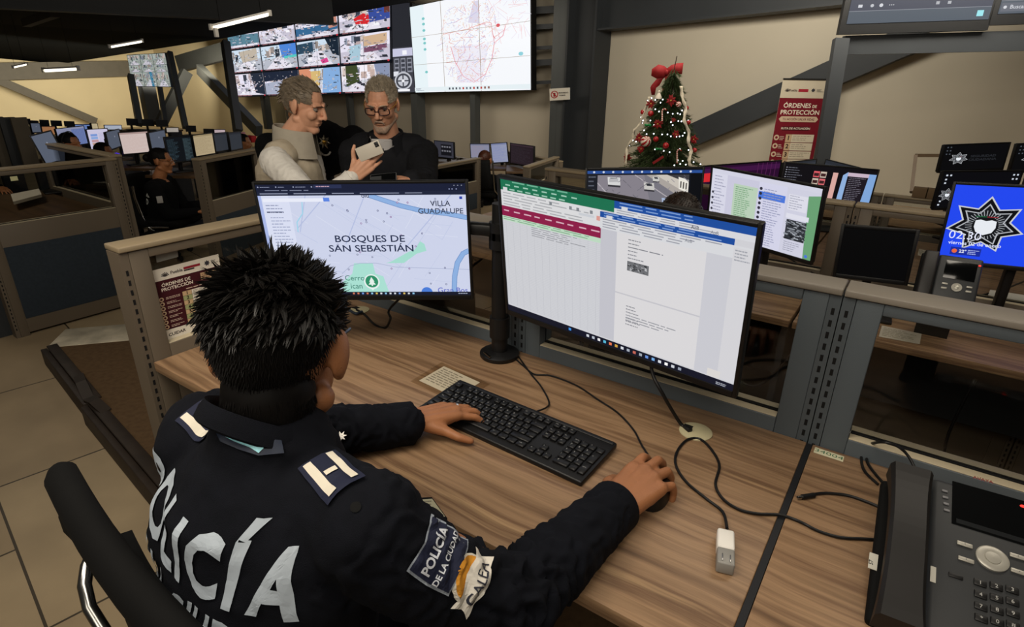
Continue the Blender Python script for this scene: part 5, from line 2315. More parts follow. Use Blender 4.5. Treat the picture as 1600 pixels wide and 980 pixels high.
def epaulette(c, ux, uy, w, l, nm):
    n = ux.cross(uy)
    o = c + n * .12
    q = lambda a, b_: (a * w, b_ * l)
    it = [poly2([q(-.5, -.5), q(.5, -.5), q(.5, .5), q(-.5, .5)], NAVB)]
    dd = decal(stri, it, o, ux, uy, -n, .006, .008)
    e = dd.build(nm, None, shirt)
    it = [poly2([q(-.40, -.44), q(-.20, -.44), q(-.20, .44), q(-.40, .44)], WHT), poly2([q(.20, -.42), q(.38, -.42), q(.38, .44), q(.20, .44)], WHT), poly2([q(-.15, -.05), q(.15, -.05), q(.15, .05), q(-.15, .05)], WHT)]
    dd = decal(stri, it, o, ux, uy, -n, .0080, .008)
    dd.build('rank_stripes', None, e)
    return e


def surf(x, y):
    h, n, i, dd = stri.ray_cast(CAM, ray(x, y).normalized(), 4)
    return h, n


h, n = surf(518, 742)
h2, _ = surf(550, 775)
h3, _ = surf(487, 706)
if h and h2 and h3:
    uy = (h3 - h2).normalized()
    ux = uy.cross(n).normalized()
    epaulette(h, ux, (n.cross(ux)), .052, .082, 'epaulette')
h, n = surf(322, 660)
if h:
    epaulette(h + V(-.0, 0, 0), V(0, 1, 0), n.cross(V(0, 1, 0)).normalized(), .05, .07, 'epaulette')
h, n = surf(690, 866)
if h:
    hx, _ = surf(678, 900)
    hy, _ = surf(704, 835)
    ux = (hy - hx).normalized() if hx and hy else V(0, 1, 0)
    ux = (ux - n * ux.dot(n)).normalized()
    uy = n.cross(ux)
    o = h + n * .12
    q = lambda s_: [(-.034 * s_, -.030 * s_), (.034 * s_, -.030 * s_), (.036 * s_, .0), (.034 * s_, .030 * s_), (.0, .026 * s_), (-.034 * s_, .030 * s_), (-.036 * s_, 0)]
    e = decal(stri, [poly2(q(1.08), ink('#8f97a2'))], o, ux, uy, -n, .004, .006).build('sleeve_badge', None, shirt)
    decal(stri, [poly2(q(1.0), NAVB)], o, ux, uy, -n, .0055, .006).build('badge_field', None, e)
    decal(stri, [t2('POLICÍA', 0, .004, .0165, ink('#c9ced6'), .03), t2('DE LA CIUDAD', 0, -.012, .0105, ink('#c9ced6'), .025)], o, ux, uy, -n, .0075, .005).build('badge_lettering', None, e)
    h, n = surf(733, 903)
    if h:
        o = h + n * .12
        oct_ = lambda a, b_: [(a * math.cos(2 * PI * j / 20), b_ * math.sin(2 * PI * j / 20)) for j in range(20)]
        rib = [(-.040, -.012), (-.034, .002), (-.040, .016), (-.024, .014), (0, .020), (.024, .014), (.040, .016), (.034, .002), (.040, -.012), (.024, -.010), (0, -.016), (-.024, -.010)]
        e = decal(stri, [poly2(oct_(.030, .026), ink('#d2cdc0'))], o, ux, uy, -n, .004, .006).build('sleeve_badge', None, shirt)
        decal(stri, [poly2(oct_(.027, .0235), ink('#c98a2c'))], o, ux, uy, -n, .0055, .006).build('badge_field', None, e)
        off = lambda P_, dy: [(a, b_ + dy) for a, b_ in P_]
        decal(stri, [poly2(off(rib, -.012), ink('#cfcac0'))], o, ux, uy, -n, .0072, .005).build('badge_ribbon', None, e)
        decal(stri, [t2('CALEA', 0, -.0195, .0185, ink('#2a2c38'), .01)], o, ux, uy, -n, .0088, .005).build('badge_lettering', None, e)
# lanyard with blue print around the neck
for px in (((372, 676), (425, 690), (397, 700), (340, 676)),):
    pass
def strip_on_cloth(up_px, lo_px, n_, off, m_):
    """a band on the cloth between two lines"""
    def walk(P_, f):
        g = f * (len(P_) - 1)
        i = min(int(g), len(P_) - 2)
        g -= i
        return P_[i][0] * (1 - g) + P_[i + 1][0] * g, P_[i][1] * (1 - g) + P_[i + 1][1] * g
    vs_, fs_ = [], []
    for i in range(n_ + 1):
        a, c = walk(up_px, i / n_), walk(lo_px, i / n_)
        for j in range(5):
            x, y = a[0] + (c[0] - a[0]) * j / 4, a[1] + (c[1] - a[1]) * j / 4
            h_, n__ = surf(x, y)
            if h_ is None:
                return None
            vs_.append(h_ + (CAM - h_).normalized() * off)
    for i in range(n_):
        for j in range(4):
            fs_.append((i * 5 + j, i * 5 + j + 1, (i + 1) * 5 + j + 1, (i + 1) * 5 + j))
    o_ = MB()
    o_.add(vs_, fs_, m_, True)
    return o_


LANY = mat('lanyard_blue', '#182338', .5)
LANP = mat('lanyard_print', '#8fcbe0', .5, var=.5, scale=70)
for U_, L_, UP_, LP2 in (([(334, 670), (365, 677), (400, 684), (440, 688)], [(344, 690), (372, 702), (404, 712), (444, 708)], [(338, 674), (366, 681), (392, 690), (412, 700)], [(342, 677), (366, 690), (390, 699), (404, 708)]), ([(520, 698), (536, 701), (552, 709), (562, 722)], [(514, 706), (528, 712), (540, 720), (548, 730)], [(524, 702), (536, 705), (548, 711)], [(522, 706), (533, 711), (543, 718)])):
    q = strip_on_cloth(U_, L_, 18, .005, LANY)
    if q:
        e = q.build('lanyard', None, OT)
        q = strip_on_cloth(UP_, LP2, 14, .0068, LANP)
        if q:
            q.build('lanyard_print', None, e)
# collar star
h, n = surf(533, 682)
h = h or at(533, 682, .8)
b = MB()
sp = []
for i in range(14):
    a = PI * i / 7
    r_ = .011 if i % 2 == 0 else .005
    sp.append((r_ * math.cos(a), r_ * math.sin(a)))
cN = (CAM - h).normalized()
b.prism(sp, Matrix.Translation(h + cN * .012) @ (cN + ZF * .4).normalized().to_track_quat('Z', 'Y').to_matrix().to_4x4(), .002, mat('silver', '#d8d6d0', .2, 1.0))
b.build('collar_pin', None, shirt)
# shoulder button
h, n = surf(556, 793)
if h:
    b = MB()
    b.lathe([(.006, 0), (.0065, .0015), (.004, .002), (.001, .0016)], Matrix.Translation(h) @ n.to_track_quat('Z', 'Y').to_matrix().to_4x4(), MATTE, 18)
    b.build('button', None, shirt)

# ------------------------------------------------------------------ the chair
CT = thing('office_chair', 'black office chair with chrome frame behind the seated officer', 'chair', (-.68, .22, FZ))
b = MB()
A_, B_ = atz(96, 745, .85), atz(292, 1003, .85)
ax = (B_ - A_).normalized()
dn = V(.02, .12, -1).normalized()
pts = []
for i in range(9):
    f = i / 8
    pts.append(A_ + (B_ - A_) * f * 1.15 + V(0, -.012 * math.sin(PI * f), 0))
b.tube([pts[0] - ax * .02] + pts + [pts[-1] + ax * .02], [.018] + [.027] * 9 + [.02], MATTE, 18, flat=.8)
b.build('headrest_bar', None, CT)
b = MB()
vs, fs = [], []
for i in range(13):
    f = i / 12
    for j in range(9):
        g = j / 8
        p = A_ + (B_ - A_) * (.45 + .67 * f) + V(0, -.012 * math.sin(PI * f), 0) + dn * (.36 * g) + V(0, -.03 * math.sin(PI * g), 0)
        vs.append(p)
for i in range(12):
    for j in range(8):
        fs.append((i * 9 + j, i * 9 + j + 1, (i + 1) * 9 + j + 1, (i + 1) * 9 + j))
b.add(vs, fs, MATTE, True)
o = b.build('backrest', None, CT)
md = o.modifiers.new('thickness', 'SOLIDIFY')
md.thickness = .03
b = MB()
b.tube([at(148, 858, .92), at(136, 885, .90), at(132, 915, .88), at(140, 950, .87), at(165, 990, .86), at(185, 1040, .9), V(-.84, .30, .24)], .0095, CHROME, 14)
b.tube([V(-.84, .30, .24), V(-.62, .32, .24)], .0095, CHROME, 14)
b.build('frame_tube', None, CT)
b = MB()
b.box(at(118, 818, .95), (.05, .03, .05), MATTE, .01)
b.build('adjuster', None, CT)
b = MB()
b.box((-.65, .33, .17), (.48, .46, .08), MATTE, .03, seg=3)
b.build('seat', None, CT)
b = MB()
b.tube([(-.65, .30, .14), (-.65, .30, -.10)], .03, CHROME, 16)
b.build('gas_lift', None, CT)
for i in range(5):
    a = 2 * PI * i / 5 + .3
    e = V(-.65 + .29 * math.cos(a), .30 + .29 * math.sin(a), FZ + .07)
    b = MB()
    b.beam((-.65, .30, FZ + .12), e, .05, .03, BLACK, bev=.006)
    b.build('base_arm', None, CT)
    b = MB()
    b.lathe([(.01, -.012), (.028, -.012), (.028, .012), (.01, .012)], Matrix.Translation(V(e.x, e.y, FZ + .029)) @ Matrix.Rotation(PI / 2, 4, 'X'), BLACK, 16)
    b.build('caster', None, CT)

# ------------------------------------------------------------------ the standing people
def simple_hair(b, H, region, m, s, n, length, flow, r0, seed, jit=.3, grow=1.045, lump=.03):
    hair_cap(b, H, region, m, s, grow, lump=lump)
    rg_ = random.Random(seed)
    Rr = H.to_3x3()
    roots_ = []
    for i in range(n):
        z = 1 - 2 * (i + .5) / n
        q = math.sqrt(1 - z * z)
        e = V(q * math.cos(i * gold), q * math.sin(i * gold), z)
        pl_, pw, nw = skull_pt(H, e, s, grow - .01)
        if not region(pl_):
            continue
        d = (nw * .45 + Rr @ flow(pl_) + V(rg_.uniform(-jit, jit), rg_.uniform(-jit, jit), rg_.uniform(-jit, jit))).normalized()
        L_ = length(pl_) * rg_.uniform(.7, 1.2) * s
        roots_.append((pw, d, -nw * L_ * .35, L_, r0 * s))
    strands(b, roots_, m, 3, 3)


def eyes(H, s, parent, iris='#2a1c12', half=True):
    b = MB()
    for k_ in (-1, 1):
        b.M = H @ Matrix.Scale(s, 4)
        b.ell((k_ * .032, .0705, .009), (.0125, .0125, .0125), ink('#7d736a'), None, 14, 10)
        b.ell((k_ * .032, .0778, .0055 if half else .010), (.0062, .0062, .0062), ink(iris), None, 10, 8)
    b.build('eyes', None, parent)


def brows(H, s, parent, m, w=1.0):
    b = MB()
    b.M = H @ Matrix.Scale(s, 4)
    for k_ in (-1, 1):
        b.tube([(k_ * .012, .101, .027), (k_ * .028, .099, .033), (k_ * .048, .082, .028)], [.0020 * w, .0026 * w, .0012], m, 6)
    b.build('eyebrows', None, parent)


def short_crop(p):
    face = p.y > .062 - .30 * max(0, p.z - .04)
    if p.z > .085:
        face = p.y > .082
    return not face and p.z > -.052 - .2 * max(0, -p.y - .05) and not (p.y > .014 and p.z < .028) and not (abs(p.x) > .052 and -.036 < p.y < .03 and p.z < .015)


VEST = mat('beige_quilted_vest', '#b3a792', .85, var=.08, scale=25, bump=.35, bscale=500)
SHIRTW = mat('white_cotton', '#d9d5cd', .8, var=.04, scale=20, bump=.3, bscale=500)
JACK = mat('black_jacket', '#15161a', .85, var=.15, scale=25, bump=.4, bscale=600, spec=.2)
JEANS = mat('dark_trousers', '#14161c', .9, var=.15)


def legs(parent, hip, m, fwd, z0=FZ, w=.09):
    b = MB()
    side = V(fwd.y, -fwd.x, 0)
    for k_ in (-1, 1):
        h_ = hip + side * (k_ * w)
        f_ = V(h_.x, h_.y, z0 + .09)
        b.cap(h_, .095, h_ * .5 + f_ * .5 + fwd * .02, .068, 14)
        b.cap(h_ * .5 + f_ * .5 + fwd * .02, .066, f_, .05, 14)
    b.ell(hip + V(0, 0, .02), (.165, .13, .13))
    remesh_obj(b, 'trousers', .014, m, parent, 4)
    for k_ in (-1, 1):
        b = MB()
        f_ = hip + side * (k_ * w)
        f_.z = z0 + .045
        b.cap(f_ - fwd * .04, .042, f_ + fwd * .15, .032)
        b.build('shoe', BLACK, parent)


# --- man in the vest, in profile, holding up a phone
MS = 1.0
hc = at(476, 164, 2.82)                                  # head centre
fd = V(.86, .50, 0).normalized()
yawv = math.degrees(math.atan2(-fd.x, fd.y))
H1 = headM(hc, yawv - 6, 20, 4)
dn_ = V(0, 0, -1)
sd = V(fd.y, -fd.x, 0)                                   # his right hand side
T1 = thing('person', 'grey-haired man in a beige vest and white shirt, in profile, holding up a phone', 'person', V(hc.x, hc.y, FZ) - fd * .05)
nb = hc - fd * .095 + dn_ * .165
chest = nb + dn_ * .24 + fd * .0
hip = nb + dn_ * .60 - fd * .02
hip.z = max(hip.z, FZ + .72)
RS, LS = nb + dn_ * .075 + sd * .185, nb + dn_ * .075 - sd * .185
RW = at(551, 277, 2.63)
RE = at(495, 322, 2.60)
LE = LS + dn_ * .28 + fd * .06
LW = LE + fd * .22 - sd * -.10 + V(0, 0, .06)
hf = (at(582, 248, 2.62) - RW).normalized()
nrm = (CAM - RW).normalized()
nrm = (nrm - hf * nrm.dot(hf)).normalized()
HM1 = frame(hf.cross(nrm), hf, nrm, RW + hf * .01)
b = MB()
head_blob(b, H1)
b.cap(hc - fd * .015 + dn_ * .07, .056, nb, .062, 16)
b.cap(RS, .05, LS, .05)
b.cap(nb + dn_ * .1, .10, hip, .12)
b.cap(RS, .045, RE, .038)
b.cap(RE, .036, RW, .025)
b.cap(LS, .045, LE, .038)
b.cap(LE, .036, LW, .025)
hand_blob(b, HM1, -1, [(.30, .45, .3), (.35, .45, .3), (.4, .5, .3), (.4, .5, .3)], (.9, -.2), 1.0, (.10, .03, -.04, -.10), .2)
hand_blob(b, frame(-sd, fd, ZF, LW), 1, [(.3, .5, .3)] * 4, (.5, .3))
body, tri1 = remesh_obj(b, 'body', .0038, SKIN_B, T1, 4, .5, sockets(H1))
eyes(H1, 1, T1)
brows(H1, 1, T1, HAIR_BRN, .9)
b = MB()
b.cap(RS, .058, LS, .058)
b.cap(nb + dn_ * .12, .12, hip + dn_ * -.02, .135)
b.cap(RS, .070, RE, .056)
b.cap(RE, .055, RW - hf * .012, .040)
b.cap(LS, .068, LE, .054)
b.cap(LE, .052, LW, .038)


def sleeve_post(pairs, amp=.004):
    def post(co, no):
        out = co.copy()
        for i in range(len(co)):
            p = V(*co[i])
            a = amp * fbm(p, 10) + amp * .5 * fbm(p, 26)
            for q0, q1, e_ in pairs:
                dd = q1 - q0
                t_ = (p - q0).dot(dd) / dd.length_squared
                if -.1 < t_ < 1.1 and (p - q0 - dd * t_).length < .10:
                    w = math.exp(-((p - e_).length / .10) ** 2)
                    a += (.0015 + amp * w) * math.sin(t_ * dd.length * 130 + 9 * fbm(p, 12))
            out[i] += no[i] * a
        return out
    return post


shirt1, _ = remesh_obj(b, 'shirt', .007, SHIRTW, T1, 4, .5, sleeve_post([(RS, RE, RE), (RE, RW, RE), (LS, LE, LE)]))
b = MB()
b.lathe([(.036, 0), (.042, .001), (.0425, .045), (.038, .046)], Matrix.Translation(RW - hf * .048) @ hf.to_track_quat('Z', 'Y').to_matrix().to_4x4(), SHIRTW, 24)
b.build('cuff', None, shirt1)
b = MB()
b.cap(nb + dn_ * .06 + sd * .115, .075, nb + dn_ * .06 - sd * .115, .075, 16)
b.cap(nb + dn_ * .14, .125, hip, .145, 20)
b.ell(nb + dn_ * .2 + fd * .0, (.14, .14, .2))
b.ell(nb + dn_ * .2 - fd * .05, (.15, .13, .2))
remesh_obj(b, 'vest', .008, VEST, T1, 5, .5, wrinkle(.006, 9, (1, 1, 2)))
b = MB()
vs, fs = [], []
N_ = 40
for i in range(N_ + 1):
    a = (i / N_ - .5) * 2 * PI * .93
    dirv = -fd * math.cos(a) + sd * math.sin(a)
    for k_, (rr, zz) in enumerate(((.082, -.05), (.078, .02), (.074, .062), (.078, .066), (.083, .060), (.090, .0), (.098, -.06))):
        vs.append(nb + fd * (.012 + .02 * (1 - math.cos(a)) / 2) + dirv * rr * (1.0 + .08 * (1 - math.cos(a))) + V(0, 0, zz + .012 - .018 * (1 - math.cos(a))))
for i in range(N_):
    for k_ in range(6):
        fs.append((i * 7 + k_, (i + 1) * 7 + k_, (i + 1) * 7 + k_ + 1, i * 7 + k_ + 1))
b.add(vs, fs, mat('grey_vest_collar', '#a39b8c', .85, var=.06, scale=25, bump=.3, bscale=500), True)
b.build('vest_collar', None, T1)
b = MB()
simple_hair(b, H1, short_crop, HAIR_GRY, 1.0, 3600, lambda p: .012 + .016 * max(0, min(1, (p.z - .0) / .07)), lambda p: V(.1 * fbm(p, 20), -.9, -.45 if p.y < -.04 else .1), .0013, 3, .25)
rg2 = random.Random(4)
rr_ = []
for i in range(150):                                     # curls at the back of the head
    e = V(rg2.uniform(-.7, .7), -1, rg2.uniform(-.55, .75)).normalized()
    pl_, pw, nw = skull_pt(H1, e, 1.0, 1.04)
    rr_.append((pw, (nw + V(rg2.uniform(-.5, .5), rg2.uniform(-.5, .5), rg2.uniform(-.3, .6)) * .7).normalized(), V(0, 0, -.012), rg2.uniform(.015, .030), .0045))
strands(b, rr_, HAIR_GRY, 5, 3)
b.build('hair', None, T1)
legs(T1, V(hip.x, hip.y, FZ + .78), JEANS, fd)
# phone in his hand
pc = at(577, 236, 2.585)
pa = (at(594, 230, 2.585) - at(562, 243, 2.60)).normalized()
pn = (CAM - pc).normalized()
pn = (pn - pa * pn.dot(pa)).normalized()
PM = frame(pa, pn.cross(pa) * 1, pn, pc)
t = thing('smartphone', 'smartphone in a cream case held up by the man in the vest', 'phone', M=PM)
b = MB(PM)
b.box((0, 0, -.004), (.115, .062, .009), mat('cream_phone_case', '#c9c2b4', .4, var=.04), .004)
b.build('case', None, t)
b = MB(PM)
b.box((.042, .014, .001), (.018, .022, .003), BLACK, .001)
b.ell((.044, .019, .0025), (.004, .004, .001), GREYP)
b.ell((.040, .009, .0025), (.004, .004, .001), GREYP)
b.build('camera', None, t)
b = MB(PM)
b.box((0, 0, -.0092), (.108, .056, .001), mat('phone_screen_glass', '#0a0b0c', .12, spec=.5), 0)
b.build('screen', None, t)

# --- man in the dark jacket with spectacles, looking down
hc2 = at(597, 163, 2.95)
fd2 = (V(CAM.x, CAM.y, 0) - V(hc2.x, hc2.y, 0)).normalized()
fd2 = (fd2 - RT * .28)
fd2.z = 0
fd2.normalize()
yaw2 = math.degrees(math.atan2(-fd2.x, fd2.y))
H2 = headM(hc2, yaw2, 20, 0)
sd2 = V(fd2.y, -fd2.x, 0)
T2 = thing('person', 'silver-haired man in dark jacket and spectacles, looking down, facing the camera', 'person', V(hc2.x, hc2.y, FZ))
nb2 = hc2 - fd2 * .055 + dn_ * .165
hip2 = V(nb2.x, nb2.y, FZ + .80)
RS2, LS2 = nb2 + dn_ * .085 + sd2 * .185, nb2 + dn_ * .085 - sd2 * .185
LE2 = at(660, 295, 2.80)
LW2 = at(640, 281, 2.60)
RE2 = RS2 + dn_ * .27 + fd2 * .03
RW2 = at(580, 312, 2.66)
hf2 = (at(610, 280, 2.53) - LW2).normalized()
n2_ = (V(0, 0, 1) - hf2 * hf2.z).normalized()
HM2 = frame(hf2.cross(n2_), hf2, n2_, LW2 + hf2 * .005)
b = MB()
head_blob(b, H2, 1.05)
b.cap(hc2 - fd2 * .015 + dn_ * .07, .058, nb2, .066, 16)
b.cap(RS2, .05, LS2, .05)
b.cap(nb2 + dn_ * .1, .11, hip2, .12)
for a_, e_, w_ in ((RS2, RE2, RW2), (LS2, LE2, LW2)):
    b.cap(a_, .045, e_, .038)
    b.cap(e_, .036, w_, .025)
hand_blob(b, HM2, 1, [(.5, .6, .4)] * 4, (.5, .3), .95)
hand_blob(b, frame(hf2.cross(n2_) * -1, -hf2, n2_, RW2), -1, [(.5, .6, .4)] * 4, (.5, .3), .95)
remesh_obj(b, 'body', .0038, mat('skin_ruddy', '#c48f72', .5, var=.14, scale=18, bump=.3, bscale=380), T2, 4, .5, sockets(H2))
eyes(H2, 1, T2)
brows(H2, 1, T2, HAIR_SLV, 1.0)
b = MB()
b.cap(nb2 + dn_ * .06 + sd2 * .13, .085, nb2 + dn_ * .06 - sd2 * .13, .085, 18)
b.cap(nb2 + dn_ * .17, .165, hip2 + dn_ * -.04, .175, 22)
b.ell(nb2 + dn_ * .22 + fd2 * .02, (.20, .17, .22))
b.cap(RS2, .082, RE2, .066)
b.cap(RE2, .064, RW2, .046)
b.cap(LS2, .084, LE2, .068)
b.cap(LE2, .066, LW2 - hf2 * .01, .047)
jack, _ = remesh_obj(b, 'jacket', .008, JACK, T2, 5, .5, sleeve_post([(RS2, RE2, RE2), (RE2, RW2, RE2), (LS2, LE2, LE2), (LE2, LW2, LE2)], .005))


def standing_collar(nb_, fd_, sd_, prof, m, name, parent, open_=.80, lift=.0):
    b_ = MB()
    vs_, fs_ = [], []
    n_ = 40
    k_ = len(prof)
    for i in range(n_ + 1):
        a = (i / n_ - .5) * 2 * PI * open_
        dv = -fd_ * math.cos(a) + sd_ * math.sin(a)
        f_ = (1 - math.cos(a)) / 2
        for rr, zz in prof:
            vs_.append(nb_ + fd_ * (.012 + .035 * f_) + dv * rr * (1 + .1 * f_) + V(0, 0, zz + lift - .045 * f_))
    for i in range(n_):
        for j in range(k_ - 1):
            fs_.append((i * k_ + j, (i + 1) * k_ + j, (i + 1) * k_ + j + 1, i * k_ + j + 1))
    b_.add(vs_, fs_, m, True)
    return b_.build(name, None, parent)


standing_collar(nb2, fd2, sd2, ((.080, -.06), (.078, .01), (.080, .045), (.086, .048), (.096, .02), (.115, -.035), (.118, -.06)), JACK, 'jacket_collar', jack, .78)
standing_collar(nb2, fd2, sd2, ((.070, -.05), (.069, .02), (.070, .038), (.074, .036), (.080, -.005), (.082, -.02)), mat('grey_shirt', '#a8a5a4', .8, var=.05), 'shirt_collar', T2, .94)
b = MB()
p0 = nb2 + fd2 * .10 + dn_ * .05
b.add([p0 + sd2 * .05 + V(0, 0, .05), p0 - sd2 * .05 + V(0, 0, .05), p0 + fd2 * .045 + dn_ * .06], [(0, 1, 2)], mat('grey_shirt', '#a8a5a4', .8, var=.05))
o = b.build('shirt_front', None, T2)
md = o.modifiers.new('t', 'SOLIDIFY')
md.thickness = .006
for dz in (.12, .19):
    b = MB()
    q = nb2 + dn_ * dz + fd2 * .185 - sd2 * (.10 if dz > .15 else -.03)
    b.ell(q + fd2 * .0, (.007, .007, .007), GREYP)
    b.build('snap_button', None, jack)
b = MB()
simple_hair(b, H2, short_crop, HAIR_SLV, 1.0, 3600, lambda p: .008 + .022 * max(0, min(1, (p.z - .03) / .06)), lambda p: V(.1 * fbm(p, 20), .0 if p.z > .06 else -.5, .5 if p.z > .05 else -.4), .0012, 5, .25)
b.build('hair', None, T2)
# grey stubble beard, a thin shell on the jaw
b = MB()
b.M = H2
for k_ in (-1, 1):
    b.cap((k_ * .047, .004, -.064), .0245, (k_ * .012, .0735, -.101), .0212, 12, 3)
b.ell((0, .0775, -.0985), (.0255, .0195, .0195))
b.tube([(-.024, .094, -.062), (-.016, .1005, -.047), (0, .1035, -.045), (.016, .1005, -.047), (.024, .094, -.062)], [.003, .005, .005, .005, .003], None, 6)
b.M = Matrix()
b.build('beard', mat('grey_stubble', '#9c8371', .8, var=.3, scale=120, bump=.5, bscale=600), T2)
GF = mat('spectacle_frame', '#2a1218', .3)
sp_ = MB()
for k_ in (-1, 1):
    c_ = [(k_ * .034 + .026 * math.copysign(abs(math.cos(a)) ** .6, math.cos(a)), .104 - .010 * ((abs(k_ * .034 + .026 * math.cos(a))) / .06) ** 2, .004 + .017 * math.copysign(abs(math.sin(a)) ** .6, math.sin(a))) for a in [2 * PI * j / 24 for j in range(25)]]
    sp_.tube([H2 @ V(*p) for p in c_], .0026, GF, 6)
sp_.tube([H2 @ V(-.010, .108, .008), H2 @ V(0, .114, .010), H2 @ V(.010, .108, .008)], .0022, GF, 6)
g_ = sp_.build('spectacles', None, T2)
sp_ = MB()
for k_ in (-1, 1):
    sp_.tube([H2 @ V(k_ * .061, .094, .012), H2 @ V(k_ * .078, .045, .016), H2 @ V(k_ * .081, -.008, .018)], .0022, mat('gold_temple', '#b8893c', .3, .6), 6)
sp_.build('temple_arms', None, g_)
sp_ = MB()
for k_ in (-1, 1):
    sp_.add([H2 @ V(k_ * .034 + .024 * math.cos(2 * PI * j / 16), .1015, .004 + .0155 * math.sin(2 * PI * j / 16)) for j in range(16)], [tuple(range(16))], LENS)
sp_.build('lenses', None, g_)
legs(T2, V(hip2.x, hip2.y, FZ + .80), JEANS, fd2)
# dark tablet in his hand
A_, B_, C_, D_ = at(578, 270, 2.50), at(619, 266, 2.50), at(620, 296, 2.47), at(579, 300, 2.47)
ux = (B_ - A_).normalized()
n_ = (D_ - A_).cross(ux).normalized()
n_ = n_ if n_.dot(CAM - A_) > 0 else -n_
PM = frame(ux, n_.cross(ux), n_, (A_ + B_ + C_ + D_) / 4)
t = thing('dark_phone', 'dark phone with grey edge held low by the man in spectacles', 'phone', M=PM)
b = MB(PM)
b.box((0, 0, -.004), ((B_ - A_).length, .075, .008), mat('grey_phone_edge', '#77797c', .35, .5), .003)
b.build('case', None, t)
b = MB(PM)
b.box((0, 0, .0003), ((B_ - A_).length - .006, .069, .001), mat('phone_screen_glass', '#0a0b0c', .12, spec=.5))
b.build('screen', None, t)
b = MB(PM)
b.box((-.03, .0, .0012), (.045, .05, .0012), GREYP)
b.build('camera', None, t)

# --- police officer standing between them, mostly hidden
hc3 = at(468, 163, 3.45)
fd3 = V(.15, -1, 0).normalized()
T3 = thing('person', 'officer in black uniform with a silver star badge, standing between the two men', 'person', V(hc3.x, hc3.y, FZ))
fdv = (V(CAM.x, CAM.y, 0) - V(hc3.x, hc3.y, 0)).normalized()
H3 = headM(hc3, math.degrees(math.atan2(-fdv.x, fdv.y)), 18)
sd3 = V(fdv.y, -fdv.x, 0)
nb3 = hc3 - fdv * .05 + dn_ * .16
hip3 = V(nb3.x, nb3.y, FZ + .8)
LS3, RS3 = at(553, 219, 3.42), nb3 + dn_ * .08 + sd3 * .2
LE3, RE3 = at(566, 268, 3.38), RS3 + dn_ * .27
LW3 = at(545, 285, 3.25)
b = MB()
head_blob(b, H3)
b.cap(hc3 + dn_ * .07, .056, nb3, .065)
b.cap(RS3, .05, LS3, .05)
b.cap(nb3 + dn_ * .1, .11, hip3, .12)
b.cap(LS3, .04, LE3, .036)
b.cap(LE3, .034, LW3, .026)
b.cap(RS3, .04, RE3, .036)
b.cap(RE3, .034, RE3 + dn_ * .22, .026)
hand_blob(b, frame(V(0, 0, 1).cross((LW3 - LE3).normalized()) * -1, (LW3 - LE3).normalized(), ZF, LW3), 1, [(.3, .5, .3)] * 4)
hand_blob(b, frame(-sd3, V(0, 0, -1), -fdv, RE3 + dn_ * .22), 1, [(.2, .3, .2)] * 4)
remesh_obj(b, 'body', .006, SKIN_A, T3, 3, .5, sockets(H3))
eyes(H3, 1, T3)
b = MB()
b.cap(nb3 + dn_ * .07 + sd3 * .13, .08, LS3 * .7 + nb3 * .3 + dn_ * .01, .08)
b.cap(nb3 + dn_ * .17, .155, hip3, .165)
b.ell(at(508, 232, 3.40), (.15, .15, .16))
b.cap(LS3, .085, LE3, .066)
b.cap(LE3, .064, LW3, .046)
b.cap(RS3, .08, RE3, .064)
b.cap(RE3, .06, RE3 + dn_ * .2, .045)
sh3, tri3 = remesh_obj(b, 'shirt', .008, UNIBLK, T3, 5, .5, sleeve_post([(LS3, LE3, LE3)], .005))
standing_collar(nb3, fdv, sd3, ((.07, -.05), (.07, .03), (.076, .034), (.09, -.01), (.10, -.04)), UNIBLK, 'collar', sh3, .85)
b = MB()
simple_hair(b, H3, short_crop, HAIR_BLK, 1.0, 900, lambda p: .014, lambda p: V(0, -.8, -.3), .002, 8)
b.build('hair', None, T3)
h, n, i_, d_ = tri3.ray_cast(CAM, ray(507, 222).normalized(), 6)
if h:
    cN = (CAM - h).normalized()
    up_ = (ZF - cN * cN.z).normalized()
    B3 = frame(up_.cross(cN), up_, cN, h + cN * .012)
    b = MB(B3)
    sp = []
    for i in range(14):
        a = PI * i / 7 + PI / 2
        r_ = .040 if i % 2 == 0 else .021
        sp.append((r_ * .82 * math.cos(a), r_ * math.sin(a)))
    b.add([(0, 0, .010)] + [(x, y, .001) for x, y in sp], [(0, 1 + i, 1 + (i + 1) % 14) for i in range(14)], mat('badge_silver', '#e0d6bc', .25, .9))
    b.ell((0, 0, .008), (.012, .012, .004), mat('badge_gold', '#b98f3e', .3, .9))
    b.build('star_badge', None, sh3)
    b = MB(B3)
    for i in range(9):
        a = PI * (1.15 + .7 * i / 8)
        if i:
            b.tube([(.030 * math.cos(a0), -.035 + .036 * math.sin(a0), .002), (.030 * math.cos(a), -.035 + .036 * math.sin(a), .002)], .005, SHIRTW, 6)
        a0 = a
    b.build('shoulder_emblem', None, sh3)
legs(T3, V(hip3.x, hip3.y, FZ + .78), JEANS, fdv)


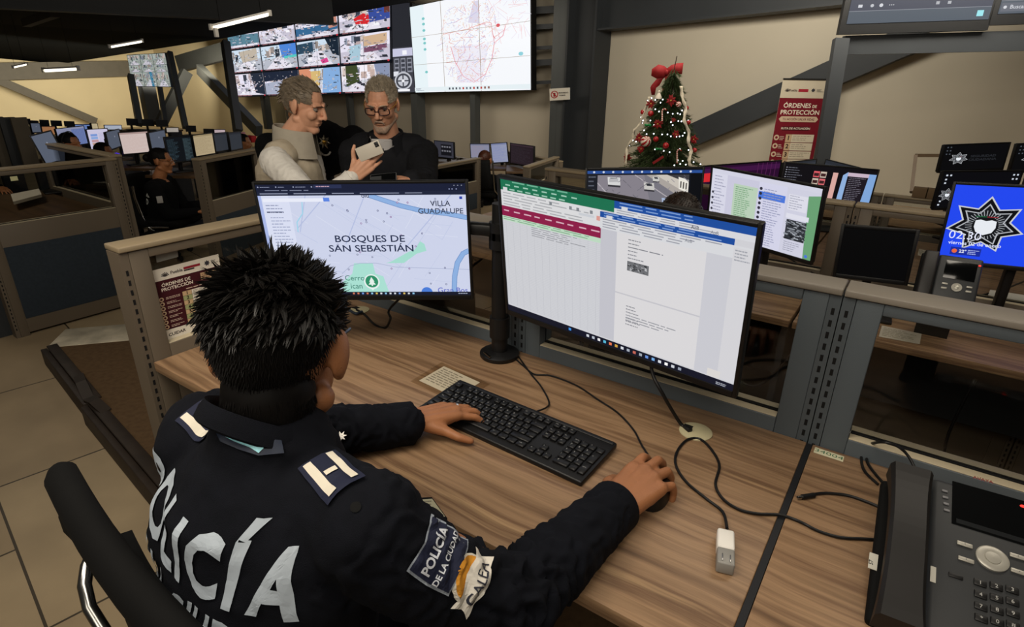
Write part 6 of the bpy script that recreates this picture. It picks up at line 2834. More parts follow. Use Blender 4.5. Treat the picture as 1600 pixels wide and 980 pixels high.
# ------------------------------------------------------------------ seated people further off
def seated(px, depth, face, label, skin=SKIN_A, hair=HAIR_BLK, cloth=UNIBLK, nod=8, hscale=1.0, bun=False, lettering=None, reach=.35, voxel=.009, lean=.05, specs=False, headset=False, patch=False):
    """px: head centre in the photograph; face: heading as a unit xy vector"""
    hc_ = at(*px, depth)
    f = V(face[0], face[1], 0).normalized()
    s_ = V(f.y, -f.x, 0)
    t_ = thing('person', label, 'person', V(hc_.x, hc_.y, hc_.z - 1.2))
    H_ = headM(hc_, math.degrees(math.atan2(-f.x, f.y)), nod) @ Matrix.Scale(hscale, 4)
    nb_ = hc_ - f * .05 + dn_ * .16
    hp = nb_ + dn_ * .52 - f * lean
    sh_ = [nb_ + dn_ * .075 + s_ * (k_ * .185) for k_ in (1, -1)]
    el_ = [sh_[i] + dn_ * .26 + f * .10 + s_ * ((1, -1)[i] * .03) for i in (0, 1)]
    wr_ = [el_[i] + f * .24 + V(0, 0, .03) - s_ * ((1, -1)[i] * .05) for i in (0, 1)]
    kn_ = [hp + f * .42 + s_ * (k_ * .1) for k_ in (1, -1)]
    b_ = MB()
    head_blob(b_, H_)
    b_.cap(hc_ + dn_ * .07, .055, nb_, .06)
    b_.cap(sh_[0], .05, sh_[1], .05)
    b_.cap(nb_ + dn_ * .1, .1, hp, .11)
    for i in (0, 1):
        b_.cap(sh_[i], .042, el_[i], .036)
        b_.cap(el_[i], .034, wr_[i], .026)
        hand_blob(b_, frame(s_, f, ZF, wr_[i]), (-1, 1)[i], [(.3, .4, .3)] * 4)
    remesh_obj(b_, 'body', voxel * .7, skin, t_, 3, .5, sockets(H_))
    b_ = MB()
    b_.cap(sh_[0] - s_ * .05, .078, sh_[1] + s_ * .05, .078)
    b_.cap(nb_ + dn_ * .15, .135, hp, .15)
    for i in (0, 1):
        b_.cap(sh_[i], .072, el_[i], .058)
        b_.cap(el_[i], .056, wr_[i], .042)
    sh__, tr_ = remesh_obj(b_, 'shirt', voxel, cloth, t_, 4, .5, wrinkle(.006, 10))
    b_ = MB()
    b_.cap(hp, .15, hp + f * .06, .14)
    for i in (0, 1):
        b_.cap(hp + s_ * ((1, -1)[i] * .09), .09, kn_[i], .07)
        b_.cap(kn_[i], .065, kn_[i] + dn_ * .36 - f * .03, .05)
        b_.cap(kn_[i] + dn_ * .37 - f * .04, .05, kn_[i] + dn_ * .39 + f * .12, .035)
    remesh_obj(b_, 'trousers', .014, JEANS, t_, 3)
    b_ = MB()
    simple_hair(b_, H_, (lambda p: short_crop(p)), hair, 1.0, 900, lambda p: .013, lambda p: V(0, -.8, -.2), .0022, 9)
    if bun:
        b_.ell(H_ @ V(0, -.125, .01), (.038, .038, .038), hair)
    b_.build('hair', None, t_)
    if specs:
        b_ = MB()
        for k_ in (-1, 1):
            b_.tube([H_ @ V(k_ * .034 + .024 * math.cos(2 * PI * j / 14), .102, .006 + .017 * math.sin(2 * PI * j / 14)) for j in range(15)], .0022, CHROME, 5)
            b_.tube([H_ @ V(k_ * .06, .096, .010), H_ @ V(k_ * .08, -.005, .016)], .002, CHROME, 5)
        b_.build('spectacles', None, t_)
    if headset:
        b_ = MB()
        b_.tube([H_ @ V(.088 * math.cos(a), -.01, .03 + .098 * math.sin(a)) for a in [PI * j / 14 for j in range(15)]], .006, BLACK, 6)
        for k_ in (-1, 1):
            b_.ell(H_ @ V(k_ * .09, -.008, .0), (.018, .03, .03), GREYP)
        b_.build('headset', None, t_)
    if patch:
        h_, n__, i__, d__ = tr_.ray_cast(CAM, (sh_[0] * .6 + el_[0] * .4 - CAM).normalized(), 30)
        if h_:
            b_ = MB()
            n0 = (CAM - h_).normalized()
            u0 = (ZF - n0 * n0.z).normalized()
            b_.box(h_ + n0 * .006, (.05, .065, .004), ink('#a8a6a2'), .002, frame(u0.cross(n0), u0, n0, V(0, 0, 0)).to_3x3())
            b_.build('sleeve_patch', None, sh__)
    if lettering:
        o_ = nb_ + dn_ * .17 - f * .6
        it_ = [t2(lettering[0], 0, 0, .11, ink('#d8dcd8'), .045, .8)] + ([t2(lettering[1], 0, -.075, .07, ink('#d8dcd8'), .045, .75)] if len(lettering) > 1 else [])
        decal(tr_, it_, o_, s_ if True else s_, ZF, f, .006, .02).build('back_lettering', None, sh__)
    return t_, H_


def task_chair(c, f, label, zs=.36, group=None):
    c = Vector(c)
    f = V(f[0], f[1], 0).normalized()
    s_ = V(f.y, -f.x, 0)
    M_ = frame(s_, f, ZF, c)
    t_ = thing('office_chair', label, 'chair', M=M_, group=group)
    b_ = MB(M_)
    b_.box((0, .02, zs + .03), (.48, .46, .07), MATTE, .025)
    b_.build('seat', None, t_)
    b_ = MB(M_)
    vs_, fs_ = [], []
    for i in range(9):
        for j in range(9):
            u_, v_ = i / 8 - .5, j / 8
            vs_.append((u_ * (.46 - .08 * v_), -.24 - .06 * v_ + .06 * (u_ * 2) ** 2 - .04 * math.sin(PI * v_), zs + .10 + .36 * v_))
    for i in range(8):
        for j in range(8):
            fs_.append((i * 9 + j, i * 9 + j + 1, (i + 1) * 9 + j + 1, (i + 1) * 9 + j))
    b_.add(vs_, fs_, MATTE, True)
    o_ = b_.build('backrest', None, t_)
    m_ = o_.modifiers.new('t', 'SOLIDIFY')
    m_.thickness = .025
    for k_ in (-1, 1):
        b_ = MB(M_)
        b_.tube([(k_ * .235, -.26, zs + .46), (k_ * .245, -.27, zs + .35), (k_ * .25, -.23, zs + .1), (k_ * .26, -.1, zs + .0), (k_ * .26, .16, zs + .01)], .011, CHROME, 10)
        b_.build('frame_tube', None, t_)
    b_ = MB(M_)
    b_.tube([(0, 0, zs), (0, 0, .10)], .028, CHROME, 12)
    b_.build('gas_lift', None, t_)
    for i in range(5):
        a = 2 * PI * i / 5
        b_ = MB(M_)
        b_.beam((0, 0, .10), (.28 * math.cos(a), .28 * math.sin(a), .065), .045, .03, BLACK, bev=.005)
        b_.lathe([(.01, -.012), (.028, -.012), (.028, .012), (.01, .012)], Matrix.Translation((.28 * math.cos(a), .28 * math.sin(a), .029)) @ Matrix.Rotation(PI / 2, 4, 'X'), BLACK, 12)
        b_.build('base_arm', None, t_)
    return t_

# ================================================================== SECOND ROW: user, telephone, papers
seated((1062, 352), 2.12, (-.15, 1), 'person seated in the second row, only the brown-haired crown showing before the traffic screen', hair=HAIR_BRN, voxel=.008, nod=5)
task_chair(at(1062, 352, 2.12) * 1 + V(.0, -.02, -(at(1062, 352, 2.12).z - FZ)), (-.15, 1), 'black office chair under the brown-haired person in the second row', .30)


def small_phone(c, yaw, tilt, label):
    M_ = Matrix.Translation(c) @ Matrix.Rotation(rad(yaw), 4, 'Z') @ Matrix.Rotation(rad(tilt), 4, 'X')
    t_ = thing('desk_telephone', label, 'telephone', M=M_)
    b_ = MB(M_)
    b_.box((0, 0, -.01), (.125, .19, .022), GREYP, .008)
    b_.box((-.085, 0, -.016), (.055, .19, .018), MATTE, .006)
    b_.build('phone_body', None, t_)
    b_ = MB()
    p_ = M_ @ V(-.02, .04, -.02)
    b_.beam(p_, V(p_.x, p_.y + .03, .62), .1, .03, BLACK)
    p_ = M_ @ V(-.02, -.085, -.02)
    b_.beam(p_, V(p_.x, p_.y, .62), .1, .02, BLACK)
    b_.build('phone_stand', None, t_)
    b_ = MB(M_)
    b_.box((.004, .042, .0015), (.088, .066, .002), mat('phone_screen_glass', '#0a0b0c', .12, spec=.5), .0005)
    b_.build('display', None, t_)
    b_ = MB(M_)
    b_.lathe([(.015, 0), (.015, .003), (.008, .003), (.007, .004), (.001, .0045)], Matrix.Translation((.004, -.02, .001)), SILV, 24)
    b_.build('navigation_ring', None, t_)
    for k_ in (-1, 1):
        for j in range(2):
            b_ = MB(M_)
            b_.box((.004 + k_ * .034, -.012 - j * .016, .002), (.016, .006, .003), SILV, .001)
            b_.build('soft_key', None, t_)
    b_ = MB(M_)
    b_.ell((.053, .07, .002), (.004, .003, .002), emit('#ff4038', 1.3))
    b_.build('message_light', None, t_)
    b_ = MB(M_)
    b_.box((-.085, 0, .014), (.044, .19, .02), mat('handset_black', '#1a1817', .5, var=.1), .008)
    b_.build('handset', None, t_)
    return t_


small_phone(aty(1494, 441, 2.40), 2, 52, 'dark desk telephone with silver ring below the blue star screen')
flat('paper_strip', [(1378, 509), (1440, 522), (1437, 538), (1373, 526)], .621, .0005, PAPER, 'cream printed strip on the desk edge seen through the right glass', 'label', lambda cv: cv.rows(6, 8, 86, 6, 8, 3, '#a39c86', 4))
flat('paper_strip', [(1436, 389), (1463, 395), (1462, 404), (1434, 399)], .501, .0005, PAPER, 'small cream barcode strip on the desk beside the blue screen', 'label', lambda cv: [cv.rect(6 + i * 7, 10, 3, 40, '#6a6454') for i in range(12)])
t_ = flat('computer_keyboard', [(1545, 459), (1640, 474), (1640, 486), (1541, 470)], .622, .018, WHITEP, 'cream keyboard edge on the second-row desk at the right border', 'keyboard')
cord('loose_cable', [atz(1215, 395, .63), atz(1235, 405, .63), atz(1258, 420, .63), atz(1272, 428, .66)], .004, 'black cord hanging behind the lower right corner of the chat monitor')
cord('loose_cable', [atz(1530, 462, .63), atz(1560, 455, .63), atz(1600, 440, .63)], .004, 'black cord across the second-row desk right of the small telephone')
b = MB()
for k_ in range(2):
    p = aty(1285 + k_ * 22, 333 + k_ * 4, 2.80)
    b.box(V(p.x, 2.78, .64), (.09, .06, .04), BLACK, .01)
o = b.build('power_adapter')
tag(o, 'black power adapters behind the small dark monitor on the second desk', 'adapter', None, 'thing')
cord('hanging_cable', [(.30, 2.32, .55), (.28, 2.3, .3), (.34, 2.33, .15), (.5, 2.34, .2), (.62, 2.33, .5)], .005, 'black cable looping under the second-row desk behind the right glass')
cord('hanging_cable', [(-.55, 2.33, .55), (-.5, 2.32, .35), (-.36, 2.33, .30), (-.25, 2.33, .5)], .005, 'black cable looping under the second-row desk left of the seam')

# ================================================================== RIGHT WALL: tree, banner, leaning frame
TC = at(1036, 262, 5.55)
TCB = V(TC.x, TC.y, FZ)
Tt = thing('christmas_tree', 'decorated green Christmas tree in front of the beige wall', 'tree', TCB)
ZT = at(1040, 112, 5.55).z
Ht = ZT - FZ
b = MB(Matrix.Translation(TCB))
b.tube([(0, 0, 0), (0, 0, Ht * .95)], [.035, .008], mat('bark', '#3a2a1c', .9), 8)
b.tube([(0, 0, Ht * .93), (.004, .0, Ht * 1.03), (.012, .004, Ht * 1.08)], .004, mat('bark', '#3a2a1c', .9), 5)
b.build('trunk', None, Tt)
rg = random.Random(21)
NEED = mat('fir_needles', '#3a4a26', .8, var=.45, scale=30)


def tree_r(z):
    return .03 + .58 * (1 - z / Ht) ** .85


b = MB(Matrix.Translation(TCB))
for i in range(1500):
    z = Ht * (1 - rg.random() ** .62) * .985 + .05
    if z > Ht * .985:
        continue
    a = rg.uniform(0, 2 * PI)
    R_ = tree_r(z) * rg.uniform(.72, 1.1)
    p0 = V(math.cos(a) * R_ * .25, math.sin(a) * R_ * .25, z + .05)
    p1 = V(math.cos(a) * R_, math.sin(a) * R_, z - .05 + rg.uniform(-.02, .05))
    d = (p1 - p0)
    n_seg = 13
    side_ = d.cross(ZF).normalized()
    up2 = side_.cross(d).normalized()
    vs, fs = [], []
    for j in range(n_seg):
        f = .2 + .8 * j / n_seg
        c = p0 + d * f
        for k_ in range(6):
            an = rg.uniform(0, 2 * PI)
            o_ = (side_ * math.cos(an) + up2 * math.sin(an)) * rg.uniform(.022, .042) + d.normalized() * rg.uniform(.012, .035)
            w_ = d.normalized().cross(o_).normalized() * .0022
            q = len(vs)
            vs += [c - w_, c + w_, c + o_]
            fs.append((q, q + 1, q + 2))
    b.add(vs, fs, NEED)
    b.tube([p0, p1], .003, NEED, 3, False)
tag(b.build('foliage', None, Tt), kind='stuff')
b = MB(Matrix.Translation(TCB))
for k_ in range(4):
    a = PI / 2 * k_
    b.beam((0, 0, .05), (.25 * math.cos(a), .25 * math.sin(a), .015), .03, .02, STEELD)
b.build('tree_stand', None, Tt)


def treept(x, y, out=1.0):
    """where the line of sight meets the tree's outer cone"""
    best, bd = None, 9
    r_ = ray(x, y)
    for i in range(200):
        d_ = 4.8 + i * .006
        p = CAM + r_ * d_
        rr = math.hypot(p.x - TCB.x, p.y - TCB.y)
        e = abs(rr - tree_r(p.z - FZ) * .98 * out)
        if rr <= tree_r(p.z - FZ) * .98 * out:
            return p
        if e < bd:
            best, bd = p, e
    return best


def zp(x, y):                                            # from an enlarged view of the tree
    return 960 + x / 5.16, 80 + y / 5.16


REDG = mat('red_glass', '#a5161b', .25, var=.1, spec=.6)
REDF = mat('red_velvet', '#860c11', .75, var=.12, scale=30)
GRNF = mat('green_foil', '#0f7a3a', .35, var=.2)
CRM = mat('cream_lace', '#d8cdb6', .8, var=.15, scale=40)


def bauble(x, y, r, m, label, stripes=False, group=None):
    c = treept(*zp(x, y)) + (CAM - TC).normalized() * r * .6
    t_ = thing('tree_bauble', label, 'ornament', c, group=group)
    b_ = MB(Matrix.Translation(c))
    if stripes:
        vs, fs, mi = [], [], []
        nu_, nv_ = 36, 20
        Rm = Euler((rad(35), rad(35), 0)).to_matrix()
        for i in range(nv_ + 1):
            th = PI * i / nv_
            for j in range(nu_):
                ph_ = 2 * PI * j / nu_
                vs.append(Rm @ V(r * math.sin(th) * math.cos(ph_), r * math.sin(th) * math.sin(ph_), r * math.cos(th)))
        for col in (0, 1):
            F = []
            for i in range(nv_):
                for j in range(nu_):
                    if ((j + i // 2) // 3) % 2 == col:
                        F.append((i * nu_ + j, (i + 1) * nu_ + j, (i + 1) * nu_ + (j + 1) % nu_, i * nu_ + (j + 1) % nu_))
            b_.add(vs, F, (REDG, mat('white_glaze', '#e2d6c4', .4))[col], True)
    else:
        b_.ell((0, 0, 0), (r, r, r), m, None, 20, 12)
    b_.build('ball', None, t_)
    b_ = MB(Matrix.Translation(c))
    b_.lathe([(r * .2, r * .95), (r * .2, r * 1.15), (r * .05, r * 1.2), (.0008, r * 1.4)], None, CHROME, 10)
    b_.build('hanger', None, t_)


bauble(255, 730, .048, None, 'large red and white swirl-striped ball on the tree', True)
for x, y, r, lab in ((230, 493, .022, 'dark red glass ball at the left edge of the tree, high up'), (293, 505, .026, 'red glass ball beside the one at the upper left edge'), (583, 460, .018, 'red glass ball behind the white ribbon, upper right of the tree'), (335, 710, .024, 'red glass ball right of the striped ball'), (645, 800, .022, 'red glass ball at the lower right edge of the tree'), (597, 575, .02, 'pale red glass ball right of the white ribbon, mid height'), (517, 430, .024, 'striped pale ball left of the top of the white ribbon'), (415, 762, .027, 'red bell-shaped ball low in the middle of the tree')):
    bauble(x, y, r, REDG, lab, lab.startswith('striped'))


def flower(x, y, r, label, seed):
    c = treept(*zp(x, y)) + (CAM - TC).normalized() * .02
    n_ = (CAM - c).normalized()
    u_ = ZF.cross(n_).normalized()
    F_ = frame(u_, n_.cross(u_), n_, c)
    rg_ = random.Random(seed)
    t_ = thing('poinsettia', label, 'ornament', M=F_)
    b_ = MB(F_)
    for k_ in range(9):
        a = 2 * PI * k_ / 9 + rg_.uniform(-.2, .2)
        l = r * rg_.uniform(.8, 1.15)
        w = r * .26
        zt = rg_.uniform(-.004, .014)
        ca_, sa_ = math.cos(a), math.sin(a)
        P_ = lambda f, s_, z: (ca_ * f * l - sa_ * s_ * w, sa_ * f * l + ca_ * s_ * w, z)
        b_.add([P_(0, 0, .004), P_(.5, -1, zt), P_(1, 0, zt * 1.6), P_(.5, 1, zt), P_(.5, 0, zt + .006), P_(.5, 0, zt - .003)], [(0, 1, 4), (1, 2, 4), (2, 3, 4), (3, 0, 4), (1, 0, 5), (2, 1, 5), (3, 2, 5), (0, 3, 5)], REDF)
    b_.build('petals', None, t_)
    b_ = MB(F_)
    b_.ell((0, 0, .008), (r * .14, r * .14, r * .1), mat('flower_centre', '#c8a040', .5))
    b_.build('flower_centre', None, t_)


for i, (x, y, r, lab) in enumerate(((295, 425, .045, 'red poinsettia at the upper left of the tree'), (455, 400, .050, 'red poinsettia just under the big red bow'), (350, 588, .045, 'red poinsettia beside the green ornament, mid tree'), (495, 670, .035, 'red poinsettia right of centre on the tree'), (200, 700, .045, 'red poinsettia above the striped ball, left side'), (105, 862, .045, 'red poinsettia at the lower left tip of the tree'), (638, 712, .042, 'red poinsettia at the right edge of the tree'), (215, 790, .040, 'red poinsettia tucked below the striped ball'), (478, 555, .022, 'tiny red poinsettia in the row of lights'))):
    flower(x, y, r, lab, i)
for x, y, lab in ((270, 597, 'green foil bow on the left half of the tree'), (358, 790, 'green foil bow low in the middle of the tree')):
    c = treept(*zp(x, y)) + (CAM - TC).normalized() * .02
    b = MB()
    n_ = (CAM - c).normalized()
    u_ = ZF.cross(n_).normalized()
    b.ell(c + u_ * .016, (.016, .010, .012), GRNF)
    b.ell(c - u_ * .016, (.016, .010, .012), GRNF)
    b.ell(c, (.008, .008, .008), GRNF)
    tag(b.build('foil_bow'), lab, 'ornament', None, 'thing')
for x, y0, y1, lab in ((385, 465, 570, 'red and white candy cane high on the tree'), (505, 790, 905, 'red and white candy cane low on the tree')):
    off_ = (CAM - TC).normalized() * .03
    p, q = treept(*zp(x, y1)) + off_, treept(*zp(x, y0 + 20)) + off_
    u_ = RT * .018
    pts = [p + (q - p) * (i / 12) for i in range(13)] + [q + u_ * (1 - math.cos(a)) + ZF * (.018 * math.sin(a)) for a in (.5, 1.0, 1.6, 2.2, 2.8)]
    b = MB()
    for i in range(len(pts) - 1):
        b.tube([pts[i], pts[i + 1]], .0065, (REDG, mat('white_glaze', '#e2d6c4', .4))[i % 2], 8)
    tag(b.build('candy_cane'), lab, 'ornament', None, 'thing')
b = MB()
off_ = (CAM - TC).normalized() * .03
b.beam(treept(*zp(310, 905)) + off_, treept(*zp(395, 850)) + off_, .022, .006, REDF, up=CAM - TC)
tag(b.build('red_ribbon_bow'), 'flat red ribbon slanting low on the tree', 'ornament', None, 'thing')
b = MB()
c = treept(*zp(358, 357)) + (CAM - TC).normalized() * .02
b.lathe([(.03, -.03), (.027, -.012), (.014, .012), (.010, .02), (.002, .024)], Matrix.Translation(c), mat('white_glaze', '#e2d6c4', .4), 16)
b.ell(c + V(0, 0, .03), (.011, .011, .011), mat('white_glaze', '#e2d6c4', .4))
tag(b.build('bell_ornament'), 'white bell ornament below the tails of the big red bow', 'ornament', None, 'thing')


def ribbon(pts, w, label, tw=1.5):
    P = [treept(*zp(x, y)) + (CAM - TC).normalized() * .03 for x, y in pts]
    out = []
    for i in range(len(P) - 1):
        for k_ in range(6):
            out.append(P[i] + (P[i + 1] - P[i]) * (k_ / 6))
    out.append(P[-1])
    vs, fs = [], []
    n_ = (CAM - TC).normalized()
    u_ = ZF.cross(n_).normalized()
    for i, p in enumerate(out):
        a = .9 * math.sin(i * tw * .45)
        d_ = u_ * math.cos(a) + n_ * math.sin(a)
        vs += [p - d_ * w, p + d_ * w]
        if i:
            fs.append((2 * i - 2, 2 * i - 1, 2 * i + 1, 2 * i))
    b_ = MB()
    b_.add(vs, fs, CRM, True)
    o_ = b_.build('lace_ribbon')
    m_ = o_.modifiers.new('t', 'SOLIDIFY')
    m_.thickness = .002
    tag(o_, label, 'ribbon', None, 'thing')


ribbon([(538, 285), (545, 370), (575, 460), (560, 560), (600, 650), (595, 740), (620, 800), (600, 880), (612, 930)], .016, 'cream lace ribbon hanging down the right side of the tree')
ribbon([(285, 370), (265, 430), (228, 520), (215, 580), (160, 640), (150, 700), (105, 780), (90, 920)], .014, 'cream lace ribbon hanging down the left side of the tree')
# big velvet bow
bc = at(1041, 116, 5.42)
n_ = (CAM - bc).normalized()
u_ = ZF.cross(n_).normalized()
BM = frame(u_, n_.cross(u_), n_, bc)
Tb = thing('velvet_bow', 'big red velvet bow with two tails at the top of the tree', 'bow', M=BM)
k5 = 5.42 / FPX / 5.16


def bw(x, y, z=0.0):
    return ((x - 418) * k5, -(y - 186) * k5, z)


for nm, sec in (('loop', [(428, 150, 190, 0), (395, 125, 215, .045), (350, 115, 222, .055), (303, 150, 200, .03)]), ('loop', [(410, 150, 190, 0), (450, 118, 190, .045), (490, 104, 188, .055), (541, 100, 184, .03)])):
    b = MB(BM)
    vs, fs = [], []
    pts = [bw(x, y0, z) + bw(x, y1, z) for x, y0, y1, z in sec] + [bw(x, y0 + 4, -z * .5) + bw(x, y1 - 4, -z * .5) for x, y0, y1, z in reversed(sec)]
    for q in pts:
        vs += [q[:3], q[3:]]
    for i in range(len(pts) - 1):
        fs.append((2 * i, 2 * i + 1, 2 * i + 3, 2 * i + 2))
    b.add(vs, fs, REDF, True)
    o = b.build(nm, None, Tb)
    o.modifiers.new('t', 'SOLIDIFY').thickness = .003
for sec in ([(400, 425, 195, 0), (345, 395, 225, .02), (310, 375, 270, .01), (303, 350, 290, .015), (318, 345, 345, .01)], [(405, 440, 190, 0), (410, 475, 215, .025), (418, 492, 255, .015), (402, 470, 290, .02), (398, 430, 328, .01)]):
    b = MB(BM)
    vs, fs = [], []
    for i, (x0_, x1_, y, z) in enumerate(sec):
        vs += [bw(x0_, y, z), bw(x1_, y, z)]
        if i:
            fs.append((2 * i - 2, 2 * i - 1, 2 * i + 1, 2 * i))
    b.add(vs, fs, REDF, True)
    o = b.build('tail', None, Tb)
    o.modifiers.new('t', 'SOLIDIFY').thickness = .003
b = MB(BM)
b.ell(bw(418, 172, .02), (.022, .026, .022), REDF)
b.build('knot', None, Tb)
# string of white lights
TL_ = thing('light_string', 'string of small white lights wound around the Christmas tree', 'string lights', TCB)
LP_ = [(330, 395), (372, 417), (390, 392), (330, 470), (360, 488), (430, 497), (470, 507), (510, 503), (530, 510), (545, 480), (456, 573), (470, 598), (515, 565), (540, 568), (320, 597), (232, 560), (215, 535), (225, 580), (260, 670), (318, 667), (385, 672), (428, 672), (455, 688), (500, 690), (525, 688), (550, 683), (565, 660), (328, 793), (398, 805), (445, 815), (527, 790), (597, 797), (300, 380), (270, 400), (150, 720), (120, 760), (595, 560), (605, 585), (530, 910), (550, 885), (575, 915), (638, 895), (693, 912), (483, 920), (510, 880), (175, 730), (240, 640), (290, 560)]
b = MB()
pp = [treept(*zp(x, y)) + (CAM - TC).normalized() * .02 for x, y in LP_]
for seg_ in (pp[5:10], pp[18:27], pp[27:32]):
    b.tube(seg_, .0018, mat('green_wire', '#14301c', .6), 4)
b.build('wire', None, TL_)
BULB = emit('#f2f5ff', 3.0)
for p in pp:
    b = MB()
    b.ell(p, (.006, .006, .006), BULB, None, 10, 6)
    b.build('bulb', None, TL_)

# roll-up banner
tl, tr = at(1223.5, 124.5, 6.75), at(1295, 127, 6.75)
tr.z = tl.z
nn = (tr - tl).cross(ZF).normalized()
bl, br = V(tl.x, tl.y, FZ + .08), V(tr.x, tr.y, FZ + .08)
d = (tr - tl).normalized()
t = thing('roll_up_banner', 'maroon roll-up banner reading ÓRDENES DE PROTECCIÓN beside the steel post', 'banner', M=frame(d, -nn, ZF, V((tl.x + tr.x) / 2, (tl.y + tr.y) / 2, FZ)))
b = MB()
b.add([tl, tr, br, bl] + [p - nn * .002 for p in (tl, tr, br, bl)], [(0, 3, 2, 1), (4, 5, 6, 7), (0, 1, 5, 4), (1, 2, 6, 5), (2, 3, 7, 6), (3, 0, 4, 7)], PAPER)
b.build('banner_sheet', None, t)
b = MB()
HB = (tl.z - bl.z) / (tr - tl).length * 700
cv = CvQ(b, tl + nn * .001, tr + nn * .001, br + nn * .001, bl + nn * .001, 700, HB, fn=ink, eps=1.5e-4)
cv.rect(0, 0, 700, HB, '#c9bea8')
cv.rect(0, 260, 700, HB - 260, '#721122')
for i in range(7):
    a = PI * (.1 + .8 * i / 6)
    cv.line([(95, 170), (95 - 40 * math.cos(a), 170 - 46 * math.sin(a))], 9, '#3a3030')
cv.text('Puebla', 185, 165, 48, '#4a3634', bold=.02)
cv.rect(265, 128, 150, 44, '#a02434')
star(cv, 490, 145, 34, 20, 7, '#33333a')
cv.rows(545, 130, 105, 3, 16, 8, '#6a665e', 3)
cv.text('ÓRDENES', 290, 400, 92, '#e2d8c6', bold=.02, wide=1.05)
cv.text('DE', 560, 398, 56, '#e2d8c6', bold=.03)
cv.text('PROTECCIÓN', 350, 500, 92, '#e2d8c6', bold=.02, wide=1.05)
cv.poly([(40, 570), (75, 530), (620, 530), (655, 570), (620, 612), (75, 612)], '#c9b096')
cv.text('TU ACCIÓN SALVA VIDAS', 347, 588, 46, '#5a1a22', bold=.02, wide=.92)
cv.rect(120, 680, 420, 60, '#4a1018')
cv.text('RUTA DE ACTUACIÓN', 330, 724, 42, '#d8ccba', bold=.03, wide=1.05)
for i in range(9):
    y = 800 + i * 128
    if y > HB - 60:
        break
    cv.rect(200, y, 90, 118, '#c2a684')
    cv.text(str(i + 1), 246, y + 84, 92, '#3a2420', bold=.04)
    cv.rect(292, y, 350, 118, '#cfc4ae')
    cv.rows(310, y + 22, 310, 3, 28, 9, '#8f8676', i)
    cv.circ(55, y + 50, 42, '#c9b096', 20)
    cv.circ(55, y + 50, 20, '#721122', 14)
    cv.rows(105, y + 30, 85, 3, 24, 9, '#d8c4b4', 30 + i)
b.build('banner_print', None, t)
b = MB()
b.beam(tl + V(0, 0, .008), tr + V(0, 0, .008), .02, .018, CHROME)
b.build('top_rail', None, t)
b = MB()
b.beam(bl - V(0, 0, .04) - d * .02, br - V(0, 0, .04) + d * .02, .14, .08, CHROME, bev=.01)
b.build('base_case', None, t)
b = MB()
b.tube([(tl + tr) / 2 - nn * .03, (bl + br) / 2 - nn * .03], .008, CHROME, 8)
b.build('support_pole', None, t)

# leaning frame and small boxes on the far row
p0, p1, p2, p3 = at(1431, 243, 5.6), at(1480, 243, 5.6), at(1480, 300, 5.5), at(1424, 300, 5.5)
b = MB()
FRM = mat('brown_frame', '#4a3a28', .6)
for a, c in ((p0, p1), (p1, p2), (p2, p3), (p3, p0)):
    b.beam(a, c, .03, .03, FRM, up=CAM - p0)
tag(b.build('empty_frame'), 'empty brown wooden frame leaning left of the black star monitors', 'frame', None, 'thing')
for i, (x, y, lab) in enumerate(((1441, 272, 'small brown box on the rear partition, left one'), (1462, 270, 'small brown box on the rear partition, right one'))):
    c = V(aty(x, 290, 5.03).x, 5.03, .737)
    b = MB()
    b.box(c, (.09, .06, .07), mat('brown_card', '#6a553c', .8), .004)
    tag(b.build('small_box'), lab, 'box', None, 'thing')

# ================================================================== LEFT SIDE OF THE HALL
partition(sideM(-4.37, .99), .79, .912, FZ, .594, 'taupe cubicle partition with blue-grey fabric at the left edge', paint=PAINTW)
partition(fwdM(-5.60, 1.76), 1.20, .925, FZ, .594, 'taupe partition running back from the corner of the left cubicle', paint=PAINTW)
a, c = at(310, 249, 4.5), at(407, 231, 5.15)
dd = (c - a)
partition(sideM(a.x, a.y, dd.x, dd.y), dd.xy.length, (a.z + c.z) / 2, FZ, .48, 'taupe cubicle partition left of the man in the vest', paint=PAINTW)


def part_px(p, dp, q, dq, label, zg=.25):
    a_, c_ = at(*p, dp), at(*q, dq)
    d_ = c_ - a_
    return partition(sideM(a_.x, a_.y, d_.x, d_.y), d_.xy.length, (a_.z + c_.z) / 2, FZ, max(zg, FZ + .2), label, paint=PAINTW)


part_px((667, 263), 5.9, (751, 245), 6.6, 'taupe partition right of the bespectacled man', .32)
part_px((676, 243), 8.3, (748, 247), 7.4, 'far partition behind the dark button screen', .4)
part_px((826, 260), 6.3, (874, 245), 7.1, 'taupe partition right of the seated woman with lettered back', .32)
part_px((790, 241), 8.2, (874, 246), 7.3, 'far partition below the big steel column', .4)


def simple_desk(c, w, d_, z, label, yaw=0, group=None):
    FZ = FFZ if c.x < -6.75 else -.10
    M_ = Matrix.Translation(V(c.x, c.y, 0)) @ Matrix.Rotation(yaw, 4, 'Z')
    t_ = thing('desk', label, 'desk', M=M_, group=group)
    b_ = MB(M_)
    b_.box((0, 0, z - .015), (w, d_, .03), WOODD, .002)
    b_.build('desktop', None, t_)
    for k_ in (-1, 1):
        b_ = MB(M_)
        b_.box((k_ * (w / 2 - .03), 0, (z - .03 + FZ) / 2), (.03, d_ * .9, z - .03 - FZ), STEELD)
        b_.build('end_panel', None, t_)
    return t_


WOODD = wood_mat('brown_laminate', ('#4a3826', '#5f4832', '#6b5238'))
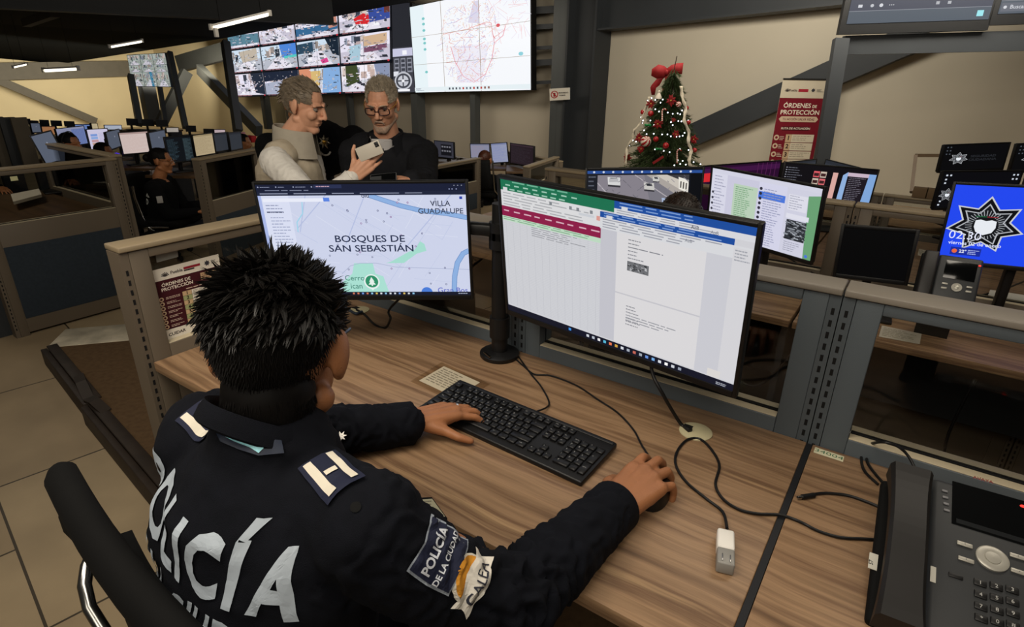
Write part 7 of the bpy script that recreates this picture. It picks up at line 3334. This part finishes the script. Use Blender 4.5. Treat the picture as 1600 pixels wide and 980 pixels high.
# cubicle at the left edge: desk, hand, papers, monitor
simple_desk(V(-5.05, 1.30, 0), 1.2, .82, .56, 'brown desk inside the left cubicle')
cL = at(44, 325, 4.62)
seated((-95, 205), 4.9, (.9, .1), 'person outside the left edge, only one hand showing on the desk', voxel=.009)
b = MB()
hb = at(12, 330, 4.75)
hf_ = (at(40, 322, 4.70) - hb).normalized()
mon_px((45, 212), (80, 203), (60, 262), 4.30, 4.38, 'blue-grey lit monitor on the desk of the left cubicle', c_haze, stand=.56)
flat('paper_stack', [(18, 308), (62, 299), (66, 308), (22, 320)], .60, .02, PAPER, 'stack of white papers on the desk behind the left glass', 'paper')
b = MB()
p = atx(22, 279, -4.345)
b.box(p, (.0012, .035, .025), mat('yellow_note', '#c8c89a', .7))
tag(b.build('sticky_note'), 'small pale sticky note on the glass of the left cubicle', 'note', None, 'thing')
for px, dd in (((18, 222), 4.9), ((8, 222), 5.1)):
    pass
b = MB()
for i, x in enumerate((4, 22, 40)):
    p = at(x, 225, 6.2)
    b.box(V(p.x, p.y, .7), (.04, .14, .5), (mat('taupe_file', '#5a5245', .8), STEELD, mat('taupe_file', '#5a5245', .8))[i], .004)
tag(b.build('file_rack'), 'rack of upright brown files behind the left cubicle', 'rack', None, 'thing')

LM = [  # tl, tr, bl, dl, dr, content, label
    ((86, 201), (131, 196), (95, 232), 7.4, 7.8, c_table, 'monitor with a blue table behind the woman with the headset'),
    ((134, 202), (168, 200), (144, 235), 7.5, 7.7, c_agenda, 'monitor with blue and red calendar blocks behind the short-haired man'),
    ((165, 206), (186, 201), (172, 236), 7.1, 7.7, c_haze, 'slate-lit side monitor right of the calendar monitor'),
    ((184, 207), (231, 204), (193, 243), 6.4, 6.6, c_doc('#d9c6c0', '#b49a94', '#d0b4ae', 3), 'monitor showing a pale pink page in the middle of the left rows'),
    ((232, 207), (257, 202), (240, 238), 6.3, 6.9, c_haze, 'slate-lit side monitor right of the pale pink page'),
    ((255, 214), (300, 211), (265, 256), 5.9, 6.1, c_code, 'monitor with a black list behind the woman with spectacles'),
    ((300, 211), (332, 207), (309, 246), 6.0, 6.3, c_doc('#b8a684', '#a08e6c', '#9c8a6a', 4), 'monitor showing a cream page left of the vest man'),
    ((333, 208), (357, 206), (340, 238), 6.4, 6.8, c_dim, 'dim grey monitor right of the cream page'),
    ((357, 207), (376, 205), (363, 236), 6.7, 7.1, c_dim, 'second dim grey monitor right of the cream page, by the vest man'),
]
ZD = [at(*q).z - .10 for q in ((125, 236, 7.8), (215, 243, 6.65), (295, 253, 6.12), (358, 240, 6.75))]
for i, (tl, tr, bl, dl, dr, cont, lab) in enumerate(LM):
    zb = ZD[(0, 0, 0, 1, 1, 2, 2, 3, 3)[i]]
    mon_px(tl, tr, bl, dl, dr, lab, cont, stand=zb, st=.85)
for x, y, w, dd, lab in ((125, 236, 1.05, 7.8, 'brown desk under the blue table and calendar monitors'), (215, 243, .9, 6.65, 'brown desk under the pale pink page monitor'), (295, 253, .85, 6.12, 'brown desk under the black list and cream page monitors'), (358, 240, .55, 6.75, 'brown desk under the two dim grey monitors by the vest man')):
    c = at(x, y, dd)
    simple_desk(c, w, .5, c.z - .10, lab, math.atan2(RT.y, RT.x))
# far rows
FR = [(0, 190, 20, 204, 'd'), (17, 184, 33, 193, 'd'), (34, 185, 47, 194, 'd'), (48, 188, 60, 198, 'd'), (62, 187, 76, 198, 'd'), (79, 188, 96, 197, 'd'), (100, 189, 116, 198, 'd'), (197, 185, 215, 196, 'd'), (221, 186, 240, 197, 'd'), (243, 187, 262, 198, 'd'), (318, 201, 334, 209, 'd'), (290, 196, 306, 206, 'd')]
for i, (x0, y0, x1, y1, k_) in enumerate(FR):
    dd = 11.5
    zb = at(x0, y1, dd).z - .10
    mon_px((x0, y0), (x1, y0 + .5), (x0 + 1, y1), dd, dd + .15, 'small dark monitor in the farthest rows on the left', c_off, stand=zb, group='dark monitors of the far rows')
for x0, y0, x1, y1, cont, lab in ((4, 194, 32, 206, c_doc('#6a6c78', '#54565f', '#5a5c66', 1), 'grey lit monitor in the far row at the left edge'), (47, 192, 62, 208, c_haze, 'small slate-lit monitor left of the orange one, far row'), (64, 197, 86, 212, c_doc('#a8744c', '#8a5c3c', '#905f40', 2), 'small orange-brown lit monitor in the far row'), (116, 194, 142, 204, c_doc('#6c86c0', '#5a72a8', '#5a72a8', 3), 'small blue lit monitor in the far row'), (142, 192, 152, 204, c_doc('#c8b894', '#b0a07c', '#a8987a', 4), 'narrow cream lit screen right of the small blue monitor'), (162, 195, 190, 204, c_doc('#b4bccc', '#98a0b4', '#a0a8bc', 5), 'small blue-white monitor in the far row, below the brace'), (259, 199, 279, 208, c_doc('#b0a8a0', '#98908a', '#98908a', 6), 'small pale monitor in the far row, right of the dark ones'), (334, 202, 352, 210, c_doc('#c8b4b8', '#a89498', '#a89498', 7), 'small pinkish monitor in the far row near the vest man')):
    dd = 9.5
    zb = at(x0, y1, dd).z - .10
    mon_px((x0, y0), (x1, y0), (x0 + 1.5, y1), dd, dd + .2, lab, cont, stand=zb, st=.8)
ya_ = math.atan2(RT.y, RT.x)
for x, w, dd, y, lab in ((52, 2.3, 11.75, 196, 'far brown desk under the small dark monitors at the left end'), (232, 1.1, 11.75, 196, 'far brown desk under the small dark monitors below the square video wall'), (312, .85, 11.75, 205, 'far brown desk under the dark monitors left of the vest man'), (46, 1.1, 9.75, 206, 'brown desk under the grey and orange lit far monitors'), (152, .95, 9.75, 206, 'brown desk under the small blue and cream lit far monitors'), (270, .7, 9.75, 208, 'brown desk under the small pale far monitor'), (343, .7, 9.75, 210, 'brown desk under the small pinkish far monitor')):
    c = at(x, 200, dd)
    simple_desk(c, w, .5, at(x, y, dd - .2).z - .11, lab, ya_)
b = MB()
c = at(376, 203, 9.7)
c.z = at(343, 210, 9.55).z - .11 + .066
b.box(c, (.12, .08, .13), mat('pink_box', '#c88a98', .7), .006)
tag(b.build('pink_box'), 'small pink box on a far desk left of the vest man', 'box', None, 'thing')
b = MB()
c = at(392, 217, 8.4)
b.box(c, (.16, .08, .09), mat('red_box', '#b01820', .6), .006)
tag(b.build('red_box'), 'red box on a far desk beside the vest man', 'box', None, 'thing')
b = MB()
c = at(200, 253, 5.9)
b.ell(at(183, 243, 6.5), (.05, .03, .03), emit('#4a30d8', .9))
tag(b.build('purple_lamp'), 'small glowing purple lamp between the two seated people on the left', 'lamp', None, 'thing')

FR_ = (RT.x, RT.y)
seated((110, 226), 6.05, (.85, .45), 'woman with headset seated at the left, in profile before the blue table screen', hair=HAIR_BLK, headset=True, bun=True, patch=True)
seated((163, 239), 6.85, (.85, .45), 'short-haired man seated at the left before the calendar screen', hair=HAIR_BLK, voxel=.01)
seated((252, 251), 5.7, (.72, .69), 'woman with spectacles in black uniform seated on the left, lettering on her back', hair=HAIR_BLK, bun=True, specs=True, lettering=('POLICÍA', 'CIUDAD'), patch=True)
seated((381, 223), 8.2, (.86, .50), 'dark-haired person seated far off, just left of the vest man', hair=HAIR_BLK, lettering=('POLICÍA',), voxel=.012)
seated((758, 250), 7.4, (-.22, .97), 'brown-haired woman seated far off with her lettered back to the camera', hair=mat('auburn_hair', '#4a2414', .5, var=.3), bun=True, lettering=('POLICÍA', 'CIUDAD'), voxel=.009)
for px, dd, f, lab in (((252, 251), 5.7, (.86, .5), 'black chrome-framed chair of the woman with spectacles'), ((222, 262), 4.9, (.86, .5), 'empty black chrome-framed chair left of the woman with spectacles'), ((110, 226), 6.05, (.85, .45), 'black chair of the woman with the headset'), ((163, 239), 6.85, (.85, .45), 'black chair of the short-haired man on the left'), ((381, 223), 8.2, (.86, .5), 'black chair of the person beside the vest man'), ((758, 250), 7.4, (-.22, .97), 'black chair of the far woman with the lettered back')):
    p = at(*px, dd)
    fv = V(f[0], f[1], 0).normalized()
    q = p - fv * .04
    zt_ = p.z - .16 - .52 - .12
    zf_ = FFZ if q.x < -6.7 else FZ
    task_chair(V(q.x, q.y, zf_), f, lab, max(.12, zt_ - zf_ - .12))

# far centre: monitors of the woman
for tl, tr, bl, dl, dr, cont, lab in (((678, 219), (709, 222), (679, 246), 7.6, 7.4, c_grid, 'dark monitor with grey buttons right of the bespectacled man'), ((734, 224), (765, 224), (734, 248), 8.2, 8.1, c_doc('#8d90a8', '#6a6d84', '#a08890', 2), 'lit monitor in front of the far woman, left of her pair'), ((766, 224), (792, 222), (767, 256), 8.1, 8.0, c_doc('#9aa0bc', '#8088ac', '#7c86c0', 3), 'lit monitor in front of the far woman, right of her pair'), ((797, 223), (834, 228), (798, 256), 7.6, 7.2, c_doc('#2a2026', '#3a2c34', '#3c343c', 4), 'dark monitor at the right of the far woman')):
    zb = at(*bl, (dl + dr) / 2).z - .08
    mon_px(tl, tr, bl, dl, dr, lab, cont, stand=zb, st=.85)
for x, y, dd, lab in ((694, 252, 7.5, 'far desk under the dark button monitor'), (765, 258, 8.1, 'far desk under the pair of lit monitors'), (822, 262, 7.5, 'far desk under the dark monitor of the far woman')):
    c = at(x, y, dd)
    simple_desk(c, {694: .6, 765: .7, 822: .5}[x], .5, c.z - .01, lab, math.atan2(RT.y, RT.x))

# ================================================================== HANGING LAMPS
LAMP = emit('#fff4dc', 2.6)


def batten(p, q, r, label, wire=.3):
    d_ = (q - p).normalized()
    t_ = thing('batten_lamp', label, 'lamp', M=Matrix.Translation((p + q) / 2))
    b_ = MB()
    b_.beam(p + V(0, 0, r * .8), q + V(0, 0, r * .8), r * 2.2, r * .8, WHITEP)
    b_.build('housing', None, t_)
    b_ = MB()
    b_.tube([p + d_ * r, q - d_ * r], r, LAMP, 12)
    b_.build('tube', None, t_)
    b_ = MB()
    for e_ in (p, q):
        b_.box(e_ + V(0, 0, r * .2), (r * 1.6, r * 1.6, r * 2.6), WHITEP, r * .2)
    b_.build('end_cap', None, t_)
    b_ = MB()
    for f_ in (.15, .85):
        s_ = p + (q - p) * f_
        b_.tube([s_ + V(0, 0, r), s_ + V(0, 0, wire)], .0025, MATTE, 5)
    b_.build('hanging_wire', None, t_)


batten(at(330, 43, 5.0), at(421, 21, 5.2), .019, 'nearest hanging tube lamp, above the camera picture wall')
batten(at(171, 73, 8.0), at(222, 64, 8.4), .020, 'hanging tube lamp above the small far video wall')
batten(at(68, 110, 11.5), at(122, 107, 11.5), .035, 'long bright tube lamp in front of the far left beam', 1.1)
batten(at(20, 105, 12.0), at(42, 100, 12.2), .022, 'short hanging tube lamp at the far upper left', 1.3)
b = MB()
p = at(337, 47, 5.0)
b.box(p + V(0, 0, -.02), (.03, .03, .07), WHITEP, .004)
tag(b.build('lamp_driver'), 'small white driver box hanging from the end of the nearest tube lamp', 'box', None, 'thing')
